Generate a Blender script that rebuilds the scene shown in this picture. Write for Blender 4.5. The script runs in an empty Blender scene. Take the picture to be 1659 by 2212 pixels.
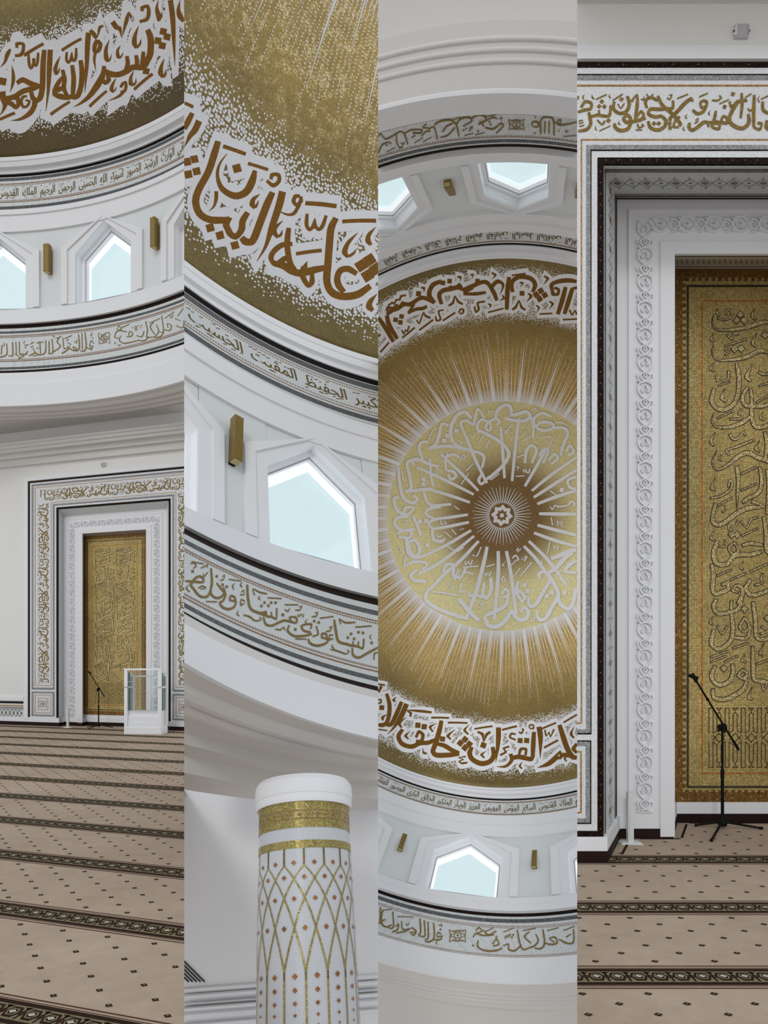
import bpy, bmesh, math, random
from mathutils import Matrix, Vector
PI = math.pi
random.seed(7)
scene = bpy.context.scene
COL = scene.collection

# ---------------------------------------------------------------- camera, sky, exposure
FPX, CX, CY = 1500.0, 829.5, 1425.0          # focal length and level-horizon principal point, in px of 1659x2212
cam = bpy.data.cameras.new('camera')
cam.sensor_fit = 'VERTICAL'; cam.sensor_height = 36.0; cam.sensor_width = 27.0
cam.lens = 36.0 * FPX / 2212.0
cam.shift_y = (CY - 1106.0) / 2212.0
cam.clip_end = 200
camo = bpy.data.objects.new('camera', cam); COL.objects.link(camo)
camo.rotation_euler = (PI / 2, 0, 0)
scene.camera = camo
SKY_UP, SKY_MID, SKY_LOW = (0.63, 0.68, 0.73), (0.70, 0.705, 0.715), (0.33, 0.30, 0.275)
SKY_STRENGTH = 1.22
w = bpy.data.worlds.new('sky'); scene.world = w; w.use_nodes = True
nt = w.node_tree; nt.nodes.clear()
tc = nt.nodes.new('ShaderNodeTexCoord'); sx = nt.nodes.new('ShaderNodeSeparateXYZ')
mr = nt.nodes.new('ShaderNodeMapRange'); mr.inputs[1].default_value = -0.7; mr.inputs[2].default_value = 0.7
cr = nt.nodes.new('ShaderNodeValToRGB')
cr.color_ramp.elements[0].color = SKY_LOW + (1,); cr.color_ramp.elements[1].color = SKY_UP + (1,)
e = cr.color_ramp.elements.new(0.5); e.color = SKY_MID + (1,)
bg = nt.nodes.new('ShaderNodeBackground'); bg.inputs[1].default_value = SKY_STRENGTH
ow = nt.nodes.new('ShaderNodeOutputWorld')
L = nt.links.new
L(tc.outputs['Generated'], sx.inputs[0]); L(sx.outputs[2], mr.inputs[0]); L(mr.outputs[0], cr.inputs[0])
L(cr.outputs[0], bg.inputs[0]); L(bg.outputs[0], ow.inputs[0])
sun = bpy.data.lights.new('sun', 'SUN'); sun.energy = 0.5; sun.angle = math.radians(12); sun.color = (1.0, 0.97, 0.93)
suno = bpy.data.objects.new('sun', sun); COL.objects.link(suno)
suno.rotation_euler = Vector((0.14, 0.80, -0.48)).to_track_quat('-Z', 'Y').to_euler()
scene.view_settings.view_transform = 'Standard'; scene.view_settings.look = 'None'
scene.view_settings.exposure = 0.0; scene.view_settings.gamma = 1.0; scene.view_settings.use_curve_mapping = False

# ---------------------------------------------------------------- the four bays of the hall
# each bay: rotation of its dome axis, station of the camera in dome units, dome scale in metres
def rx(t): return Matrix.Rotation(t, 3, 'X')
def ry(t): return Matrix.Rotation(t, 3, 'Y')
BAY = {1: dict(R=Matrix.Identity(3), C=Vector((0.93892889, -0.67230739, -0.36067072)), S=10.0, u=(-420, 397.9)),
       2: dict(R=rx(-0.42003953) @ ry(-0.06516406), C=Vector((-0.45092698, -0.30455792, -0.29040431)), S=8.3, u=(397.9, 816.7)),
       3: dict(R=rx(-1.17243067) @ ry(0.23934512), C=Vector((0.21144414, -0.57108393, -1.32872625)), S=6.0, u=(816.7, 1246.8)),
       4: dict(u=(1246.8, 2330))}
for b in (1, 2, 3):
    B = BAY[b]; B['M'] = Matrix.Translation(-(B['R'] @ B['C']) * B['S']) @ B['R'].to_4x4()
BAY[4]['M'] = Matrix.Identity(4); BAY[4]['S'] = 1.0
PROF = {1: [(0.0, .955), (3, .955)], 2: [(-.2, .547), (.279, .855), (.422, .968), (.80, .985), (1.102, 1.059)],
        3: [(.0, 1.008), (.362, .982), (.422, .973), (.755, .905), (.861, .861)]}
DG = {1: (.955, .8044), 2: (1.059, 1.1032), 3: (.861, .8582)}
ZR = {
    1: dict(G=0.8044, k1a=0.7739, k1b=0.7682, g1a=0.7660, g1b=0.7594, N1=0.7528, d1=0.7484, d2=0.7133, N2=0.7093, g2a=0.6998, g2b=0.6933, k2a=0.6920, k2b=0.6870, m1=0.6757, m2=0.6596, SL=0.4595, ln=0.4357, k3a=0.4225, k3b=0.4140, g3a=0.4074, g3b=0.4025, T1=0.3975, t1=0.3932, t2=0.3410, T2=0.3369, g4a=0.3236, g4b=0.3184, k4a=0.3156, k4b=0.3100, st=0.2830, B=0.2311),
    2: dict(G=1.1032, k1a=1.0196, k1b=0.9984, g1a=0.9942, g1b=0.9732, N1=0.9649, d1=0.9536, d2=0.8769, N2=0.8650, g2a=0.8555, g2b=0.8383, k2a=0.8264, k2b=0.8125, m1=0.7704, m2=0.7391, SL=0.4192, ln=0.3534, k3a=0.3013, k3b=0.2776, g3a=0.2584, g3b=0.2441, T1=0.2275, t1=0.2193, t2=0.0990, T2=0.0897, g4a=0.0776, g4b=0.0680, k4a=0.0569, k4b=0.0440, st=0.0222, B=-0.0484),
    3: dict(G=0.8582, k1a=0.8277, k1b=0.8217, N1=0.8152, d1=0.8120, d2=0.7692, N2=0.7664, k2a=0.7550, k2b=0.7500, m1=0.7078, m2=0.6815, SL=0.4216, ln=0.3874, k3a=0.3639, k3b=0.3518, g3a=0.3414, g3b=0.3278, T1=0.3151, t1=0.3122, t2=0.2036, T2=0.2011, B=0.1118),
}

def prof_r(b, z):
    P = PROF[b]
    if z <= P[0][0]: return P[0][1]
    for (z0, r0), (z1, r1) in zip(P, P[1:]):
        if z <= z1: return r0 + (r1 - r0) * (z - z0) / (z1 - z0)
    return P[-1][1]
def fd(r): return -.7152 * r * r - .4236 * r ** 4
def dome_z(b, r):
    rG, zG = DG[b]; k = rG / .861
    return zG + k * (fd(r / k) - fd(.861))
def ray(b, u, v):
    B = BAY[b]; return B['C'], B['R'].transposed() @ Vector(((u - CX) / FPX, 1.0, (CY - v) / FPX))
def pol(r, az, z): return (r * math.cos(az), r * math.sin(az), z)
RAD = math.radians

# ---------------------------------------------------------------- node helper and materials
class NX:
    def __init__(s, name):
        s.m = bpy.data.materials.new(name); s.m.use_nodes = True; s.t = s.m.node_tree; s.t.nodes.clear()
        s.out = s.t.nodes.new('ShaderNodeOutputMaterial')
    def node(s, k, **kw):
        n = s.t.nodes.new(k)
        for a, v in kw.items(): setattr(n, a, v)
        return n
    def put(s, sock, v):
        if isinstance(v, (int, float)): sock.default_value = v
        elif isinstance(v, tuple): sock.default_value = v if len(v) == len(sock.default_value) else v + (1,)
        else: s.t.links.new(v, sock)
    def math(s, op, a, b=0.0, c=None):
        n = s.node('ShaderNodeMath', operation=op); s.put(n.inputs[0], a); s.put(n.inputs[1], b)
        if c is not None: s.put(n.inputs[2], c)
        return n.outputs[0]
    def ramp(s, v, a, b, lo=0.0, hi=1.0, smooth=False):
        n = s.node('ShaderNodeMapRange'); n.clamp = True
        if smooth: n.interpolation_type = 'SMOOTHSTEP'
        s.put(n.inputs[0], v); s.put(n.inputs[1], a); s.put(n.inputs[2], b); s.put(n.inputs[3], lo); s.put(n.inputs[4], hi)
        return n.outputs[0]
    def mix(s, f, a, b):
        n = s.node('ShaderNodeMix', data_type='RGBA'); s.put(n.inputs[0], f); s.put(n.inputs[6], a); s.put(n.inputs[7], b)
        return n.outputs[2]
    def scale(s, col, f):
        n = s.node('ShaderNodeMix', data_type='RGBA', blend_type='MULTIPLY'); n.inputs[0].default_value = 1
        s.put(n.inputs[6], col)
        c = s.node('ShaderNodeCombineColor'); [s.put(c.inputs[i], f) for i in range(3)]
        s.t.links.new(c.outputs[0], n.inputs[7]); return n.outputs[2]
    def obj(s): return s.node('ShaderNodeTexCoord').outputs['Object']
    def xyz(s, v):
        n = s.node('ShaderNodeSeparateXYZ'); s.put(n.inputs[0], v); return n.outputs
    def comb(s, x, y, z=0.0):
        n = s.node('ShaderNodeCombineXYZ'); s.put(n.inputs[0], x); s.put(n.inputs[1], y); s.put(n.inputs[2], z); return n.outputs[0]
    def noise(s, vec, sc, det=2.0, rough=.5):
        n = s.node('ShaderNodeTexNoise'); s.put(n.inputs['Vector'], vec); n.inputs['Scale'].default_value = sc
        n.inputs['Detail'].default_value = det; n.inputs['Roughness'].default_value = rough; return n.outputs[0]
    def voro(s, vec, sc, rnd=1.0, feat='F1', dim='3D'):
        n = s.node('ShaderNodeTexVoronoi', voronoi_dimensions=dim, feature=feat); s.put(n.inputs['Vector'], vec)
        n.inputs['Scale'].default_value = sc; n.inputs['Randomness'].default_value = rnd; return n.outputs
    def finish(s, col, rough=.5, metal=0.0, bump=None, bstr=.3, bdist=.02, emit=None, spec=.5, coat=0.0):
        p = s.node('ShaderNodeBsdfPrincipled')
        s.put(p.inputs['Base Color'], col); s.put(p.inputs['Roughness'], rough); s.put(p.inputs['Metallic'], metal)
        p.inputs['Specular IOR Level'].default_value = spec
        if coat: p.inputs['Coat Weight'].default_value = coat; p.inputs['Coat Roughness'].default_value = .2
        if bump is not None:
            bn = s.node('ShaderNodeBump'); bn.inputs['Strength'].default_value = bstr; bn.inputs['Distance'].default_value = bdist
            s.put(bn.inputs['Height'], bump); s.t.links.new(bn.outputs[0], p.inputs['Normal'])
        if emit is not None:
            s.put(p.inputs['Emission Color'], emit); p.inputs['Emission Strength'].default_value = 1.0
        s.t.links.new(p.outputs[0], s.out.inputs[0]); return s.m

def plain(name, col, rough=.55, metal=0.0, var=.06, sc=3.0, spec=.4, bump=0.0):
    x = NX(name); o = x.obj(); n = x.noise(o, sc, 3)
    c = x.scale(col, x.ramp(n, .25, .75, 1 - var, 1 + var))
    return x.finish(c, rough, metal, spec=spec, bump=(x.noise(o, sc * 40, 2) if bump else None), bstr=bump, bdist=.01)
def mosaic(name, col, tile, var=.12, rough=.35, metal=0.0, joint=.75, bstr=.25, jw=.12, coat=0.0, spec=.5):
    """little tesserae: one random tint per cell and a darker joint"""
    x = NX(name); o = x.obj(); v = x.voro(o, 1 / tile, .35)
    tint = x.xyz(v['Color'])[0]
    e = x.voro(o, 1 / tile, .35, 'DISTANCE_TO_EDGE')['Distance']
    k = x.math('MULTIPLY', x.ramp(tint, 0, 1, 1 - var, 1 + var), x.ramp(e, .02, jw, joint, 1.0))
    return x.finish(x.scale(col, k), rough, metal, bump=x.math('ADD', x.math('MULTIPLY', tint, .6), x.ramp(e, 0, .15)), bstr=bstr, bdist=tile * .25, coat=coat, spec=spec)

M = {}
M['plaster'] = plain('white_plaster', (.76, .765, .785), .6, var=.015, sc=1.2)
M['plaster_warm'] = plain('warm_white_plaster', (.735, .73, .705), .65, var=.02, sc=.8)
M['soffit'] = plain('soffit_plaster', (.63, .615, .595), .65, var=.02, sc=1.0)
M['panel'] = plain('drum_panel_paint', (.68, .705, .71), .5, var=.015, sc=1.0)
M['wframe'] = plain('white_window_paint', (.86, .87, .90), .4, var=.01)
M['wmosaic'] = mosaic('white_mosaic', (.66, .685, .69), .022, .05, .4, joint=.72)
M['wmosaic_fine'] = mosaic('bright_white_mosaic', (.78, .79, .81), .0145, .05, .45, joint=.62, jw=.16)
M['black'] = mosaic('black_mosaic', (.006, .005, .0045), .022, .5, .6, joint=.6, spec=.08)
M['brownblack'] = mosaic('dark_brown_mosaic', (.018, .010, .007), .0145, .8, .6, joint=.5, spec=.08)
M['red_tile'] = plain('red_tile', (.30, .06, .025), .4)
M['grey'] = mosaic('grey_mosaic', (.13, .135, .14), .018, .35, .6, joint=.45, spec=.15)
M['midgrey'] = mosaic('light_grey_mosaic', (.36, .365, .375), .0145, .2, .45, joint=.5)
M['brownline'] = mosaic('brown_mosaic_line', (.27, .14, .06), .018, .3, .45)
M['goldink'] = mosaic('gold_letter_mosaic', (.235, .155, .038), .016, .25, .55, .1, joint=.8, spec=.2)
M['nameink'] = mosaic('olive_gold_letter_mosaic', (.15, .105, .032), .016, .25, .6, joint=.85, spec=.15)
M['goldline'] = mosaic('ochre_mosaic_line', (.42, .22, .05), .0145, .35, .4, .2)
M['domeink'] = mosaic('brown_gold_letter_mosaic', (.195, .088, .010), .014, .30, .55, joint=.88, spec=.15)
M['medwhite'] = mosaic('white_medallion_mosaic', (.88, .88, .90), .016, .04, .5, joint=.9)  # white of the third dome, lightened to make up for its weak light
M['domewhite'] = mosaic('white_dome_mosaic', (.69, .69, .72), .016, .05, .5, joint=.88)
M['brass'] = plain('brushed_brass', (.25, .17, .045), .38, .45, var=.12, sc=20)
M['brass_light'] = plain('pale_brass', (.50, .42, .20), .35, .4, var=.1, sc=20)
M['dark'] = plain('dark_recess', (.02, .02, .02), .6)
M['matteblack'] = plain('black_powder_coat', (.006, .006, .006), .55, var=.1, spec=.12)
M['skirt_dark'] = plain('dark_brown_skirting', (.018, .007, .005), .55, var=.15, sc=6, spec=.15)
M['steel'] = plain('brushed_grey_metal', (.52, .53, .54), .4, .2, var=.05)
M['speaker'] = plain('grey_plastic', (.50, .49, .52), .5)
M['diamond'] = mosaic('amber_mosaic', (.30, .12, .03), .012, .4, .35, .3)

def pane_mat():
    x = NX('daylight_pane'); z = x.xyz(x.obj())[2]
    return x.finish((.05, .06, .065), .05, emit=(.61, .765, .80))
M['pane'] = pane_mat()
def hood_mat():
    x = NX('bright_daylight_hood'); return x.finish((.6, .6, .6), .5, emit=(.62, .66, .68))  # emission stands in for daylight falling on the outer overhang
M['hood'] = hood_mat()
def glass_mat():
    x = NX('clear_glass'); g = x.node('ShaderNodeBsdfGlossy'); g.inputs['Roughness'].default_value = .03
    g.inputs['Color'].default_value = (.9, .95, .95, 1)
    t = x.node('ShaderNodeBsdfTransparent'); t.inputs[0].default_value = (.95, .97, .965, 1)
    f = x.node('ShaderNodeFresnel'); f.inputs[0].default_value = 1.45
    m = x.node('ShaderNodeMixShader'); x.t.links.new(f.outputs[0], m.inputs[0]); x.t.links.new(t.outputs[0], m.inputs[1]); x.t.links.new(g.outputs[0], m.inputs[2])
    x.t.links.new(m.outputs[0], x.out.inputs[0]); return x.m
M['glass'] = glass_mat()

def dome_mat(b, zone):
    """gold mosaic shell: stippled white inscription belt, dotted and solid rays, pale medallion"""
    S = BAY[b]['S']; rG = DG[b][0]; d0, c0, c1, d1 = zone
    x = NX('gold_dome_mosaic'); o = x.obj(); X = x.xyz(o)
    px = x.math('DIVIDE', X[0], S * rG); py = x.math('DIVIDE', X[1], S * rG)
    rho = x.math('SQRT', x.math('ADD', x.math('MULTIPLY', px, px), x.math('MULTIPLY', py, py)))
    az = x.math('DIVIDE', x.math('ARCTAN2', py, px), 2 * PI)
    # gold tesserae
    tile = {1: .020, 2: .020, 3: .016}[b]
    vt = x.voro(o, 1 / tile, 1.0); tint = x.xyz(vt['Color'])
    big = x.noise(o, .55, 4, .6); mid = x.noise(o, 5.0, 3, .6)
    inner, outer = ((.36, .295, .105), (.082, .054, .013)) if b == 1 else (((.39, .272, .080), (.150, .108, .030)) if b == 2 else ((.50, .325, .090), (.205, .147, .046)))  # third dome's inner gold is raised to offset its dim interior
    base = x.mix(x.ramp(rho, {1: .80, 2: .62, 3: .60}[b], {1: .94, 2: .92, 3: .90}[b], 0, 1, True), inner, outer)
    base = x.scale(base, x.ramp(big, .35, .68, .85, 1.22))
    painted_spark = x.math('MULTIPLY', x.ramp(tint[1], .70 if b != 2 else .45, .92), x.ramp(rho, .86, .60 if b != 2 else .74))
    painted_spark = x.math('MULTIPLY', painted_spark, x.ramp(mid, .44, .62))
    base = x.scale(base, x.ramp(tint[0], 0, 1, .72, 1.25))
    base = x.mix(x.math('MULTIPLY', painted_spark, .6 if b != 2 else .8), base, (.92, .78, .42))  # glints of the gold, painted in as pale tesserae
    # medallion
    med = x.mix(x.ramp(rho, .17, .38, 0, 1, True), (.25, .145, .05), (.80, .71, .36))
    med = x.scale(med, x.ramp(tint[2], 0, 1, .78, 1.2))
    med = x.mix(x.math('MULTIPLY', x.math('MULTIPLY', x.ramp(tint[1], .6, .9), x.ramp(rho, .22, .40)), x.ramp(big, .40, .62, 0, .8)), med, (.90, .86, .56))  # sparkle on the medallion, put into the colour of scattered cells
    isr = x.math('GREATER_THAN', rho, .528)
    base = x.mix(isr, med, base)
    # rays
    def line(n, off=0.0, signed=False):
        f = x.math('FRACT', x.math('ADD', x.math('MULTIPLY', az, float(n)), off))
        d = x.math('SUBTRACT', f, .5)
        if not signed: d = x.math('ABSOLUTE', d)
        return x.math('MULTIPLY', x.math('MULTIPLY', d, rho), 2 * PI / n)
    inray = x.math('MULTIPLY', isr, x.math('LESS_THAN', rho, .795))
    wob = x.math('MULTIPLY', x.math('SINE', x.math('MULTIPLY', rho, 334.0)), x.ramp(rho, .56, .66, .0, .0011))
    NR = {1: 256, 2: 384, 3: 256}[b]
    l1 = line(NR, 0.0, True)
    jit = x.xyz(x.voro(x.comb(x.math('FLOOR', x.math('MULTIPLY', az, float(NR))), 0.0), 1.0, 0.0)['Color'])[0]
    half = x.math('ADD', x.ramp(rho, .53, .58, .0012, 0.0), x.ramp(rho, .60, .80, .0018, .0015))
    along = x.math('MULTIPLY', x.math('SINE', x.math('MULTIPLY', rho, 668.0)), x.ramp(rho, .54, .66, .0, .0026)); across = x.math('ADD', l1, wob)
    dots = x.math('LESS_THAN', x.math('SQRT', x.math('ADD', x.math('MULTIPLY', along, along), x.math('MULTIPLY', across, across))), half)
    dots = x.math('MULTIPLY', dots, x.math('LESS_THAN', rho, x.ramp(jit, 0, 1, .72, .80)))
    s1 = x.math('LESS_THAN', line(32), x.ramp(rho, .54, .765, .0052, 0.0))
    s2 = x.math('LESS_THAN', line(32, .5), x.ramp(rho, .54, .70, .0036, 0.0))
    s3 = x.math('LESS_THAN', line(NR, .5), x.ramp(rho, .53, .59, .0024, 0.0))
    white = x.math('MULTIPLY', inray, x.math('MAXIMUM', x.math('MAXIMUM', dots, s1), x.math('MAXIMUM', s2, s3)))
    # stippled belt
    up1 = x.math('SUBTRACT', rho, .8); arc = x.math('ADD', x.math('MULTIPLY', up1, 1.84), x.math('MULTIPLY', x.math('MULTIPLY', up1, up1), 1.5)); pl = x.comb(x.math('MULTIPLY', az, 2 * PI * .9), arc); vd = x.voro(pl, {1: 215.0, 2: 138.0, 3: 170.0}[b], .8, 'F1', '2D'); dd = vd['Distance']; pick = x.xyz(vd['Color'])[0]
    wav = x.math('MULTIPLY', x.math('SUBTRACT', x.noise(pl, 22.0, 2), .5), .022)
    rw = x.math('ADD', rho, wav)
    dens = x.math('MULTIPLY', x.ramp(rw, d0, c0, .0, 1.0), x.ramp(rw, d1, c1, .0, 1.0))
    st = x.math('LESS_THAN', dd, x.ramp(dens, .0, 1.0, .19, .42))
    st = x.math('MULTIPLY', st, x.math('LESS_THAN', pick, x.math('POWER', x.ramp(dens, .0, .95), 1.25)))
    white = x.math('MAXIMUM', white, st)
    col = x.mix(white, base, (.66, .66, .69) if b != 3 else (.86, .86, .89))  # third dome gets a lighter white in place of missing light
    met = x.math('MULTIPLY', x.math('SUBTRACT', 1.0, white), .30)
    return x.finish(col, x.ramp(white, 0, 1, .42, .55), met, bump=tint[0], bstr=.3, bdist=.008)

# ---------------------------------------------------------------- mesh and object helpers
ITEMS = []                                     # (object, bay) for every mesh, trimmed to its bay at the end
class MB:
    def __init__(s): s.v = []; s.f = []; s.m = []
    def add(s, vs, fs, mi=0):
        o = len(s.v); s.v += [tuple(p) for p in vs]
        for f in fs: s.f.append(tuple(i + o for i in f)); s.m.append(mi)
    def quad(s, a, b, c, d, mi=0): s.add([a, b, c, d], [(0, 1, 2, 3)], mi)
    def prism(s, low, top, mi=0):
        n = len(low); s.add(list(low) + list(top), [tuple(range(n - 1, -1, -1)), tuple(range(n, 2 * n))] + [(i, (i + 1) % n, n + (i + 1) % n, n + i) for i in range(n)], mi)
    def box(s, x0, x1, y0, y1, z0, z1, mi=0):
        s.prism([(x0, y0, z0), (x1, y0, z0), (x1, y1, z0), (x0, y1, z0)], [(x0, y0, z1), (x1, y0, z1), (x1, y1, z1), (x0, y1, z1)], mi)
    def tube(s, pts, rads, n=10, mi=0, cap=True):
        pts = [Vector(p) for p in pts]; rings = []
        if isinstance(rads, (int, float)): rads = [rads] * len(pts)
        for i, p in enumerate(pts):
            t = (pts[min(i + 1, len(pts) - 1)] - pts[max(i - 1, 0)]).normalized()
            a = t.orthogonal().normalized(); c = t.cross(a)
            if abs(t.z) < .99: a = t.cross(Vector((0, 0, 1))).normalized(); c = t.cross(a)
            rings.append([p + (a * math.cos(2 * PI * k / n) + c * math.sin(2 * PI * k / n)) * rads[i] for k in range(n)])
        vs = [q for r in rings for q in r]; fs = []
        for i in range(len(pts) - 1):
            for k in range(n): fs.append((i * n + k, i * n + (k + 1) % n, (i + 1) * n + (k + 1) % n, (i + 1) * n + k))
        if cap: fs += [tuple(range(n - 1, -1, -1)), tuple(range((len(pts) - 1) * n, len(pts) * n))]
        s.add(vs, fs, mi)
    def lathe(s, prof, n=48, c=(0, 0, 0), mi=0):
        vs = [(c[0] + r * math.cos(2 * PI * k / n), c[1] + r * math.sin(2 * PI * k / n), c[2] + z) for r, z in prof for k in range(n)]
        fs = [(i * n + k, i * n + (k + 1) % n, (i + 1) * n + (k + 1) % n, (i + 1) * n + k) for i in range(len(prof) - 1) for k in range(n)]
        s.add(vs, fs, mi)
    def build(s, name, mats, parent=None, bay=None, mat4=None, smooth=False):
        me = bpy.data.meshes.new(name); me.from_pydata(s.v, [], s.f)
        mats = mats if isinstance(mats, (list, tuple)) else [mats]
        for m in mats: me.materials.append(M[m] if isinstance(m, str) else m)
        if len(mats) > 1: me.polygons.foreach_set('material_index', s.m)
        if smooth: me.polygons.foreach_set('use_smooth', [True] * len(s.f))
        me.update()
        ob = bpy.data.objects.new(name, me); COL.objects.link(ob)
        if parent is not None: ob.parent = parent
        if mat4 is not None: ob.matrix_basis = mat4
        if bay: ITEMS.append((ob, bay))
        return ob
def tag(o, label=None, cat=None, group=None, kind=None):
    if label: o['label'] = label
    if cat: o['category'] = cat
    if group: o['group'] = group
    if kind: o['kind'] = kind
    return o
def empty(name, mat4=None, **kw):
    o = bpy.data.objects.new(name, None); COL.objects.link(o); o.empty_display_size = .1
    if mat4 is not None: o.matrix_basis = mat4
    return tag(o, **kw)

# ring work, in dome units, written in metres of the bay's dome frame
AZR = {1: (46, 104, 58), 2: (96, 184, 88), 3: (-180, 180, 240)}
def sweep(mb, b, loop, closed=True, az=None, mi=0):
    """sweep a list of (r, z) round the dome axis"""
    S = BAY[b]['S']; a0, a1, n = az or AZR[b]; k = len(loop); full = abs(a1 - a0 - 360) < 1e-6
    vs = []; fs = []
    for i in range(n + 1 - full):
        a = RAD(a0 + (a1 - a0) * i / n)
        for r, z in loop: vs.append((r * S * math.cos(a), r * S * math.sin(a), z * S))
    for i in range(n):
        j = (i + 1) % (n + 1 - full)
        for q in range(k if closed else k - 1):
            p = (q + 1) % k
            fs.append((i * k + q, j * k + q, j * k + p, i * k + p))
    if closed and not full: fs += [tuple(range(k)), tuple(n * k + q for q in range(k - 1, -1, -1))]
    mb.add(vs, fs, mi)
def belt(mb, b, z0, z1, h=.006, mi=0, back=.004):
    """flat ring lying on the profile between two heights, h metres proud of it"""
    S = BAY[b]['S']; zs = [z0] + [z for z, _ in PROF[b] if z0 < z < z1] + [z1]
    inn = [(prof_r(b, z) - h / S, z) for z in zs]; outp = [(prof_r(b, z) + back / S, z) for z in reversed(zs)]
    sweep(mb, b, inn + outp, mi=mi)
def onwall(b, az, z, h):
    S = BAY[b]['S']; r = prof_r(b, z) - h / S; a = RAD(az); return (r * S * math.cos(a), r * S * math.sin(a), z * S)
def ondome(b, x, y, h):
    S = BAY[b]['S']; r = math.hypot(x, y); k = 1 - h / S / max(r, .2)
    return (x * S * (k if r > .2 else 1), y * S * (k if r > .2 else 1), (dome_z(b, r) - h / S * .7) * S)
def spline(P, n):
    """Catmull-Rom through 2-D points, n steps a span"""
    if len(P) < 3: return [P[0] + (P[1] - P[0]) * (i / (2 * n)) for i in range(2 * n + 1)]
    Q = [P[0] * 2 - P[1]] + list(P) + [P[-1] * 2 - P[-2]]
    if (P[0] - P[-1]).length < 1e-3 * max(1e-6, max((p - P[0]).length for p in P)): Q[0], Q[-1] = P[-2], P[1]
    out = []
    for i in range(1, len(Q) - 2):
        a, p, q, d = Q[i - 1:i + 3]
        for k in range(n):
            t = k / n; out.append((p * 2 + (q - a) * t + (a * 2 - p * 5 + q * 4 - d) * t * t + (p * 3 - a - q * 3 + d) * t * t * t) * .5)
    return out + [P[-1]]
def ink(rows, kind):
    """strokes as left and right edges: dome rows are plan x, y (1/2500), frieze rows azimuth (1/50 deg) and height (1/3000), wall rows quarter units"""
    k = {'dome': lambda x, y: Vector((x / 2500, y / 2500)), 'band': lambda x, y: Vector((x / 50, y / 3000)), 'wall': lambda x, y: Vector(((x + 4960) / 4, y / 4))}[kind]
    out = []
    for r in rows:
        A = [k(r[i], r[i + 1]) for i in range(0, len(r), 4)]; C_ = [k(r[i + 2], r[i + 3]) for i in range(0, len(r), 4)]
        out.append((spline(A, 4), spline(C_, 4)))
    return out
def lay(mb, strokes, f, h0=.006, dh=.00005, mi=0):
    """letter strokes laid on a surface; f(x, y, h) gives the point"""
    for n, (a, c) in enumerate(strokes):
        h = h0 + dh * n; k = len(a)
        mb.add([f(p[0], p[1], h + i * .00004) for i, p in enumerate(a)] + [f(p[0], p[1], h + i * .00004) for i, p in enumerate(c)], [(i, i + 1, k + i + 1, k + i) for i in range(k - 1)], mi)

# ---------------------------------------------------------------- Arabic lettering for the small bands (joined letter forms)
AF = {'ا': (0xFE8D, 0), 'ب': (0xFE8F, 1), 'ة': (0xFE93, 0), 'ت': (0xFE95, 1), 'ث': (0xFE99, 1), 'ج': (0xFE9D, 1), 'ح': (0xFEA1, 1), 'خ': (0xFEA5, 1),
      'د': (0xFEA9, 0), 'ذ': (0xFEAB, 0), 'ر': (0xFEAD, 0), 'ز': (0xFEAF, 0), 'س': (0xFEB1, 1), 'ش': (0xFEB5, 1), 'ص': (0xFEB9, 1), 'ض': (0xFEBD, 1),
      'ط': (0xFEC1, 1), 'ظ': (0xFEC5, 1), 'ع': (0xFEC9, 1), 'غ': (0xFECD, 1), 'ف': (0xFED1, 1), 'ق': (0xFED5, 1), 'ك': (0xFED9, 1), 'ل': (0xFEDD, 1),
      'م': (0xFEE1, 1), 'ن': (0xFEE5, 1), 'ه': (0xFEE9, 1), 'و': (0xFEED, 0), 'ى': (0xFEEF, 0), 'ي': (0xFEF1, 1), 'ء': (0xFE80, 0), 'ؤ': (0xFE85, 0)}
_TC = bpy.data.curves.new('lettering', 'FONT'); _TC.resolution_u = 2; _TC.size = 1.0
_TO = bpy.data.objects.new('lettering', _TC); COL.objects.link(_TO)
_G = {}
def _mesh(s):
    _TC.body = s; bpy.context.view_layer.update()
    m = bpy.data.meshes.new_from_object(_TO); r = ([tuple(v.co[:2]) for v in m.vertices], [tuple(p.vertices) for p in m.polygons]); bpy.data.meshes.remove(m); return r
def glyph(c):
    if c not in _G:
        v, f = _mesh(c); bar = max(p[0] for p in _mesh('|')[0]); w_ = max(p[0] for p in _mesh(c + '|')[0])
        _G[c] = (v, f, w_ - bar)
    return _G[c]
def shape(word):
    out = []; i = 0; prev = False
    while i < len(word):
        c = word[i]; base, dual = AF[c]
        if c == 'ل' and i + 1 < len(word) and word[i + 1] == 'ا':
            out.append(chr(0xFEFC if prev else 0xFEFB)); prev = False; i += 2; continue
        nxt = i + 1 < len(word) and word[i + 1] != 'ء' and c != 'ء'
        if dual and nxt: out.append(chr(base + (3 if prev else 2))); prev = True
        else: out.append(chr(base + (1 if prev else 0))); prev = False
        i += 1
    return out
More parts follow.
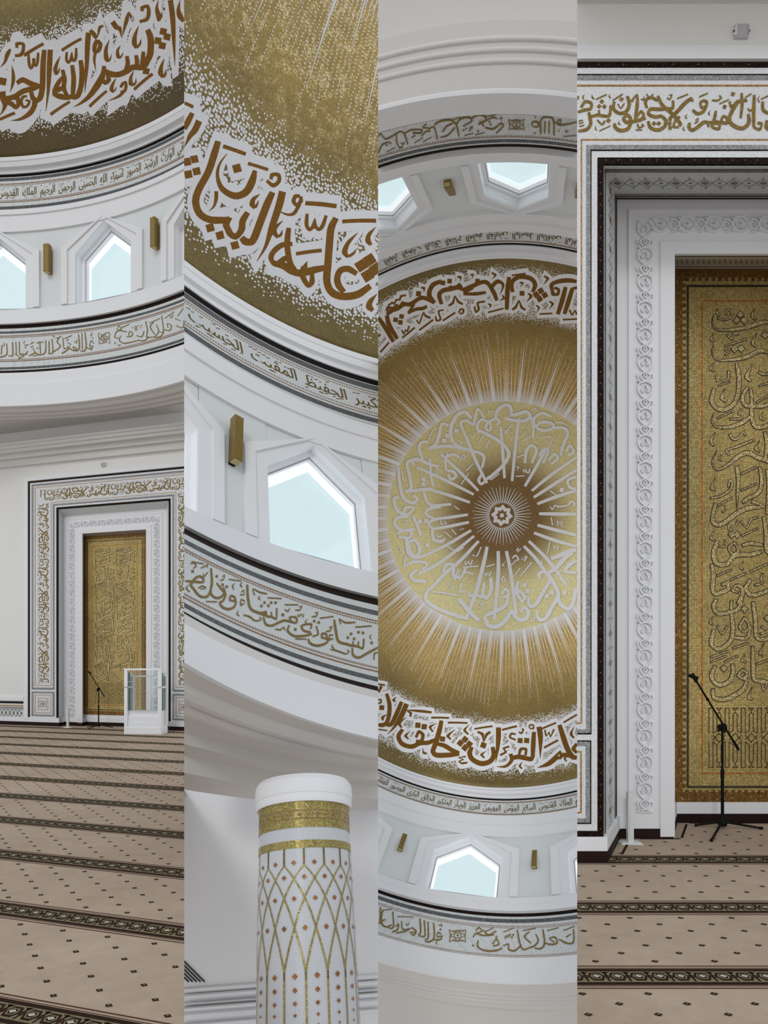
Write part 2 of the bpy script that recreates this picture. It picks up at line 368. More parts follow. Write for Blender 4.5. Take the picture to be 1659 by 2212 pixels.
def write(mb, words, f, x_right, x_left, y0, y1, gap=.35, squeeze=.62, marks=True, h=.006, mi=0):
    """words run from x_right towards x_left; f(x, y, h) maps band metres to space"""
    H = (y1 - y0); k = H * .98; x = x_right; rnd = random.Random(3); wi = 0
    while x > x_left:
        word = words[wi % len(words)]; wi += 1; xs = x
        for c in shape(word):
            v, fc, adv = glyph(c); x -= adv * k * squeeze
            if fc:
                for ox, oy in ((0, 0), (.028, .012)): mb.add([f(x + p[0] * k * squeeze + ox * H, y0 + H * .22 + p[1] * k + oy * H, h + ox * .004) for p in v], fc, mi)
        if marks:
            n = max(3, int((xs - x) / (H * .17)))
            for q in range(n):
                mx = xs - (q + .6) * (xs - x) / n; my = y0 + H * (rnd.choice((.03, .10, .82, .90, .98)) + rnd.uniform(-.03, .03)); l = H * rnd.uniform(.05, .10)
                p = [(mx - l, my - l * .4), (mx + l, my + l * .4), (mx + l, my + l * .4 + H * .05), (mx - l, my - l * .4 + H * .05)]
                mb.add([f(a, c_, h) for a, c_ in p], [(0, 1, 2, 3)], mi)
        x -= H * gap
NAMES = ('الرحمن الرحيم الملك القدوس السلام المؤمن المهيمن العزيز الجبار المتكبر الخالق البارئ المصور الغفار القهار الوهاب الرزاق الفتاح العليم القابض الباسط '
         'الخافض الرافع المعز المذل السميع البصير الحكم العدل اللطيف الخبير الحليم العظيم الغفور الشكور العلي الكبير الحفيظ المقيت الحسيب الجليل الكريم الرقيب').replace('ئ', 'ى').split()

# ---------------------------------------------------------------- traced lettering: outlines of every stroke on its own surface, plain integers
DOME_VERSE_1 = [
[1263,1805,1293,1790,1264,1837,1295,1823,1260,1884,1281,1874,1259,1934,1261,1933],
[1333,1772,1335,1771,1308,1802,1329,1792,1308,1817,1339,1798,1332,1816,1349,1804],
[1207,1828,1209,1827,1184,1853,1202,1845,1182,1868,1212,1854,1188,1878,1206,1869],
[1205,1868,1195,1870,1220,1855,1209,1858,1222,1843,1222,1843],
[1083,1922,1079,1918,1133,1898,1119,1898,1154,1874,1131,1883,1146,1862,1132,1874,1099,1884,1116,1882,1096,1894,1114,1887],
[905,1982,933,1967,926,1987,950,1972,947,1983,968,1971,959,1993,961,1993],
[963,1992,962,1992,987,1969,975,1972,1015,1942,993,1947,1024,1929,1023,1921,1029,1931,1043,1923],
[769,2035,787,2026,784,2040,808,2028,799,2043,818,2034],
[811,2039,809,2040,830,2023,819,2025,845,2009,832,2009,863,2001,859,1998],
[801,2042,820,2039,776,2063,801,2058,777,2076,795,2065,817,2063,801,2061,839,2042,812,2051,823,2037,803,2046],
[786,2068,802,2065,767,2091,783,2087,774,2113,775,2113],
[884,2020,886,2019,846,2049,866,2045,835,2071,864,2060,848,2075,865,2068],
[864,2070,856,2071,880,2058,871,2060,885,2046,885,2047],
[947,2012,948,2012,918,2030,933,2027,911,2046,934,2036,927,2045,939,2039],
[937,2041,928,2042,953,2029,945,2031,956,2022,955,2023],
[1070,1932,1072,1932,1033,1963,1053,1958,1017,1984,1048,1972,1029,1991,1048,1983],
[1047,1985,1037,1986,1071,1968,1060,1970,1077,1955,1076,1955],
[1107,1928,1136,1912,1114,1938,1152,1920,1110,1956,1149,1941,1099,1976,1135,1966,1071,2004,1098,1999],
[1087,1994,1106,1993,1062,2010,1075,2016,1041,2018,1039,2030,999,2033,1004,2042,958,2054,970,2060,911,2075,913,2085,870,2086,856,2101,840,2090,822,2103],
[1070,1982,1091,1975,1057,2002,1084,1993,1048,2019,1069,2012],
[1022,2007,1044,1998,1020,2020,1048,2010,1011,2036,1033,2030],
[965,2028,988,2019,962,2043,989,2036,944,2062,963,2058],
[818,2090,842,2084,804,2107,833,2102,788,2122,820,2113,816,2128,825,2116,857,2109,831,2113,858,2095,833,2103],
[798,2112,828,2109,754,2142,783,2142,701,2176,719,2178,651,2201,657,2204,600,2222,601,2222],
[1070,2014,1107,2002,1058,2030,1095,2018],
[1202,1884,1239,1871,1189,1902,1226,1889],
[1221,1886,1258,1873,1208,1904,1246,1891],
[1163,1918,1201,1905,1150,1936,1188,1923],
[1186,1918,1224,1905,1173,1936,1211,1923],
[998,2084,988,2083,1124,2008,1114,2007],
[1006,2042,1008,2042,974,2066,992,2061,965,2083,992,2070,988,2079,1000,2071],
[998,2075,988,2076,1015,2062,1005,2064,1015,2053,1014,2053],
[1199,1946,1202,1945,1168,1973,1188,1966,1152,1994,1184,1979,1172,1995,1190,1985],
[1190,1987,1176,1989,1205,1973,1192,1977,1203,1965,1202,1965],
[918,2105,905,2106,935,2093,924,2092,941,2089,954,2080,935,2098,954,2093,925,2107,934,2109,909,2112,907,2117],
[928,2104,940,2105,890,2127,898,2129,826,2156,826,2157],
[890,2094,892,2094,857,2115,873,2113,841,2131,867,2122,859,2132,872,2125],
[872,2126,864,2127,886,2116,879,2117,888,2110,888,2111],
[707,2200,697,2198,829,2138,819,2137],
[750,2042,781,2035,731,2073,762,2066,709,2123,731,2118,685,2176,687,2176],
[678,2114,704,2107,674,2136,706,2128,657,2165,688,2160,633,2188,655,2190,619,2194,616,2204,608,2195,594,2205],
[624,2135,648,2129,618,2161,647,2155,604,2186,633,2180,596,2202,619,2198],
[611,2194,612,2202,577,2202,573,2213,535,2207,520,2220,518,2209,486,2217,527,2206,511,2201,559,2196,554,2189],
[562,2156,584,2151,562,2174,590,2168,549,2195,577,2188,565,2208,587,2201],
[564,2167,579,2168,527,2184,548,2185,492,2207,518,2205,490,2217,512,2214],
[609,2112,623,2109,598,2130,616,2124,615,2134,618,2127,641,2121,625,2122,644,2110,648,2103,633,2123,650,2117,654,2122,651,2117,675,2109,658,2111,684,2088,670,2091],
[590,2115,584,2111,720,2064,713,2061],
[459,2263,451,2259,590,2215,583,2212],
[572,2127,574,2127,540,2145,554,2145,517,2163,542,2159,522,2173,537,2170],
[537,2170,527,2170,554,2160,545,2160,560,2150,560,2150],
[504,2126,535,2121,479,2167,510,2163,455,2216,473,2213,429,2258,431,2258],
[471,2131,497,2128,446,2163,478,2159,419,2209,452,2206,398,2232,425,2234,372,2244,387,2248],
[357,2248,388,2246,350,2257,378,2257,321,2272,339,2277,267,2289,270,2294,204,2300,204,2300],
[398,2238,384,2247,379,2236,353,2246,373,2226,349,2231],
[378,2153,393,2151,370,2176,388,2172,387,2182,389,2176,410,2169,394,2170,403,2158,421,2155,401,2171,417,2166,422,2172,418,2167,441,2158,425,2159,452,2140,438,2142],
[362,2160,355,2155,490,2119,483,2115],
[305,2167,305,2161,347,2160,336,2156,371,2144,351,2146,372,2131,355,2138,324,2136,336,2140,317,2147,334,2146],
[290,2223,282,2216,322,2215,327,2204,359,2218,377,2206,410,2216,423,2206],
[417,2206,423,2213,374,2216,379,2225,308,2229,315,2238,255,2244,262,2253,209,2251,209,2261,189,2254,188,2262],
[232,2253,245,2245,258,2255,283,2246,261,2261,289,2260,255,2264,253,2274,243,2260,224,2270,212,2258,199,2267],
[332,2238,334,2242,300,2244,311,2247,284,2257,301,2255,293,2268,304,2262,328,2262,319,2259,349,2248,332,2252,323,2247,316,2252],
[276,2185,277,2185,265,2204,284,2202,255,2220,273,2220,236,2242,237,2242],
[193,2215,232,2215,178,2230,217,2230],
[205,2195,204,2195,241,2184,232,2182,271,2167,251,2165,291,2153,280,2152],
[173,2245,210,2241,170,2259,206,2255,178,2271,206,2269,166,2283,176,2284,150,2291,151,2292],
[148,2303,143,2298,245,2284,240,2279],
]
DOME_VERSE_2 = [
[-1895,1347,-1887,1343,-1859,1378,-1851,1373],
[-1848,1416,-1823,1437,-1871,1431,-1848,1452,-1893,1439,-1877,1454,-1915,1462,-1914,1463],
[-1871,1382,-1853,1397,-1896,1393,-1874,1412,-1914,1406,-1897,1422],
[-1770,1517,-1744,1534,-1796,1540,-1765,1561,-1832,1574,-1803,1597,-1883,1597,-1854,1620,-1906,1623,-1873,1641,-1893,1669,-1865,1673,-1849,1714,-1834,1704,-1798,1746,-1794,1728,-1736,1774,-1735,1759],
[-1721,1579,-1719,1581,-1767,1589,-1757,1596,-1785,1617,-1768,1625,-1769,1666,-1748,1666,-1704,1723,-1698,1706,-1633,1744,-1654,1717,-1590,1728,-1624,1704,-1576,1698,-1597,1685],
[-1701,1625,-1661,1637,-1694,1651,-1654,1664],
[-1740,1554,-1732,1547,-1631,1628,-1623,1621],
[-1623,1659,-1617,1652,-1520,1722,-1514,1715],
[-1535,1748,-1524,1745,-1496,1781,-1494,1769,-1453,1781,-1473,1768,-1456,1754,-1472,1757,-1503,1735,-1491,1750,-1514,1748,-1497,1757],
[-1927,1489,-1895,1503,-1924,1512,-1892,1526],
[-1894,1500,-1861,1514,-1890,1523,-1857,1537],
[-1928,1525,-1895,1539,-1925,1548,-1892,1562],
[-1890,1538,-1856,1551,-1886,1560,-1853,1574],
[-1798,1652,-1780,1662,-1802,1672,-1785,1682,-1811,1687,-1803,1695,-1834,1691,-1834,1692],
[-1572,1768,-1570,1770,-1613,1761,-1597,1775,-1630,1774,-1601,1785,-1610,1796,-1595,1797],
[-1595,1800,-1606,1791,-1583,1793,-1593,1787,-1581,1782,-1582,1782],
[-1516,1783,-1488,1802,-1553,1801,-1518,1825,-1593,1831,-1557,1855,-1634,1862,-1602,1888,-1645,1865,-1633,1890,-1658,1857,-1677,1867,-1673,1843,-1696,1843],
[-1466,1802,-1428,1823,-1492,1835,-1454,1857,-1538,1881,-1507,1900,-1570,1921,-1556,1932,-1615,1943,-1614,1945],
[-1351,1858,-1351,1868,-1383,1847,-1371,1862,-1401,1861,-1378,1868,-1375,1887,-1372,1876,-1338,1886,-1359,1873,-1337,1869,-1356,1862],
[-1364,1879,-1347,1891,-1396,1893,-1385,1906,-1428,1886,-1430,1892,-1476,1859,-1477,1860],
[-1326,1900,-1321,1889,-1142,1971,-1137,1959],
[-1112,2026,-1111,2015,-900,2082,-899,2070],
[-1326,1925,-1308,1932,-1336,1956,-1313,1961,-1311,1984,-1307,1974,-1276,1983,-1295,1970,-1277,1967,-1273,1957,-1286,1979,-1264,1982,-1255,2003,-1254,1992,-1222,2002,-1241,1989,-1197,1977,-1214,1968],
[-1163,1990,-1132,2007,-1202,2010,-1160,2029,-1220,2057,-1176,2073,-1234,2102,-1190,2119,-1248,2153,-1204,2165,-1217,2201,-1184,2197,-1139,2242,-1131,2224,-1036,2268,-1050,2244,-949,2265,-968,2246],
[-1458,1895,-1457,1897,-1507,1891,-1490,1904,-1524,1904,-1495,1914,-1497,1932,-1482,1932],
[-1481,1936,-1493,1926,-1465,1933,-1477,1925,-1463,1920,-1464,1919],
[-1654,1781,-1631,1800,-1687,1791,-1656,1812,-1696,1811,-1666,1833,-1714,1816,-1710,1836,-1729,1802,-1754,1802,-1746,1769,-1771,1762],
[-1746,1751,-1723,1769,-1773,1762,-1739,1779,-1754,1796,-1728,1802],
[-1855,1719,-1819,1732,-1849,1743,-1813,1757],
[-1812,1764,-1775,1777,-1805,1788,-1769,1802],
[-1743,1828,-1705,1842,-1736,1852,-1698,1866],
[-1440,1923,-1414,1935,-1455,1948,-1422,1962,-1459,1976,-1426,1988,-1450,2024,-1418,2031,-1421,2058,-1397,2060],
[-1414,1975,-1412,1988,-1473,1953,-1464,1971,-1525,1949,-1504,1968,-1552,1963,-1523,1975,-1521,2002,-1512,1991,-1462,2013,-1473,1994,-1435,2017,-1442,2003],
[-1528,1997,-1518,1986,-1479,2027,-1460,2016,-1440,2057,-1421,2047,-1376,2091,-1374,2071,-1299,2111,-1306,2089,-1223,2129,-1227,2112],
[-1371,2062,-1346,2074,-1385,2084,-1352,2094,-1346,2133,-1335,2122,-1302,2139,-1329,2121,-1298,2112,-1324,2102],
[-1336,2062,-1334,2064,-1366,2066,-1338,2083,-1368,2073,-1352,2084],
[-1395,2023,-1397,2012,-1244,2069,-1245,2058],
[-1031,2194,-1048,2201,-1087,2160,-1095,2176,-1153,2147,-1129,2168,-1182,2167,-1143,2180,-1172,2196,-1136,2199,-1139,2224,-1113,2223],
[-1018,2081,-1016,2082,-1087,2086,-1068,2098,-1125,2108,-1090,2117,-1096,2135,-1078,2135],
[-1078,2139,-1088,2129,-1046,2137,-1056,2129,-1030,2124,-1030,2124],
[-904,2094,-902,2095,-959,2100,-937,2111,-975,2119,-941,2124,-949,2140,-931,2139],
[-997,2164,-940,2163,-966,2198,-909,2197],
[-1053,2165,-997,2165,-1022,2199,-965,2199],
[-964,2200,-906,2199,-932,2234,-874,2233],
[-1017,2204,-960,2204,-986,2239,-928,2238],
[-921,2288,-919,2290,-978,2291,-951,2305,-994,2308,-953,2314,-961,2329,-942,2326],
]
DOME_VERSE_3 = [
[-948,1582,-921,1581,-907,1652,-871,1655,-888,1714,-849,1724,-889,1760,-854,1781,-911,1766,-892,1793,-944,1762,-936,1783],
[-798,1651,-764,1665,-820,1713,-779,1730,-843,1772,-810,1797,-876,1775,-860,1798],
[-754,1669,-707,1687,-781,1747,-736,1768,-813,1812,-796,1822,-844,1841,-841,1843],
[-997,1566,-1022,1553,-982,1527,-1007,1514],
[-1026,1508,-1027,1495,-964,1528,-965,1515],
[-929,1803,-931,1795,-850,1824,-851,1816],
[-972,1648,-929,1658,-966,1678,-923,1689],
[-981,1642,-991,1631,-958,1637,-975,1627,-967,1612,-977,1619,-996,1604,-994,1615],
[-838,1617,-836,1618,-873,1633,-846,1637,-843,1653,-834,1646],
[-890,1718,-888,1720,-934,1726,-906,1738,-917,1752,-901,1753],
[-659,1766,-680,1763,-664,1739,-686,1743,-693,1727,-718,1718,-585,1747,-589,1730,-476,1761,-478,1747],
[-707,1762,-705,1764,-774,1787,-742,1795,-735,1823,-720,1820],
[-562,1898,-590,1888,-553,1874,-568,1852,-533,1886,-502,1882,-535,1908,-509,1927,-571,1904,-567,1921],
[-731,1825,-699,1840,-758,1865,-718,1871,-698,1923,-679,1907,-592,1952,-604,1927,-521,1940,-539,1915,-447,1942,-464,1918,-387,1928,-406,1908],
[-611,1804,-561,1811,-605,1835,-555,1842],
[-549,1818,-499,1824,-544,1849,-494,1855],
[-640,1848,-638,1849,-689,1870,-661,1874,-647,1897,-636,1892],
[-388,1805,-349,1811,-395,1866,-347,1874,-407,1934,-360,1944,-414,1980,-371,1976,-356,2011,-346,1987,-241,2013,-252,1988,-137,2003,-148,1983],
[-367,1949,-365,1930,-302,1962,-293,1940,-226,1985,-214,1964,-147,1998,-140,1981],
[-352,1898,-303,1903,-349,1926,-301,1931],
[-405,1821,-403,1822,-479,1838,-451,1844,-436,1874,-422,1869],
[-222,1860,-220,1861,-297,1895,-263,1898,-254,1921,-240,1914],
[-491,1960,-489,1960,-483,1985,-470,1977,-444,1992,-444,1983],
[-472,1792,-475,1780,-299,1800,-302,1788],
[-303,1828,-306,1816,-112,1827,-115,1816],
[-35,1858,-40,1848,137,1828,132,1818],
[-92,1828,-90,1829,-144,1863,-117,1862,-94,1890,-82,1882],
[-123,1894,-76,1911,-148,1919,-102,1936],
[-161,1916,-114,1933,-186,1940,-140,1957],
[-74,1918,-27,1934,-99,1943,-53,1959],
[-110,1940,-63,1956,-135,1964,-89,1980],
[-54,1950,-16,1955,-70,1987,-23,1984,-24,2025,4,2006,79,2042,76,2017,173,2019,140,2003,207,1976,160,1976,180,1932,143,1940],
[52,1918,104,1924,41,1947,93,1953],
[110,1961,111,1962,54,1985,82,1984,93,2003,105,1995],
[-82,2000,-76,2009,-147,2013,-125,2013,-109,2021,-88,2020,-141,2030,-120,2031,-105,2044,-103,2034,-50,2038,-55,2029],
[-7,1873,0,1861,38,1884,59,1872,70,1919,69,1903,98,1882,73,1874,129,1862,113,1852],
[169,1826,217,1821,181,1882,229,1877,194,1941,227,1939,209,2011,212,2011],
[313,1909,323,1918,257,1930,282,1932,278,1946,304,1946,236,1966,249,1974],
[233,1839,226,1829,373,1797,366,1786],
[320,1953,356,1944,338,1978,374,1977,301,2011,314,2021,221,2029,221,2030],
[347,1983,333,1967,406,1965,397,1943,459,1959,461,1934,540,1949,519,1931,565,1917,533,1914],
[429,1945,406,1945,439,1915,418,1905,465,1909,485,1894,466,1934,490,1929],
[390,1855,437,1849,391,1882,438,1876],
[451,1843,498,1837,452,1871,499,1864],
[375,1864,370,1874,326,1860,307,1868,331,1847,317,1838,366,1844,367,1834],
[392,1827,396,1818,423,1828,414,1818,442,1800,424,1804,425,1792,414,1800],
[495,1780,481,1782,496,1767,484,1761,516,1762,526,1753,519,1773,533,1778,490,1779,491,1787],
[517,1796,553,1790,517,1862,561,1854,528,1932,563,1926],
[554,1762,600,1748,577,1817,623,1804,613,1920,616,1920],
[645,1860,635,1853,767,1788,757,1781],
[626,1763,643,1757,648,1795,653,1781,673,1773,676,1759,692,1788,691,1775,726,1736,709,1735],
[606,1766,598,1758,736,1698,729,1690],
[746,1707,781,1689,785,1768,829,1746,828,1817,868,1793,881,1845,906,1816,930,1835,938,1812],
[895,1820,891,1839,839,1829,838,1852,783,1847,785,1865],
[784,1832,802,1837,739,1876,769,1864,793,1876,783,1862,821,1843,800,1841],
[752,1860,784,1872,679,1919,701,1933,593,1969,594,1970],
[803,1678,794,1672,919,1596,910,1589],
[894,1670,896,1670,859,1721,884,1712,894,1737,907,1726],
[916,1752,941,1754,882,1795,919,1782,922,1808,942,1790],
[854,1835,856,1835,819,1861,839,1857,841,1873,853,1865],
[454,1969,456,1970,425,1994,446,1990,453,2006,464,1999],
[-938,-1777,-914,-1791,-919,-1710,-888,-1727,-891,-1616,-865,-1629],
[-879,-1797,-852,-1804,-888,-1730,-854,-1742,-859,-1637,-831,-1651],
[-860,-1796,-868,-1813,-821,-1818,-827,-1840,-774,-1835,-779,-1857,-725,-1860,-725,-1885,-682,-1861,-682,-1886,-602,-1901,-600,-1925,-559,-1895,-542,-1919,-519,-1876,-502,-1894],
[-849,-1822,-865,-1827,-837,-1839,-843,-1856,-814,-1836,-806,-1853],
[-802,-1839,-810,-1851,-783,-1853,-774,-1874,-777,-1840,-759,-1852],
[-754,-1853,-765,-1863,-735,-1869,-730,-1890,-727,-1860,-710,-1873],
[-716,-1811,-719,-1827,-652,-1834,-653,-1854,-601,-1840,-603,-1861,-567,-1857,-572,-1872],
[-705,-1816,-719,-1825,-649,-1872,-662,-1880],
[-497,-1892,-524,-1879,-517,-1936,-551,-1932,-484,-1979,-502,-1996,-423,-2001,-429,-2020],
[-616,-1952,-583,-1951,-629,-1924,-595,-1922],
[-566,-1944,-568,-1944,-549,-1974,-566,-1964,-575,-1977,-580,-1967],
[-834,-1855,-838,-1863,-804,-1872,-800,-1885,-792,-1867,-791,-1880,-765,-1891,-768,-1902,-742,-1894,-748,-1904,-726,-1914,-732,-1924,-694,-1921,-693,-1931],
[-776,-1811,-746,-1808,-789,-1783,-760,-1780],
[-824,-1789,-795,-1786,-838,-1760,-808,-1757],
[-796,-1774,-767,-1771,-810,-1745,-780,-1741],
[-800,-1703,-787,-1709,-792,-1675,-786,-1691,-767,-1698,-768,-1712,-756,-1694,-758,-1708,-728,-1733,-739,-1737],
[-804,-1647,-810,-1657,-693,-1720,-699,-1730],
[-666,-1702,-672,-1712,-544,-1775,-550,-1785],
[-675,-1771,-662,-1780,-655,-1748,-654,-1764,-610,-1811,-609,-1827,-603,-1797,-589,-1810,-569,-1784,-560,-1796],
[-532,-1800,-518,-1804,-527,-1768,-517,-1781,-485,-1781,-498,-1788,-488,-1830,-500,-1836,-454,-1838,-455,-1848],
[-474,-1769,-480,-1779,-368,-1823,-374,-1833],
[-341,-1823,-351,-1827,-325,-1843,-330,-1854,-314,-1843,-300,-1850,-320,-1831,-309,-1823,-342,-1823,-339,-1814],
[-448,-1881,-475,-1876,-449,-1929,-479,-1934,-426,-1947,-438,-1968,-374,-1956,-375,-1981,-323,-1965,-314,-1990,-292,-1956,-278,-1975],
[-387,-1957,-400,-1966,-370,-1970,-373,-1988,-351,-1965,-342,-1980],
[-332,-1967,-343,-1978,-309,-1984,-303,-2003,-301,-1971,-283,-1981],
[-287,-1953,-293,-1971,-205,-1976,-211,-1998,-120,-1996,-108,-2018,-81,-1948,-52,-1960,-57,-1897,-32,-1905],
[-290,-1933,-287,-1949,-199,-1931,-197,-1951,-121,-1941,-121,-1957],
[-281,-1938,-288,-1951,-206,-1970,-214,-1983],
[-429,-2014,-398,-2013,-439,-1990,-408,-1988],
[-381,-2024,-350,-2023,-390,-2000,-359,-1998],
[-184,-2025,-153,-2023,-192,-2001,-160,-1999],
[-292,-2011,-294,-2011,-280,-2037,-296,-2027,-307,-2039,-311,-2029],
[-204,-2027,-206,-2028,-189,-2050,-204,-2041,-216,-2049,-217,-2039],
[-66,-2021,-67,-2022,-29,-2043,-49,-2041,-60,-2059,-68,-2050],
[-409,-1864,-415,-1874,-369,-1884,-382,-1893,-354,-1917,-353,-1932,-344,-1891,-329,-1902,-309,-1874,-300,-1885],
[-73,-1965,-92,-1983,-28,-1997,-28,-2020,1,-1985,21,-1990,-18,-1936,-16,-1935],
[-228,-1864,-212,-1868,-217,-1825,-210,-1841,-180,-1848,-198,-1853,-183,-1883,-197,-1892,-134,-1890,-136,-1902],
[-106,-1853,-108,-1854,-86,-1875,-104,-1871,-109,-1886,-117,-1878],
[-25,-1898,-26,-1899,18,-1910,0,-1915,7,-1933,-5,-1930],
[-120,-1823,-123,-1833,2,-1847,0,-1857],
[44,-2032,71,-2029,23,-1961,58,-1958,11,-1845,40,-1843],
[90,-1948,64,-1947,89,-1995,60,-2005,131,-2017,124,-2040,200,-2009,216,-2029,227,-1983,259,-1986,213,-1947,238,-1940],
[78,-2034,77,-2042,176,-2041,175,-2049],
[131,-1954,166,-1950,127,-1927,162,-1924],
[135,-1974,133,-1975,163,-1996,144,-1992,135,-2004,130,-1995],
[179,-1886,177,-1887,225,-1919,201,-1919,198,-1941,187,-1934],
[72,-1838,64,-1849,103,-1853,89,-1864,121,-1886,122,-1901,132,-1853,147,-1862,166,-1834,175,-1844],
[303,-1981,301,-1982,343,-2011,321,-2010,310,-2030,301,-2022],
[258,-1955,291,-1968,278,-1928,311,-1942],
[224,-1935,257,-1948,243,-1908,277,-1922],
[288,-1929,321,-1942,308,-1902,341,-1916],
[250,-1909,283,-1923,270,-1881,303,-1896],
[388,-1928,364,-1925,374,-1970,346,-1981,413,-1982,403,-2004,478,-1983,476,-2006,533,-1977,534,-1994],
[356,-1958,375,-1959,364,-1920,379,-1933,416,-1918,400,-1933,421,-1953,401,-1946,382,-1968,376,-1955],
[448,-1964,474,-1957,426,-1893,460,-1883,403,-1809,431,-1801],
[496,-1955,522,-1947,472,-1884,505,-1874,453,-1809,480,-1801],
[512,-1940,504,-1955,544,-1946,536,-1961],
[255,-1819,254,-1820,281,-1851,264,-1849,254,-1868,247,-1861],
[350,-1836,348,-1836,385,-1870,365,-1868,353,-1889,346,-1881],
[279,-1806,278,-1816,376,-1807,375,-1817],
[458,-1764,457,-1775,564,-1765,562,-1775],
[495,-1825,507,-1831,525,-1791,524,-1806,542,-1813,542,-1828,553,-1794,566,-1800],
[-989,-1541,-996,-1550,-906,-1615,-913,-1623],
[-966,-1653,-974,-1662,-948,-1671,-956,-1679],
]
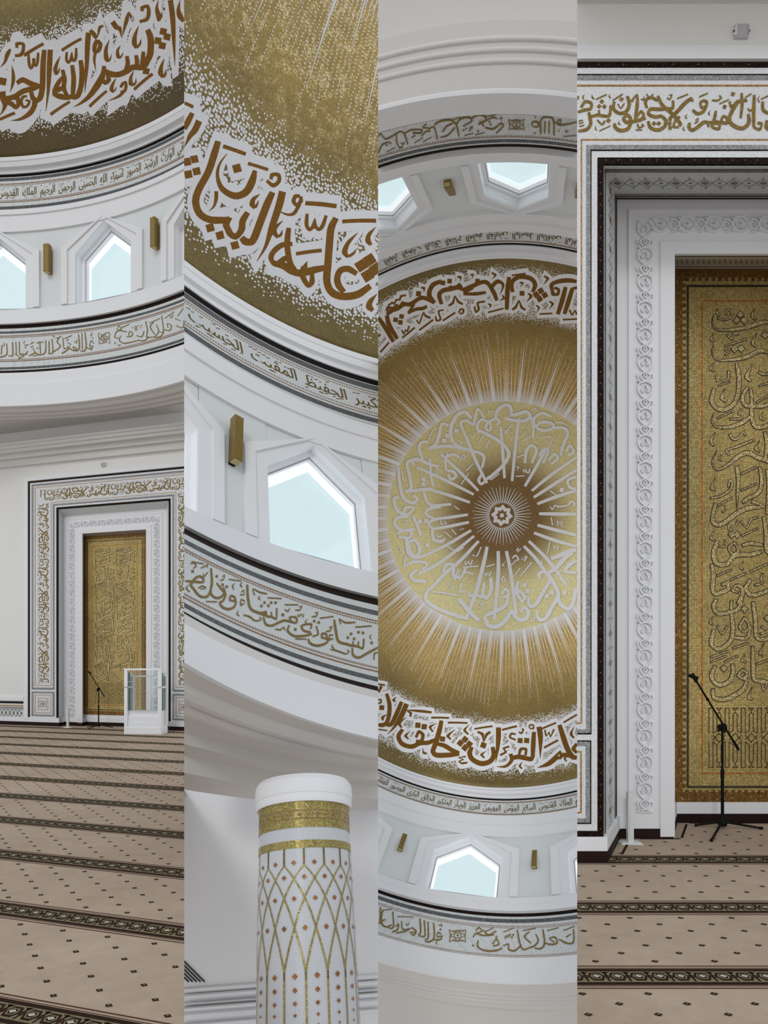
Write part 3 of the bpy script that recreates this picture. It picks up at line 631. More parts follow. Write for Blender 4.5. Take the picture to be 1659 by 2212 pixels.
MEDALLION_VERSE = [
[18,-388,-8,-385,3,-561,-29,-558,-9,-674,-41,-671,-36,-907,-61,-905],
[96,-359,69,-361,114,-675,82,-677,134,-991,110,-993],
[227,-306,203,-318,326,-502,297,-517,407,-683,384,-695],
[298,-262,279,-281,475,-431,453,-456,701,-632,685,-651],
[321,-193,304,-216,519,-345,498,-373,714,-509,698,-531],
[358,-128,346,-154,551,-219,537,-251,733,-304,722,-330],
[380,-28,378,-57,575,-41,572,-77,754,-67,751,-95],
[370,89,375,61,574,124,579,89,772,143,776,115],
[341,171,349,143,557,228,565,193,783,253,788,226],
[289,257,307,234,505,431,530,405,718,643,739,624],
[243,312,263,290,403,455,430,431,623,702,645,683],
[59,370,90,362,122,589,160,579,228,985,258,978],
[-28,372,6,370,-10,619,32,618,1,1037,35,1037],
[-147,329,-114,334,-178,522,-136,530,-230,796,-188,807,-295,1033,-262,1043],
[-235,266,-212,286,-412,466,-385,492,-580,615,-553,641,-703,760,-680,780],
[-284,214,-266,235,-494,388,-471,415,-662,510,-643,539,-827,590,-814,614],
[-317,154,-301,178,-549,294,-531,324,-768,405,-754,429],
[-339,67,-332,94,-554,109,-546,143,-716,134,-711,161],
[-353,-12,-348,15,-531,11,-526,45,-706,29,-703,56],
[-332,-139,-340,-113,-505,-206,-515,-174,-705,-273,-713,-247],
[-295,-222,-306,-197,-555,-363,-568,-333,-852,-517,-863,-494],
[-246,-259,-264,-240,-402,-424,-424,-400,-621,-642,-639,-623],
[-159,-336,-183,-323,-275,-574,-304,-560,-396,-872,-419,-862],
[-213,-489,-239,-492,-200,-627,-227,-610,-335,-684,-344,-652,-555,-730,-557,-697,-745,-705,-744,-679],
[-738,-680,-750,-704,-660,-723,-684,-745,-616,-839,-646,-850,-595,-915,-610,-943,-543,-905,-537,-932],
[-492,-749,-522,-739,-511,-832,-548,-830,-494,-921,-528,-935,-437,-1008,-457,-1038,-384,-1022,-371,-1058,-339,-971,-316,-992],
[-513,-733,-501,-755,-418,-679,-406,-702],
[-396,-871,-420,-863,-415,-933,-442,-946,-376,-948,-374,-979,-306,-913,-317,-942,-271,-1006,-300,-1016,-259,-1055,-261,-1085,-214,-981,-193,-995],
[-241,-847,-265,-839,-261,-913,-291,-918,-224,-958,-231,-988,-168,-937,-169,-968,-99,-968,-95,-998,-74,-953,-43,-955,-99,-932,-82,-914],
[-165,-960,-148,-945,-204,-920,-176,-912,-187,-855,-174,-881,-132,-880,-157,-893,-139,-948,-162,-945],
[-260,-854,-246,-880,-82,-757,-60,-786,19,-646,56,-652,-41,-519,-10,-497,-170,-387,-149,-364],
[-158,-411,-138,-392,-221,-339,-222,-305,-238,-363,-271,-358,-213,-420,-237,-432],
[-83,-975,-111,-979,-70,-1039,-101,-1056,-16,-1090,-26,-1123,25,-1083,50,-1108,43,-1006,70,-1012],
[12,-998,-17,-982,108,-1011,98,-1043,189,-1037,203,-1066,206,-1001,237,-988,139,-980,142,-947,12,-998,-17,-982],
[209,-1037,230,-1045,246,-934,274,-940,256,-799,279,-800],
[297,-905,274,-899,278,-979,249,-989,339,-1027,332,-1056,426,-1001,432,-1024],
[310,-915,283,-901,336,-943,322,-970,416,-941,429,-968,440,-919,469,-910,369,-897,370,-866,310,-915,283,-901],
[462,-896,460,-922,536,-897,546,-928,573,-864,604,-872,541,-751,572,-743,529,-651,555,-646],
[602,-683,580,-694,622,-735,618,-766,646,-696,675,-691,605,-664,620,-644],
[216,-553,190,-556,226,-674,197,-687,260,-716,259,-748,294,-681,324,-688,259,-562,283,-554],
[349,-630,329,-643,385,-686,375,-714,409,-681,435,-694,370,-568,392,-560],
[439,-584,421,-600,483,-642,481,-672,507,-622,535,-623,452,-565,469,-548],
[-785,-578,-808,-569,-813,-677,-842,-675,-799,-738,-818,-762,-738,-750,-741,-776],
[-969,-247,-982,-273,-906,-287,-935,-304,-914,-428,-946,-424,-933,-545,-959,-564,-875,-565,-878,-601,-798,-559,-795,-588],
[-869,-525,-891,-514,-886,-565,-913,-578,-854,-574,-852,-607,-745,-518,-734,-549,-655,-492,-648,-518],
[-746,-597,-724,-597,-745,-415,-717,-419,-720,-297,-697,-301],
[-574,-465,-597,-465,-571,-585,-595,-602,-511,-616,-509,-646,-453,-582,-441,-603],
[-576,-452,-571,-478,-522,-438,-503,-465,-503,-410,-472,-401,-533,-390,-540,-357,-557,-433,-578,-419],
[-1039,-508,-1014,-509,-1035,-312,-1004,-318,-995,-171,-971,-194,-897,-120,-905,-156,-849,-183,-882,-180,-899,-228,-914,-205],
[-1039,-226,-1028,-199,-1093,-199,-1065,-181,-1064,-60,-1040,-82,-956,1,-963,-36,-886,-92,-916,-79,-980,-106,-963,-74,-1006,-47,-983,-32],
[-968,-245,-971,-274,-875,-249,-878,-285,-748,-256,-742,-292,-687,-230,-677,-256],
[-817,-260,-793,-267,-795,-163,-768,-179,-725,-87,-715,-118,-529,-97,-532,-125],
[-698,25,-711,48,-765,-17,-795,-9,-746,-51,-766,-79,-630,-73,-636,-100],
[-693,139,-709,156,-738,94,-767,93,-709,70,-724,41,-601,45,-608,20],
[-949,-12,-946,18,-1062,-8,-1042,23,-1090,73,-1059,67,-1008,158,-999,124,-883,152,-887,123],
[-918,-3,-895,-12,-877,106,-848,95,-833,217,-810,210],
[-1042,187,-1056,164,-994,159,-1001,125,-933,169,-907,153,-945,210,-927,240,-1036,189,-1038,216],
[-967,239,-940,233,-923,392,-897,370,-839,436,-856,400,-810,334,-846,338,-875,237,-886,273,-957,260,-946,290],
[-727,149,-699,146,-709,264,-683,242,-615,300,-622,263,-571,269,-587,244],
[-978,237,-952,234,-948,387,-921,370,-860,453,-856,419,-757,431,-765,403],
[-970,424,-945,430,-970,514,-953,490,-865,490,-870,457,-757,512,-727,503,-798,552,-777,570],
[-847,546,-826,568,-910,605,-876,611,-859,675,-844,647,-736,698,-735,671],
[-709,738,-680,753,-743,812,-705,819,-718,885,-690,867,-588,968,-574,938,-423,1026,-416,993,-260,1062,-255,1036],
[-398,876,-374,852,-344,926,-313,896,-255,1006,-224,977,-156,1075,-132,1051],
[-83,649,-49,647,-72,767,-30,774,-95,832,-87,870,-134,789,-158,809],
[-146,698,-114,702,-153,820,-130,850,-190,805,-198,833],
[-299,810,-277,796,-270,847,-260,818,-184,827,-192,803],
[-374,761,-397,749,-366,719,-357,692,-390,800,-367,783,-315,803,-317,780],
[-554,608,-584,598,-537,544,-563,512,-485,543,-460,516,-478,641,-448,620,-400,670,-391,642],
[-430,686,-461,675,-416,599,-415,562,-396,687,-393,650,-325,562,-354,548],
[-107,1028,-73,1013,-52,1113,-28,1080,61,1120,45,1083,156,1050,119,1026,209,949,175,934],
[179,951,205,932,243,1025,263,993,349,1024,327,995,390,939,350,948,318,886,322,922,269,940,296,957],
[83,811,57,798,105,767,104,733,125,799,161,806,73,825,88,848],
[125,814,156,820,104,892,138,911,12,953,34,982,-92,1002,-77,1027],
[212,662,244,664,203,766,241,756,288,867,286,832,331,801,292,809,254,740,249,776,178,776,193,802],
[469,608,436,616,460,573,423,556,494,558,500,519,544,599,574,570,615,690,651,671,632,748,672,747,592,831,629,842,535,954,560,979,489,967,469,1000,464,909,434,921],
[547,603,576,614,484,718,521,733,419,846,446,873,385,862,367,896,365,807,333,818],
[556,417,539,385,648,370,627,331,730,320,711,280,795,286,783,254],
[541,559,519,533,629,492,596,464,706,381,673,353,769,319,747,293],
[788,361,810,385,717,422,750,445,685,512,721,488,811,508,811,476],
[637,756,668,740,668,826,699,796,767,858,757,823,824,778,785,771,834,633,801,634],
[283,670,327,672,280,711,324,713],
[315,727,360,729,312,768,356,770],
[520,747,563,747,516,787,559,787],
[567,704,609,704,563,744,606,744],
[691,682,733,681,688,722,730,721],
[570,-332,611,-328,567,-289,608,-286],
[-819,-407,-780,-398,-827,-364,-788,-354],
[-820,-355,-781,-346,-828,-312,-788,-302],
[-856,36,-815,46,-862,79,-821,89],
[-796,33,-754,42,-802,76,-760,86],
[-488,-891,-449,-884,-497,-851,-457,-843],
[-610,-795,-571,-787,-619,-753,-580,-745],
[-578,-843,-539,-836,-587,-802,-548,-795],
[-773,288,-731,298,-778,331,-736,341],
[-363,494,-348,489,-344,533,-341,513,-318,508,-318,487,-294,537,-298,516,-270,481,-286,475],
[-460,663,-462,648,-377,665,-388,647,-337,615,-345,596,-255,631,-253,615],
[-140,612,-127,602,-113,641,-115,621,-99,616,-100,595,-79,643,-82,624,-60,594,-77,589],
[-665,794,-665,778,-401,838,-400,822],
[-120,550,-125,537,-33,520,-39,507],
[255,615,243,608,362,466,350,459],
[128,539,118,531,211,443,202,436],
[165,648,155,641,247,534,236,528],
[-371,562,-373,548,-208,547,-210,533],
[-285,433,-284,420,-227,438,-236,425,-187,336,-199,331],
[-555,341,-548,329,-457,398,-458,379,-378,356,-386,343],
[-511,-92,-504,-103,-446,-46,-439,-56],
[-432,-317,-442,-324,-358,-434,-368,-441],
[-384,-459,-393,-468,-310,-537,-319,-545],
[-445,-563,-455,-570,-408,-627,-418,-633],
[-603,-566,-613,-571,-552,-666,-562,-672],
[-261,-741,-271,-747,-212,-815,-222,-822],
[-187,-692,-198,-697,-151,-780,-162,-784],
[-7,-842,-16,-850,74,-940,66,-948],
[304,-807,302,-818,445,-825,443,-837],
[423,-712,412,-717,473,-824,462,-829],
[176,-773,169,-782,246,-824,239,-833],
[121,-608,117,-620,194,-636,190,-648],
[118,-404,117,-416,206,-415,204,-427],
[-130,-358,-138,-368,-44,-432,-52,-441],
[-596,182,-588,173,-522,249,-514,240],
[-528,157,-519,149,-473,217,-464,208],
[512,363,500,362,531,234,519,233],
[474,-287,480,-298,540,-248,545,-259],
[508,-19,520,-22,528,62,540,59],
[186,-495,202,-499,201,-455,203,-476,218,-488,220,-508,221,-459,233,-475,259,-461,245,-476,264,-506,248,-507],
[572,13,587,8,590,64,591,44,605,24,605,4,623,66,621,46,637,12,622,9],
[559,262,573,258,575,305,577,288,592,278,593,260,609,313,607,296,624,267,610,265],
[487,-122,496,-133,521,-96,517,-113,544,-137,537,-153,578,-127,578,-145,664,-151,660,-165],
[675,-154,661,-164,697,-189,691,-211,717,-179,735,-191,715,-154,732,-152],
[653,-369,628,-373,660,-412,635,-431,718,-441,708,-465],
[633,-361,649,-381,675,-322,685,-352,725,-323,726,-349],
[86,-524,86,-525,136,-510,150,-518,122,-477,131,-473],
[-577,515,-576,514,-563,546,-561,535,-522,520,-529,511],
[-526,732,-536,725,-514,711,-514,697,-496,744,-486,739],
[-457,705,-455,705,-478,757,-462,751,-445,771,-441,762],
[76,462,77,463,39,518,57,513,66,531,72,522],
[58,626,72,629,48,669,64,661,97,681,83,669,79,631,66,635],
[476,398,477,398,448,454,464,447,474,465,479,456],
[738,542,739,542,730,584,742,573,760,585,761,575],
[185,356,173,348,193,334,199,317,190,372,197,356,229,334,217,325],
[145,439,135,426,176,414,178,394,196,438,217,440,164,462,175,474],
[254,453,240,444,278,417,274,398,287,421,307,415,267,455,282,462],
[-641,59,-629,57,-632,104,-623,92,-570,95,-584,90,-599,61,-607,70],
[-408,140,-407,141,-431,163,-422,157,-380,152,-383,142],
[-678,213,-668,203,-647,244,-645,226,-606,223,-613,210],
[-689,-440,-700,-443,-681,-485,-682,-501,-671,-445,-659,-437,-689,-445,-688,-433],
[-427,-601,-436,-608,-413,-623,-413,-638,-402,-606,-387,-604,-423,-591,-416,-581],
[-336,-800,-340,-811,-295,-815,-308,-821,-307,-857,-318,-853],
[-13,-871,-11,-882,12,-868,24,-874,-5,-837,6,-832],
[158,-859,167,-866,183,-832,181,-846,203,-873,193,-878],
[-172,-1068,-162,-1073,-158,-1040,-153,-1054,-118,-1060,-123,-1070],
[255,-1071,250,-1081,273,-1082,277,-1095,283,-1063,293,-1068],
[-733,-783,-743,-787,-718,-819,-730,-825,-681,-879,-690,-885],
[-1006,-481,-995,-482,-1000,-387,-988,-394,-981,-372,-974,-382],
[-991,57,-996,46,-973,47,-968,33,-971,63,-958,71,-996,71,-991,83],
[-1037,308,-1028,303,-986,390,-977,384],
[-975,402,-962,400,-957,455,-945,452],
[467,-962,467,-973,534,-958,537,-971,581,-933,586,-943],
[-453,-765,-441,-772,-436,-735,-434,-752,-417,-758,-428,-766],
[-720,621,-719,622,-735,662,-722,654,-703,665,-704,654],
[-167,886,-153,881,-140,927,-140,910,-123,890,-118,874,-134,940,-119,942],
[-394,1022,-391,1009,-361,1028,-343,1027,-397,1045,-380,1043,-310,1056,-310,1043],
[-71,909,-70,910,-92,955,-79,947,-45,954,-47,944],
[388,989,400,982,417,1023,418,1008,452,981,440,974],
]
FRIEZE_VERSE_1 = [
[3486,1100,3492,1103,3465,1134,3471,1140,3429,1133,3429,1140,3383,1116,3381,1121],
[3462,1146,3468,1150,3450,1169,3451,1176,3433,1151,3425,1148,3457,1145,3454,1140],
[3430,1153,3432,1158,3359,1165,3362,1170],
[3490,1099,3488,1104,3451,1085,3450,1090],
[3436,1105,3430,1102,3450,1075,3442,1075,3408,1044,3406,1051,3342,1041,3344,1048,3288,1041,3289,1046],
[3364,1091,3371,1094,3356,1114,3360,1121,3337,1105,3329,1106,3346,1087,3340,1081,3383,1090,3382,1084],
[3314,1138,3317,1143,3292,1143,3295,1147],
[3314,1126,3317,1131,3290,1131,3293,1136],
[3312,1114,3315,1119,3287,1119,3290,1124],
[3299,1077,3298,1082,3251,1060,3256,1067,3228,1095,3235,1099],
[3289,1044,3288,1050,3227,1030,3230,1037,3186,1051,3191,1056],
[3222,1159,3214,1158,3208,1096,3198,1094,3212,1049,3205,1052,3150,1039,3151,1045],
[3151,1142,3145,1137,3183,1113,3173,1111,3141,1054,3134,1055],
[3187,1139,3189,1143,3090,1147,3092,1152],
[3126,1115,3119,1115,3108,1068,3099,1064,3145,1039,3140,1035],
[3096,1062,3097,1067,3057,1057,3064,1063,3072,1164,3080,1165],
[3147,1035,3148,1041,3089,1026,3093,1033,3053,1049,3058,1054],
[3066,1070,3065,1075,3001,1047,3006,1054,2984,1077,2992,1076,3027,1103,3022,1097,3023,1073,3015,1072],
[3049,1138,3052,1142,2960,1160,2964,1164],
[2947,1064,2945,1069,2880,1036,2885,1043,2868,1083,2876,1085],
[2958,1115,2955,1119,2905,1087,2903,1090],
[2928,1123,2933,1127,2875,1160,2880,1164],
[3006,1146,3001,1148,2988,1125,2988,1131,2969,1145,2975,1148],
[3279,1145,3272,1140,3285,1141,3278,1136],
[3262,1131,3255,1125,3268,1127,3261,1121],
[3254,1144,3247,1138,3260,1140,3253,1134],
[3334,1145,3327,1139,3339,1140,3333,1135],
[3483,1070,3477,1068,3487,1055,3481,1053],
[3460,1040,3461,1045,3431,1039,3432,1044],
[3656,1085,3661,1082,3680,1110,3678,1102,3697,1070,3689,1074,3669,1068,3661,1069,3689,1056,3687,1048,3715,1066,3717,1060],
[3734,1171,3727,1171,3726,1073,3716,1070,3742,1044,3737,1037,3771,1053,3772,1047],
[3759,1169,3752,1168,3755,1052,3748,1051],
[3786,1164,3779,1164,3781,1072,3772,1068,3804,1053,3804,1046,3824,1081,3830,1078],
[3829,1081,3825,1086,3802,1065,3793,1064,3822,1059,3822,1051,3852,1077,3856,1072],
[3853,1089,3851,1083,3876,1086,3868,1083,3863,1072,3854,1070,3893,1058,3888,1051,3919,1046,3915,1040],
[3893,1142,3896,1147,3833,1159,3835,1164],
[3910,1151,3903,1151,3900,1076,3895,1082,3863,1076,3864,1082],
[3936,1161,3930,1157,3957,1127,3948,1127,3931,1094,3922,1092,3991,1060,3986,1054],
[3961,1150,3963,1154,3916,1161,3918,1166],
[3996,1151,3989,1151,3990,1060,3983,1054,4024,1057,4023,1050],
[4019,1137,4011,1136,4017,1057,4010,1056],
[4043,1147,4036,1146,4047,1065,4040,1060,4089,1052,4090,1044,4118,1069,4122,1063],
[4089,1142,4082,1141,4084,1056,4077,1056],
[4111,1129,4112,1134,4058,1133,4059,1138],
[4140,1096,4134,1098,4128,1066,4120,1062,4169,1048,4166,1042],
[4178,1081,4173,1076,4202,1058,4201,1050,4221,1068,4224,1062],
[4243,1150,4236,1150,4236,1054,4230,1060,4180,1056,4180,1062],
[4268,1148,4262,1148,4263,1050,4257,1050],
[4294,1144,4287,1144,4292,1058,4285,1053,4320,1054,4319,1047],
[4335,1137,4329,1137,4334,1067,4327,1062,4366,1049,4364,1041,4382,1049,4382,1042],
[4368,1130,4362,1129,4375,1062,4368,1061],
[3684,1169,3683,1169,3678,1149,3671,1147,3690,1140,3687,1137],
[4157,1124,4160,1128,4127,1138,4130,1142],
[4201,1117,4202,1123,4167,1120,4168,1125],
[4208,1135,4212,1138,4195,1146,4199,1150],
[4138,1114,4131,1109,4143,1109,4137,1103],
[4151,1111,4144,1106,4156,1105,4149,1100],
[4193,1109,4187,1104,4199,1103,4192,1098],
[3670,1130,3663,1124,3676,1124,3669,1118],
[3864,1117,3857,1111,3869,1111,3863,1105],
[3850,1107,3843,1102,3856,1102,3849,1096],
[4110,1089,4112,1094,4093,1096,4095,1100],
[4275,1065,4272,1069,4233,1031,4229,1035],
[3819,1116,3816,1120,3800,1101,3802,1108,3792,1127,3798,1128],
[3874,1123,3879,1126,3861,1137,3865,1141],
[3990,1172,3987,1176,3972,1159,3969,1163],
[3677,1055,3671,1053,3682,1040,3676,1038],
[4136,1038,4138,1043,4093,1048,4095,1053],
[4247,1023,4249,1028,4204,1042,4207,1046],
[4357,1149,4357,1150,4351,1133,4346,1134,4355,1118,4351,1117],
[3617,1149,3619,1153,3593,1129,3592,1133,3572,1134,3575,1138,3548,1140,3549,1144,3530,1136,3526,1138,3535,1109,3530,1108,3527,1070,3524,1067,3556,1083,3556,1079,3574,1079,3573,1075,3597,1079,3596,1075,3614,1079,3617,1076,3609,1100,3614,1101,3618,1129,3623,1129,3617,1149,3619,1153],
[3573,1138,3574,1134,3599,1118,3594,1117,3574,1075,3573,1079,3549,1101,3554,1102,3573,1138,3574,1134],
[3609,1110,3614,1111,3575,1121,3576,1125,3535,1105,3530,1104,3574,1095,3573,1091,3609,1110,3614,1111],
[3573,1115,3563,1105,3584,1108,3573,1098],
]
FRIEZE_VERSE_2 = [
[7320,564,7315,573,7284,587,7271,602,7286,572,7275,576,7316,545,7315,540],
[7343,519,7319,531,7358,495,7334,508],
[7299,589,7290,600,7205,625,7196,637],
[7463,393,7452,408,7376,430,7362,449,7306,464,7310,471,7274,510,7297,492,7299,511,7312,492,7358,468,7354,460,7440,389,7420,398,7440,366,7417,384,7425,334,7405,353,7354,362,7352,374,7286,426,7293,428],
[7436,396,7435,396,7496,346,7482,353,7487,328,7475,338],
[7384,395,7383,401,7337,427,7329,439,7322,429,7310,433,7364,405,7368,397],
[7263,538,7253,545,7268,516,7260,527,7231,551,7234,555,7210,570,7210,575],
[7251,574,7250,580,7209,607,7208,615,7178,635,7165,649,7198,610,7190,612],
[7168,621,7152,630,7239,500,7220,508,7307,410,7286,423,7301,383,7281,402,7255,399,7248,414,7192,447,7202,449,7161,488,7175,484],
[7200,512,7184,525,7195,481,7175,497,7186,464,7170,477],
[7150,590,7138,589,7172,566,7161,564],
[7150,550,7148,558,7112,577,7115,581,7074,630,7086,616,7111,598,7111,593],
[7072,596,7064,607,6974,633,6966,644],
[7165,505,7149,514,7187,453,7171,460,7238,400,7234,393,7273,378,7277,368],
[7122,440,7139,430,7104,480,7126,461,7140,472,7140,461,7180,421,7157,438,7139,432,7116,448,7176,392,7171,386,7233,359,7245,342,7266,358,7288,340,7264,380,7282,368],
[7149,538,7134,540,7169,514,7153,516],
[7123,539,7107,541,7143,516,7127,518],
[7394,322,7388,330,7296,362,7290,371],
[7034,595,7033,594,7076,556,7066,559,7085,527,7075,534],
[6961,641,6960,641,7003,597,6989,604,7001,580,6991,589],
[7042,480,7054,467,7069,480,7071,471,7107,431,7090,445,7075,447,7059,456,7113,425,7115,417],
[7057,507,7051,517,7021,524,7024,528,6994,570,7005,557,7031,540,7030,535],
[6946,625,6929,633,7017,504,6994,517,7050,425,7025,444,6995,419,6975,441,6944,426,6928,443],
[6926,566,6939,558,6911,607,6913,615,6881,599,6868,615,6825,614,6816,627],
[6988,425,6980,439,6940,446,6920,465,6950,420,6929,438,6909,431,6893,450,6875,433,6875,444,6808,529,6822,524],
[6926,468,6914,473,6950,429,6938,434],
[6886,475,6874,481,6912,432,6900,437],
[6886,544,6871,545,6905,521,6891,522],
[6930,505,6915,506,6949,483,6934,484],
[6869,531,6855,532,6889,509,6874,509],
[6830,567,6815,568,6849,544,6834,545],
[6794,582,6779,582,6813,559,6798,559],
[6840,581,6833,592,6727,622,6720,633],
[6881,584,6880,584,6918,552,6906,557,6917,535,6906,543],
[6982,408,6965,418,7003,355,6982,372,6953,363,6943,379,6871,412,6866,426,6813,443,6802,461,6731,459,6734,469,6694,517,6715,499,6760,492,6751,488,6771,455,6754,465],
[6797,502,6780,502,6818,478,6801,478],
[6760,537,6750,547,6741,530,6737,541,6705,567,6710,569],
[6733,577,6727,588,6622,620,6616,631],
[7138,356,7130,366,7095,362,7083,375,7072,350,7061,362,7008,380,7014,382,6999,404,7011,397],
[7148,383,7147,383,7190,345,7177,352,7181,334,7171,342],
[6944,349,6937,358,6899,360,6895,370,6864,387,6853,399,6870,370,6858,376],
[6675,564,6669,574,6637,578,6636,587,6591,628,6604,617,6624,612,6628,603],
[6679,536,6669,543,6680,517,6673,528,6651,543,6646,554,6643,530,6640,539,6619,563,6626,561],
[6808,423,6797,424,6854,370,6833,382,6825,347,6808,365,6739,374,6730,390,6662,411,6657,424],
[6638,455,6651,452,6604,504,6624,486,6702,460,6692,456,6718,415,6697,432,6666,421,6654,436],
[6770,420,6755,420,6789,400,6774,399],
[6825,332,6819,341,6733,360,6727,368],
[6573,555,6569,564,6532,573,6534,580,6496,618,6509,608,6526,604,6529,596],
[6611,533,6610,533,6655,497,6644,501,6649,481,6639,489],
[6516,563,6512,573,6397,615,6392,625],
[6590,489,6576,496,6614,434,6604,432,6666,404,6668,395],
[6571,540,6557,540,6590,519,6575,518],
[6541,541,6527,540,6560,519,6545,519],
[6558,410,6574,404,6534,461,6554,444,6577,448,6572,439,6604,407,6583,422,6565,412,6544,424,6593,385,6590,376,6669,350,6680,333,6712,350,6733,334,6707,375,6724,365],
[6414,589,6397,596,6462,492,6440,502,6492,415,6469,432,6437,410,6418,430,6397,408,6382,424],
[6368,574,6381,568,6360,606,6362,615,6336,587,6324,603,6254,615,6247,627],
[6490,465,6496,455,6523,455,6519,449,6545,417,6530,429,6517,428,6503,434,6549,416,6553,407],
[6534,468,6530,477,6496,484,6498,491,6453,533,6466,523,6488,514,6489,507],
[6434,413,6421,428,6399,411,6384,428,6358,417,6343,435,6321,415,6321,427,6259,498,6272,497],
[6371,453,6359,457,6393,415,6382,418],
[6327,465,6316,468,6354,421,6343,424],
[6341,523,6326,521,6359,502,6345,500],
[6385,485,6371,483,6404,464,6390,462],
[6341,489,6327,487,6359,468,6345,466],
[6274,553,6260,551,6292,532,6278,530],
[6242,557,6228,554,6260,535,6246,533],
[6279,573,6274,583,6145,618,6140,629],
[6411,398,6396,403,6443,343,6423,357,6403,334,6392,350,6307,386,6306,399,6198,449,6197,460],
[6223,492,6209,489,6241,471,6227,469],
[6174,556,6174,556,6211,530,6203,530,6217,504,6208,509],
[6592,340,6584,348,6538,342,6528,353,6490,338,6484,347,6447,365,6457,364,6447,379,6458,373],
[6529,396,6529,396,6564,369,6554,372,6556,353,6547,359],
[6220,420,6223,412,6259,402,6254,397,6296,351,6287,353],
]
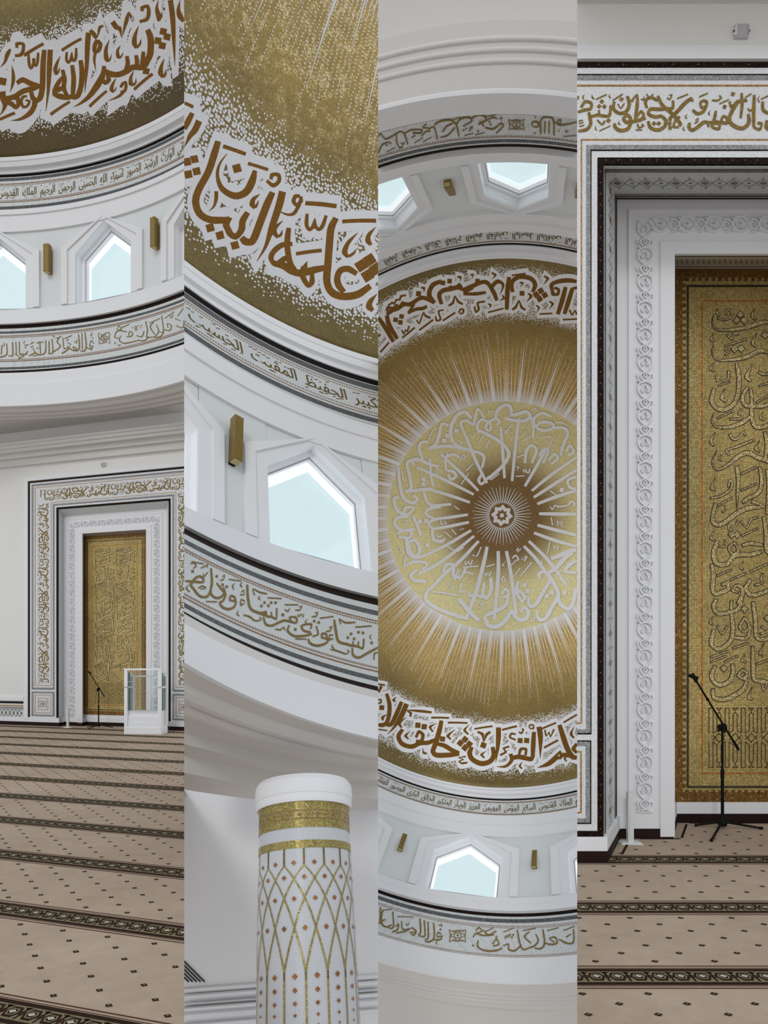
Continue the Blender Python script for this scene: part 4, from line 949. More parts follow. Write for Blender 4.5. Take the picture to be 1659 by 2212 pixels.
FRIEZE_VERSE_3 = [
[-5017,678,-5020,666,-5001,651,-4996,632,-4995,733,-4989,716,-4954,725,-4953,705,-4896,684,-4896,669],
[-5072,889,-5076,877,-5026,799,-5028,781,-4983,784,-4982,768],
[-4924,695,-4918,699,-4950,812,-4942,812,-4951,904,-4944,886,-4926,895,-4925,878],
[-4901,682,-4895,669,-4888,726,-4878,716,-4899,877,-4891,875],
[-4884,729,-4883,713,-4837,705,-4834,685,-4788,726,-4779,720,-4802,749,-4803,769,-4834,724,-4838,739],
[-4856,802,-4856,786,-4832,783,-4838,774,-4832,729,-4839,734],
[-4801,813,-4804,799,-4766,761,-4765,741,-4745,770,-4749,756,-4745,707,-4752,721,-4768,692,-4777,694,-4743,660,-4746,647],
[-4744,734,-4743,716,-4719,729,-4711,711,-4730,892,-4722,890],
[-4709,696,-4710,678,-4670,663,-4669,640,-4618,664,-4611,644,-4611,690,-4603,697,-4649,719,-4646,739,-4684,790,-4680,804],
[-4705,880,-4705,863,-4658,862,-4660,843,-4606,767,-4609,754],
[-4604,688,-4596,680,-4600,749,-4590,744,-4607,896,-4599,893],
[-4591,727,-4595,714,-4561,663,-4563,642,-4521,657,-4515,636,-4512,693,-4503,698,-4563,747,-4561,765],
[-4502,666,-4503,649,-4461,635,-4459,613,-4434,665,-4425,657,-4445,705,-4440,722,-4480,739,-4479,757],
[-4472,712,-4465,701,-4451,789,-4453,768,-4451,698,-4458,702],
[-4435,719,-4436,704,-4395,675,-4394,655,-4373,691,-4370,676],
[-4449,807,-4445,787,-4405,836,-4405,811,-4360,761,-4357,737,-4354,787,-4344,788,-4395,877,-4391,892],
[-4430,658,-4430,648,-4370,631,-4370,620],
[-4859,885,-4859,874,-4798,836,-4799,825],
[-4809,894,-4809,883,-4752,852,-4753,841],
[-4513,901,-4513,889,-4456,874,-4456,862],
[-4573,896,-4572,884,-4517,872,-4517,861],
[-4603,662,-4603,652,-4559,633,-4559,623],
[-5029,906,-5028,895,-4970,880,-4969,869],
[-5004,790,-4998,805,-5013,810,-5006,824],
[-4980,780,-4973,794,-4988,800,-4982,814],
[-4566,792,-4559,803,-4572,814,-4565,825],
[-4550,775,-4543,785,-4556,797,-4549,808],
[-4533,801,-4525,811,-4539,823,-4531,834],
[-4491,828,-4483,838,-4497,851,-4489,861],
[-4418,706,-4410,715,-4423,728,-4415,738],
[-4414,741,-4406,750,-4419,764,-4411,773],
[-4928,831,-4922,823,-4923,868,-4919,850,-4903,837,-4905,826],
[-4531,787,-4531,776,-4509,774,-4509,763],
[-4532,808,-4532,797,-4510,795,-4510,784],
[-4361,690,-4362,678,-4348,674,-4343,661,-4355,708,-4350,711],
[-4184,784,-4190,789,-4188,732,-4194,721,-4166,723,-4161,705,-4163,768,-4157,779,-4183,778,-4182,794],
[-4162,718,-4155,708,-4153,775,-4144,767,-4151,883,-4143,880],
[-4143,877,-4151,879,-4139,690,-4146,680,-4111,649,-4110,626,-4082,678,-4074,663,-4079,884,-4071,881],
[-4125,698,-4117,697,-4130,865,-4123,864],
[-4103,685,-4096,684,-4106,859,-4099,858],
[-4073,701,-4070,687,-4044,738,-4047,720,-4037,652,-4042,667,-4059,669,-4052,676,-4047,729,-4043,711,-4012,719,-4013,700,-3956,663,-3957,648],
[-4177,636,-4173,630,-4170,668,-4166,661],
[-4186,874,-4184,860,-4176,881,-4174,867],
[-4017,793,-4012,783,-4008,821,-4007,803,-3996,786,-4000,778],
[-4023,890,-4024,879,-3954,845,-3955,834],
[-4055,815,-4054,804,-4045,821,-4044,810],
[-4310,696,-4315,691,-4300,717,-4298,703,-4272,707,-4272,694,-4246,714,-4246,701,-4232,690,-4228,679,-4241,758,-4236,758,-4236,823,-4233,833,-4254,810,-4255,824,-4278,815,-4279,829,-4306,813,-4306,827,-4318,829,-4322,840,-4308,761,-4314,762,-4310,696,-4315,691],
[-4272,696,-4272,706,-4297,761,-4293,761,-4279,828,-4278,817,-4253,759,-4257,759,-4272,696,-4272,706],
[-4307,762,-4311,762,-4274,731,-4273,721,-4242,758,-4238,758,-4277,790,-4277,801,-4307,762,-4311,762],
[-4274,741,-4268,760,-4283,761,-4276,780],
[5083,899,5072,903,5047,740,5033,739,5054,720,5044,713],
[5050,881,5039,879,5056,828,5042,830,5026,722,5016,735,4971,700,4974,718,4933,742,4940,754],
[5021,752,5029,761,5000,783,5008,792],
[5054,871,5057,879,4974,914,4977,922],
[4966,894,4955,899,4923,737,4910,731,4952,710,4946,698],
[4897,735,4905,745,4882,761,4877,778,4884,716,4871,708,4917,680,4910,669],
[4910,853,4912,862,4773,896,4775,905],
[4867,818,4858,823,4835,728,4830,743,4777,763,4766,773,4811,730,4803,716,4882,678,4877,667],
[4766,774,4761,788,4725,748,4712,755,4733,709,4727,693,4755,722,4769,724,4719,730,4722,744],
[4719,898,4708,903,4685,758,4671,756,4697,720,4687,714],
[4678,892,4667,896,4641,728,4629,719,4689,718,4687,704],
[4642,882,4631,885,4610,716,4597,711,4632,688,4624,678],
[4592,886,4581,890,4560,729,4547,725,4590,677,4583,661,4625,673,4624,659],
[4499,782,4503,769,4535,797,4527,782,4532,733,4525,748,4497,749,4488,763,4503,726,4492,713,4551,707,4547,693],
[4540,869,4539,881,4506,863,4515,872,4517,897,4525,892],
[4518,840,4505,831,4525,823,4512,813],
[4511,703,4511,702,4533,677,4524,677,4517,654,4512,660],
[4822,802,4816,810,4803,782,4806,796,4790,820,4798,824],
[4888,804,4887,804,4890,771,4883,778,4868,763,4866,771],
[4720,895,4718,903,4701,886,4699,894],
[4434,838,4442,842,4405,822,4405,834,4365,841,4367,853,4325,842,4327,853,4300,857,4296,866,4302,801,4294,802,4287,738,4281,730,4312,749,4312,738,4351,735,4349,724,4392,737,4390,726,4416,716,4421,707,4416,780,4424,778,4434,838,4442,842],
[4367,851,4365,843,4391,785,4385,786,4349,725,4351,733,4326,797,4332,796,4367,851,4365,843],
[4415,780,4421,779,4362,818,4363,826,4301,801,4295,802,4355,765,4354,757,4415,780,4421,779],
[4361,807,4346,793,4370,789,4356,776],
[4209,860,4217,868,4189,897,4191,915,4166,872,4153,870,4207,843,4202,831],
[4153,881,4147,891,4102,825,4101,842,4033,876,4039,888],
[4134,855,4139,863,4062,914,4066,923],
[4222,788,4231,795,4205,829,4211,844,4144,814,4144,831,4048,832,4049,845],
[4186,762,4175,763,4180,689,4170,699,4107,650,4106,667,4016,660,4021,677,3969,692,3974,704],
[4051,730,4060,737,4028,782,4029,800,4010,740,3997,734,4051,720,4046,707],
[3963,716,3967,730,3926,734,3919,748,3921,681,3911,693,3867,664,3870,681,3811,723,3818,734],
[3863,901,3852,904,3835,753,3823,759,3799,678,3795,694,3749,694,3753,708],
[3756,884,3748,874,3799,825,3785,824,3739,747,3731,757],
[3810,887,3812,897,3697,911,3699,921],
[3703,847,3693,851,3682,780,3669,777,3709,730,3701,717,3758,707,3754,695],
[3646,900,3635,902,3630,751,3616,746,3656,698,3650,682,3704,706,3705,693],
[3624,742,3622,755,3571,719,3571,737,3514,734,3525,744,3532,808,3538,794,3588,795,3575,790,3543,742,3537,753],
[3603,876,3605,886,3505,899,3507,909],
[3506,771,3501,783,3439,717,3437,734,3381,725,3391,738,3375,867,3386,870],
[3465,861,3468,870,3368,896,3370,906],
[3445,785,3449,795,3403,813,3407,823],
[3974,867,3978,875,3892,916,3895,925],
[3960,818,3963,827,3919,840,3922,849],
[3959,801,3962,810,3916,822,3919,831],
[3919,858,3905,849,3925,841,3912,832],
[3901,831,3888,821,3908,814,3894,804],
[3892,859,3879,849,3899,842,3885,832],
[4220,715,4207,707,4226,697,4212,690],
[4034,825,4020,816,4040,807,4026,798],
]
NICHE_FRAME_VERSE = [
[33,992,25,971,86,977,78,949,149,960,128,941,155,897,132,913,88,876,97,903,47,934,66,947],
[111,984,135,978,118,1025,148,1020,124,1079,153,1088,95,1117,111,1143,29,1133,34,1157],
[136,1033,130,1011,191,1021,188,993,216,1021,218,993,256,1028,256,1000,312,1017,292,997,324,921,301,919],
[201,962,219,960,206,1008,224,1006],
[234,868,257,887,214,891,237,911],
[211,909,235,928,191,932,215,952],
[256,911,280,930,236,934,260,954],
[37,1064,35,1052,71,1056,69,1045],
[38,1084,35,1073,79,1074,76,1063],
[43,1110,40,1098,86,1099,83,1088],
[191,1053,202,1043,228,1092,233,1075,254,1086,242,1071,268,1056,255,1050],
[290,1030,315,1051,269,1055,294,1076],
[215,1148,211,1138,312,1104,307,1094],
[184,1094,185,1094,174,1120,185,1118,189,1142,196,1137],
[331,888,355,891,322,956,350,945,380,1004,387,975,455,988,435,964,488,911,457,909,467,840,443,846],
[398,847,427,863,382,875,410,891],
[368,914,379,906,399,954,399,937,435,909,425,901],
[331,887,324,876,418,831,411,820],
[187,877,182,865,279,834,274,822],
[87,826,88,826,65,848,79,849,76,873,85,869],
[148,826,149,826,147,857,160,850,166,872,173,865],
[304,823,306,823,293,844,305,842,308,864,316,858],
[500,897,482,881,532,851,542,822,525,919,555,921,510,1053,534,1057],
[540,1034,524,1021,573,990,573,963,582,1008,609,1006,565,1037,580,1059,520,1044,523,1065],
[611,1021,617,1044,519,1043,525,1073,456,1054,445,1083,440,1038,409,1037,454,1022,456,992,468,1046,498,1039,454,1109,477,1130,401,1125,398,1155,365,1105,341,1124,355,1075,331,1082],
[388,1053,390,1053,372,1081,385,1076,395,1093,399,1084],
[635,943,613,948,625,894,598,885,657,868,653,839,713,892,723,871],
[837,880,861,882,833,935,855,956,786,935,789,966,715,940,717,971,646,943,663,968,625,1003,654,991,694,1037,698,1007,759,1024,755,1000],
[623,1062,646,1054,644,1125,665,1103,717,1150,715,1119,784,1119,761,1099,803,1055,772,1061,767,1010,747,1024],
[683,1057,707,1077,664,1080,687,1100],
[724,1058,748,1078,705,1081,728,1101],
[707,846,729,835,745,929,769,911,838,1012,860,991,895,1082,925,1075,893,1102,917,1106],
[1007,848,1022,869,946,887,967,912,868,970,891,993,812,1025,829,1044],
[992,865,1012,853,1011,895,1030,883],
[905,1013,915,1032,870,1029,889,1046,843,1111,865,1097,899,1120,901,1099],
[795,865,800,853,826,876,820,861,845,828,832,838,815,832,818,845],
[887,870,882,858,982,832,977,820],
[617,830,627,822,646,867,647,851,682,830,672,821],
[572,875,574,863,603,880,594,868,604,846,593,846],
[811,1023,841,1028,806,1053,836,1058],
[808,1061,838,1066,803,1091,833,1096],
[811,1099,841,1104,806,1129,836,1134],
[1113,869,1117,893,1075,895,1097,904,1090,951,1103,930,1145,938,1126,922,1148,885,1127,898,1111,869,1115,893],
[1125,920,1145,930,1100,965,1119,987,1061,980,1056,1008,1025,952,1010,970],
[1076,856,1071,845,1150,824,1145,812],
[980,1072,1004,1075,972,1114,1002,1105,1010,1152,1015,1122,1072,1122,1055,1096,1119,1083,1110,1054,1155,1084,1156,1059],
[1166,1109,1145,1109,1165,1081,1146,1062,1227,1089,1227,1062,1345,1079,1344,1058],
[1209,967,1229,971,1194,1029,1220,1036,1174,1110,1198,1098,1250,1136,1235,1113,1259,1066,1236,1081,1205,1048,1198,1068],
[1267,1015,1286,1019,1255,1069,1277,1057,1315,1089,1302,1068,1325,1027,1303,1038,1281,1003,1272,1021],
[1284,916,1313,926,1274,945,1303,955],
[1250,915,1245,905,1334,879,1329,869],
[1184,886,1184,873,1235,889,1230,873,1271,860,1255,857,1253,834,1242,842],
[1047,1057,1039,1049,1060,1041,1067,1028,1053,1059,1064,1067,1030,1074,1036,1083],
[971,996,972,997,950,1023,963,1022,966,1040,973,1035],
[1170,966,1171,966,1149,992,1162,991,1164,1010,1171,1004],
[945,1099,947,1099,930,1126,942,1123,948,1143,954,1137],
[535,1084,549,1079,551,1123,558,1106,602,1101,584,1097,583,1078,573,1089],
[527,1140,527,1130,583,1140,583,1130],
[1327,893,1348,886,1347,946,1356,919,1416,903,1406,876,1489,893,1487,870],
[1400,884,1422,899,1340,970,1370,983,1319,1057,1350,1049,1372,1118,1389,1090,1456,1135,1448,1104,1516,1080,1486,1067,1511,996,1485,997],
[1356,806,1385,817,1345,835,1374,846],
[1429,818,1450,817,1431,920,1457,920,1421,1031,1442,1034],
[1488,956,1498,945,1513,980,1513,962,1539,956,1529,945],
[1470,864,1464,854,1527,828,1520,818],
[1537,833,1561,834,1529,971,1559,971,1532,1109,1556,1109],
[1541,1122,1547,1102,1601,1141,1589,1118,1622,1077,1599,1090,1578,1063,1572,1084],
[1609,890,1632,889,1613,968,1638,954,1669,1006,1683,987],
[1645,1052,1668,1054,1638,1114,1665,1105,1667,1144,1684,1129],
[1597,838,1598,839,1574,869,1585,869,1591,901,1599,898],
[1608,876,1603,866,1678,843,1673,833],
[17,840,41,846,11,866,35,872],
]
NICHE_PANEL_VERSE = [
[1195,2720,1198,2721,1180,2785,1188,2784,1208,2851,1216,2840,1309,2867,1309,2844,1466,2853,1458,2818,1619,2807,1612,2771,1677,2795,1675,2773],
[1228,2666,1230,2667,1216,2718,1238,2707,1249,2735,1257,2721],
[1545,2669,1547,2670,1515,2736,1542,2730,1553,2772,1566,2759],
[1316,2723,1302,2723,1315,2693,1302,2680,1338,2694,1351,2680,1340,2733,1356,2743,1292,2754,1295,2773,1228,2746,1226,2761],
[1426,2686,1461,2721,1392,2721,1426,2755],
[1396,2735,1430,2770,1361,2770,1396,2804],
[1459,2735,1494,2770,1424,2770,1459,2804],
[1375,2984,1410,3019,1341,3019,1375,3054],
[1434,2980,1468,3015,1399,3015,1434,3050],
[1641,2862,1676,2896,1606,2896,1641,2931],
[1303,2904,1315,2889,1352,2941,1347,2917,1378,2897,1366,2876,1413,2898,1414,2878],
[1291,3001,1286,2986,1480,2940,1475,2924],
[1563,2886,1566,2887,1518,2965,1549,2961,1557,3007,1572,2995],
[1196,2881,1197,2882,1162,2928,1186,2926,1190,2961,1203,2951],
[1322,3040,1313,3049,1307,3029,1291,3026,1315,3026,1323,3012,1314,3047,1329,3053,1289,3067,1298,3077],
[1197,2973,1200,2973,1176,3045,1186,3044,1213,3113,1221,3099,1309,3128,1309,3104,1467,3109,1457,3073,1597,3054,1594,3015,1673,3066,1679,3044],
[1380,3144,1411,3140,1394,3265,1433,3264,1387,3403,1425,3413,1342,3495,1367,3525,1253,3524,1243,3561,1197,3464,1159,3474,1217,3360,1186,3353],
[1204,3131,1205,3132,1156,3183,1179,3182,1189,3216,1200,3206],
[1208,3246,1226,3242,1225,3306,1233,3285,1261,3281,1265,3259,1277,3308,1283,3286,1331,3280,1311,3269,1330,3203,1312,3203],
[1238,3343,1233,3329,1337,3307,1332,3293],
[1289,3361,1292,3362,1250,3443,1282,3434,1297,3479,1311,3463],
[1524,3151,1527,3153,1463,3257,1502,3252,1506,3304,1525,3290],
[1579,3222,1590,3205,1612,3246,1619,3222,1676,3244,1676,3224],
[1589,3343,1585,3329,1678,3318,1674,3303],
[1475,3340,1500,3352,1424,3438,1459,3439,1462,3519,1483,3491,1523,3527,1525,3492,1618,3529,1613,3495,1680,3505,1671,3478],
[1501,3358,1525,3355,1510,3439,1541,3437,1511,3509,1536,3510],
[1568,3486,1561,3472,1680,3425,1672,3411],
[1195,3571,1198,3572,1171,3639,1181,3637,1218,3699,1226,3682,1342,3707,1337,3675,1461,3664,1443,3632,1520,3608,1506,3590],
[1228,3622,1222,3609,1371,3561,1365,3547],
[1431,3532,1443,3540,1404,3573,1422,3570,1435,3598,1453,3599,1408,3614,1414,3631,1334,3615,1334,3630],
[1511,3454,1540,3454,1508,3621,1544,3613,1549,3704,1569,3674,1629,3709,1622,3673,1682,3682,1670,3655],
[1620,3561,1622,3562,1589,3617,1611,3608,1633,3637,1640,3622],
[1211,3739,1213,3741,1157,3812,1185,3811,1189,3859,1204,3850],
[1323,3756,1340,3745,1354,3804,1366,3782,1406,3802,1396,3780,1452,3747,1456,3723,1458,3769,1476,3762],
[1337,3930,1321,3938,1319,3898,1298,3889,1415,3868,1407,3847,1553,3810,1546,3793],
[1589,3811,1591,3812,1546,3881,1573,3875,1588,3912,1599,3899],
[1220,3893,1224,3894,1178,3996,1190,3995,1219,4068,1225,4050,1315,4038,1302,4015,1420,3961,1402,3928,1492,3936,1494,3895,1566,3973,1583,3936,1671,4009,1681,3986],
[1262,3929,1264,3929,1234,3966,1251,3964,1259,3989,1267,3981],
[1622,3732,1650,3727,1640,3852,1677,3852,1622,3972,1650,3978],
[1378,4028,1414,4024,1391,4149,1427,4149,1389,4261,1413,4262,1395,4404,1397,4404],
[1435,4105,1428,4090,1570,4044,1563,4029],
[1435,4248,1428,4233,1570,4187,1563,4172],
[1211,4128,1213,4129,1164,4220,1193,4210,1207,4244,1217,4228],
[1333,4212,1315,4209,1338,4165,1331,4143,1347,4182,1369,4178,1326,4229,1343,4243,1253,4277,1262,4297,1166,4299,1170,4316],
[1229,4381,1221,4367,1359,4309,1351,4295],
[1579,4039,1607,4034,1593,4148,1628,4150,1571,4246,1599,4267,1473,4298,1493,4327,1435,4335,1453,4356],
[1517,4348,1530,4318,1606,4376,1646,4382,1509,4369,1518,4409,1402,4409,1421,4445,1256,4512,1260,4553,1204,4492,1168,4511,1228,4351,1196,4346],
[1644,4058,1669,4056,1653,4200,1684,4200,1644,4445,1669,4446],
[1284,4381,1293,4370,1300,4394,1318,4394,1265,4425,1275,4435],
[1311,4529,1327,4526,1327,4590,1332,4570,1357,4558,1359,4537,1373,4583,1372,4563,1411,4499,1395,4493],
[1424,4512,1435,4501,1484,4570,1481,4550,1520,4504,1506,4489,1578,4478,1572,4463],
[1350,4588,1383,4621,1317,4621,1350,4654],
[1399,4588,1432,4621,1366,4621,1399,4654],
[1443,4639,1436,4624,1580,4573,1573,4559],
[1196,4588,1197,4589,1159,4653,1183,4647,1192,4678,1201,4667],
[1214,4670,1245,4680,1174,4783,1215,4783,1209,4886,1235,4853,1316,4894,1302,4856,1394,4817,1377,4779,1516,4813,1510,4773,1612,4783,1603,4752],
[1373,4677,1388,4694,1313,4729,1341,4734,1356,4802,1364,4774,1419,4767,1393,4757,1389,4687,1368,4695],
[1443,4729,1436,4704,1514,4712,1512,4679,1614,4724,1618,4698],
[1613,4468,1642,4464,1630,4610,1667,4608,1631,4747,1666,4737,1663,4795,1689,4780],
[1286,4669,1301,4672,1278,4719,1289,4734,1236,4712,1234,4727],
[1163,4877,1193,4872,1175,4968,1214,4966,1167,5083,1205,5076,1204,5150,1220,5115,1277,5133,1263,5097,1337,5098,1302,5081,1319,5024,1299,5057,1259,5039,1267,5069],
[1225,4984,1219,4969,1353,4931,1347,4916],
[1341,5020,1334,5005,1478,4959,1471,4944],
[1451,4854,1453,4855,1412,4902,1434,4898,1447,4929,1457,4918],
[1517,4946,1510,4931,1662,4882,1655,4867],
[1384,5066,1398,5041,1421,5089,1452,5069,1426,5137,1462,5144,1388,5215,1414,5229],
[1382,5048,1400,5059,1347,5104,1373,5096,1407,5130,1415,5110],
[1500,5001,1526,5015,1454,5086,1491,5083,1512,5160,1525,5125,1622,5142,1609,5108,1683,5104,1669,5079],
[1612,4954,1629,4959,1594,5008,1617,5007,1606,5033,1626,5043,1546,5050,1552,5067],
[1205,5173,1233,5184,1176,5242,1213,5238,1230,5320,1245,5286,1345,5306,1334,5271,1425,5267,1397,5243,1461,5142,1433,5133],
[1338,5188,1362,5189,1332,5280,1357,5281],
[1462,5230,1497,5265,1428,5265,1462,5300],
[1334,5302,1365,5299,1343,5433,1381,5435,1323,5528,1356,5548,1247,5590,1248,5629,1194,5554,1158,5569,1214,5442,1183,5436],
[1457,5326,1477,5337,1407,5415,1436,5412,1462,5471,1462,5442,1519,5415,1491,5411,1477,5336,1457,5347],
[1500,5409,1527,5418,1473,5496,1493,5525,1365,5493,1365,5521],
[1519,5201,1548,5197,1538,5364,1575,5360,1549,5511,1580,5490,1626,5546,1626,5509,1682,5519,1670,5492],
[1217,5410,1233,5400,1268,5486,1268,5463,1321,5413,1307,5403],
[1191,5326,1192,5327,1155,5373,1176,5372,1181,5405,1192,5397],
[1659,5309,1692,5342,1625,5342,1659,5375],
[1599,5421,1611,5406,1646,5453,1671,5456,1591,5471,1599,5489],
[1170,5686,1165,5672,1332,5630,1327,5616],
[1171,5729,1165,5715,1303,5676,1298,5662],
[1292,5729,1285,5715,1406,5673,1400,5660],
[1361,5610,1355,5595,1498,5562,1492,5547],
[1466,5648,1468,5649,1428,5708,1452,5701,1468,5732,1477,5718],
[1630,5556,1632,5557,1582,5647,1608,5640,1616,5670,1626,5658],
[1567,5748,1562,5733,1679,5707,1673,5692],
[1194,5746,1223,5756,1159,5845,1197,5840,1220,5934,1234,5898,1331,5912,1308,5880,1381,5827,1343,5817,1376,5738,1344,5739],
[1283,5743,1317,5776,1250,5776,1283,5809],
[1442,5774,1462,5789,1394,5837,1424,5832,1455,5880,1449,5850,1498,5822,1467,5823,1461,5778,1443,5794],
[1467,5858,1498,5868,1436,5942,1468,5968,1305,6019,1313,6059,1216,6012,1188,6042,1204,5947,1172,5953],
[1519,5582,1549,5582,1517,5772,1554,5770,1530,5880,1558,5856,1611,5903,1620,5868,1672,5918,1680,5890],
[1595,5876,1616,5871,1624,5973,1628,5947,1668,5909,1649,5899],
[1528,5939,1530,5940,1485,6026,1511,6018,1531,6054,1540,6041],
]

# ================================================================ the three domed bays
WHICH = {1: 'leftmost panel', 2: 'second panel from the left', 3: 'third panel from the left', 4: 'rightmost panel'}
WINS = {1: dict(h=4.6, sh=.5738, ap=.637, c=[54.6, 71.5, 88.4]), 2: dict(h=6.45, sh=.6075, ap=.706, c=[101.5, 122.75, 144.3]),
        3: dict(h=4.45, sh=.579, ap=.655, c=[-105.0, -86.35, -67.7, 60.8, 87.75, 114.7], h2=7.05, ap2=.666)}
LAMPS = {1: [(80.1, .532, .596), (62.2, .533, .597)], 2: [(133.75, .560, .662)], 3: [(-95.2, .484, .592), (-77.8, .488, .598), (101.5, .531, .638), (74.4, .528, .636)]}
RMIN = {1: .5, 2: .42, 3: 0.0005}
ZONE = {1: (.885, .905, .967, .985), 2: (.80, .85, .957, .985), 3: (.812, .842, .953, .98)}
DOMEL = {1: 'olive-gold mosaic dome with brown calligraphy above the tall gold prayer niche', 2: 'gold mosaic dome with white streaks above the patterned round column',
         3: 'whole gold dome seen straight up with pale round medallion at its centre'}

def house(w, r, o):
    """outline of a five-sided window grown by o (dome units): list of (azimuth offset in rad, z)"""
    a = r * RAD(w['h']); m = (w['ap'] - w['sh']) / a; k = math.sqrt(1 + m * m)
    return [((a + o) / r, w['z0'] - min(o, 0) * 1.0), ((a + o) / r, w['ap'] + o * k - m * (a + o)), (0, w['ap'] + o * k), (-(a + o) / r, w['ap'] + o * k - m * (a + o)), (-(a + o) / r, w['z0'] - min(o, 0) * 1.0)]

def widen(stroke, g):
    """the same stroke with both edges and both ends pushed out by g"""
    A, B_ = [], []; n = len(stroke[0])
    for p, q in zip(*stroke):
        d = Vector(p) - Vector(q); l = d.length or 1; e = d / l * g; A.append(Vector(p) + e); B_.append(Vector(q) - e)
    for L_ in (A, B_):
        for i, j in ((0, 1), (n - 1, n - 2)):
            d = L_[i] - L_[j]; l = d.length or 1; L_[i] = L_[i] + d / l * g
    return A, B_
wn = 0
def window(b, c, w, label):
    global wn; wn += 1
    Z = ZR[b]; r = prof_r(b, (Z['SL'] + w['sh']) / 2)
    P = lambda q, h: onwall(b, c + math.degrees(q[0]), q[1], h)
    S = BAY[b]['S']; W = 2 * r * RAD(w['h'])
    root = empty('window_%d' % wn, BAY[b]['M'] @ Matrix.Translation(onwall(b, c, Z['SL'], 0)), label=label, cat='window', kind='structure')
    off = Matrix.Translation(onwall(b, c, Z['SL'], 0)).inverted()
    d1, d2, d3 = .020 * S, .025 * S, .036 * S
    flush = lambda c_: [(x_, Z['SL'] if i_ in (0, 4) else z_) for i_, (x_, z_) in enumerate(c_)]
    H0, H1, H2 = house(w, r, 0), flush(house(w, r, -.045 * W)), flush(house(w, r, -.065 * W))
    rv = MB(); fr = MB(); pn = MB(); rv2 = MB()
    for i in range(5):
        j = (i + 1) % 5
        rv.quad(P(H0[i], .0), P(H0[j], .0), P(H0[j], -d1), P(H0[i], -d1))
        fr.quad(P(H0[i], -d1), P(H0[j], -d1), P(H1[j], -d1), P(H1[i], -d1))
        fr.quad(P(H1[i], -d1), P(H1[j], -d1), P(H1[j], -d2), P(H1[i], -d2))
        fr.quad(P(H1[i], -d2), P(H1[j], -d2), P(H2[j], -d2), P(H2[i], -d2))
        fr.quad(P(H2[i], -d2), P(H2[j], -d2), P(H2[j], -d2 - .06), P(H2[i], -d2 - .06))
        rv2.quad(P(H2[i], -d2 - .06), P(H2[j], -d2 - .06), P(H2[j], -d3), P(H2[i], -d3))
    fr.add([P(q, -d2 + .004) for q in flush(house(w, r, -.050 * W))] + [P(q, -d2 + .004) for q in flush(house(w, r, -.055 * W))], [(i, i + 1, 5 + i + 1, 5 + i) for i in (0, 1, 2, 3)], 1)
    pn.add([P(q, -d3) for q in H2], [(0, 1, 2, 3, 4)])
    rv.build('reveal', 'wframe', root, b, off)
    fo = fr.build('frame', ['wframe', 'grey'], root, b, off)
    rv2.build('outer_reveal', 'wframe', root, b, off)
    pn.build('pane', 'pane', fo, b)
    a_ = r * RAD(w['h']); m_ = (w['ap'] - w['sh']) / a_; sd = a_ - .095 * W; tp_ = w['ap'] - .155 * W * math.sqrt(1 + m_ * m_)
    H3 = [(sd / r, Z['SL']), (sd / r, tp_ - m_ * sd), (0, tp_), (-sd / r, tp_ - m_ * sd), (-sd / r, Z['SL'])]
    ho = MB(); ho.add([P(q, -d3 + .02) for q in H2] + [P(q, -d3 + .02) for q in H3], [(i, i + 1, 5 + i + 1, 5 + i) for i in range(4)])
    ho.build('bright_hood', 'hood', root, b, off)  # strip that glows to imitate the sunlit overhang outside
    return root

def sconce(b, az, z0, z1, label):
    S = BAY[b]['S']; base = Vector(onwall(b, az, z0, 0)); a = RAD(az)
    inw = Vector((-math.cos(a), -math.sin(a), 0)); side = Vector((math.sin(a), -math.cos(a), 0))
    m = Matrix((side, inw, Vector((0, 0, 1)))).transposed().to_4x4(); m.translation = base
    root = empty('wall_sconce', BAY[b]['M'] @ m, label=label, cat='lamp', group='brass sconces between the drum windows')
    h = (z1 - z0) * S; w_, g, t = {1: (.066, .05, .12), 2: (.075, .06, .14), 3: (.047, .03, .07)}[b]
    bd = MB(); bd.box(-w_, w_, g, g + t, .012, h)
    o = bd.build('body', 'brass', root, b)
    ln = MB(); ln.box(-w_ + .012, w_ - .012, g + .012, g + t - .012, -.004, .014); ln.build('lens', 'brass_light', root, b)
    br = MB(); br.box(-.03, .03, 0, g + .01, h * .70, h * .70 + .05); br.box(-.05, .05, 0, g + .01, .02, .07); br.box(-.045, .045, 0, .012, h * .1, h * .85)
    br.build('bracket', 'matteblack' if b == 2 else 'brass', root, b)

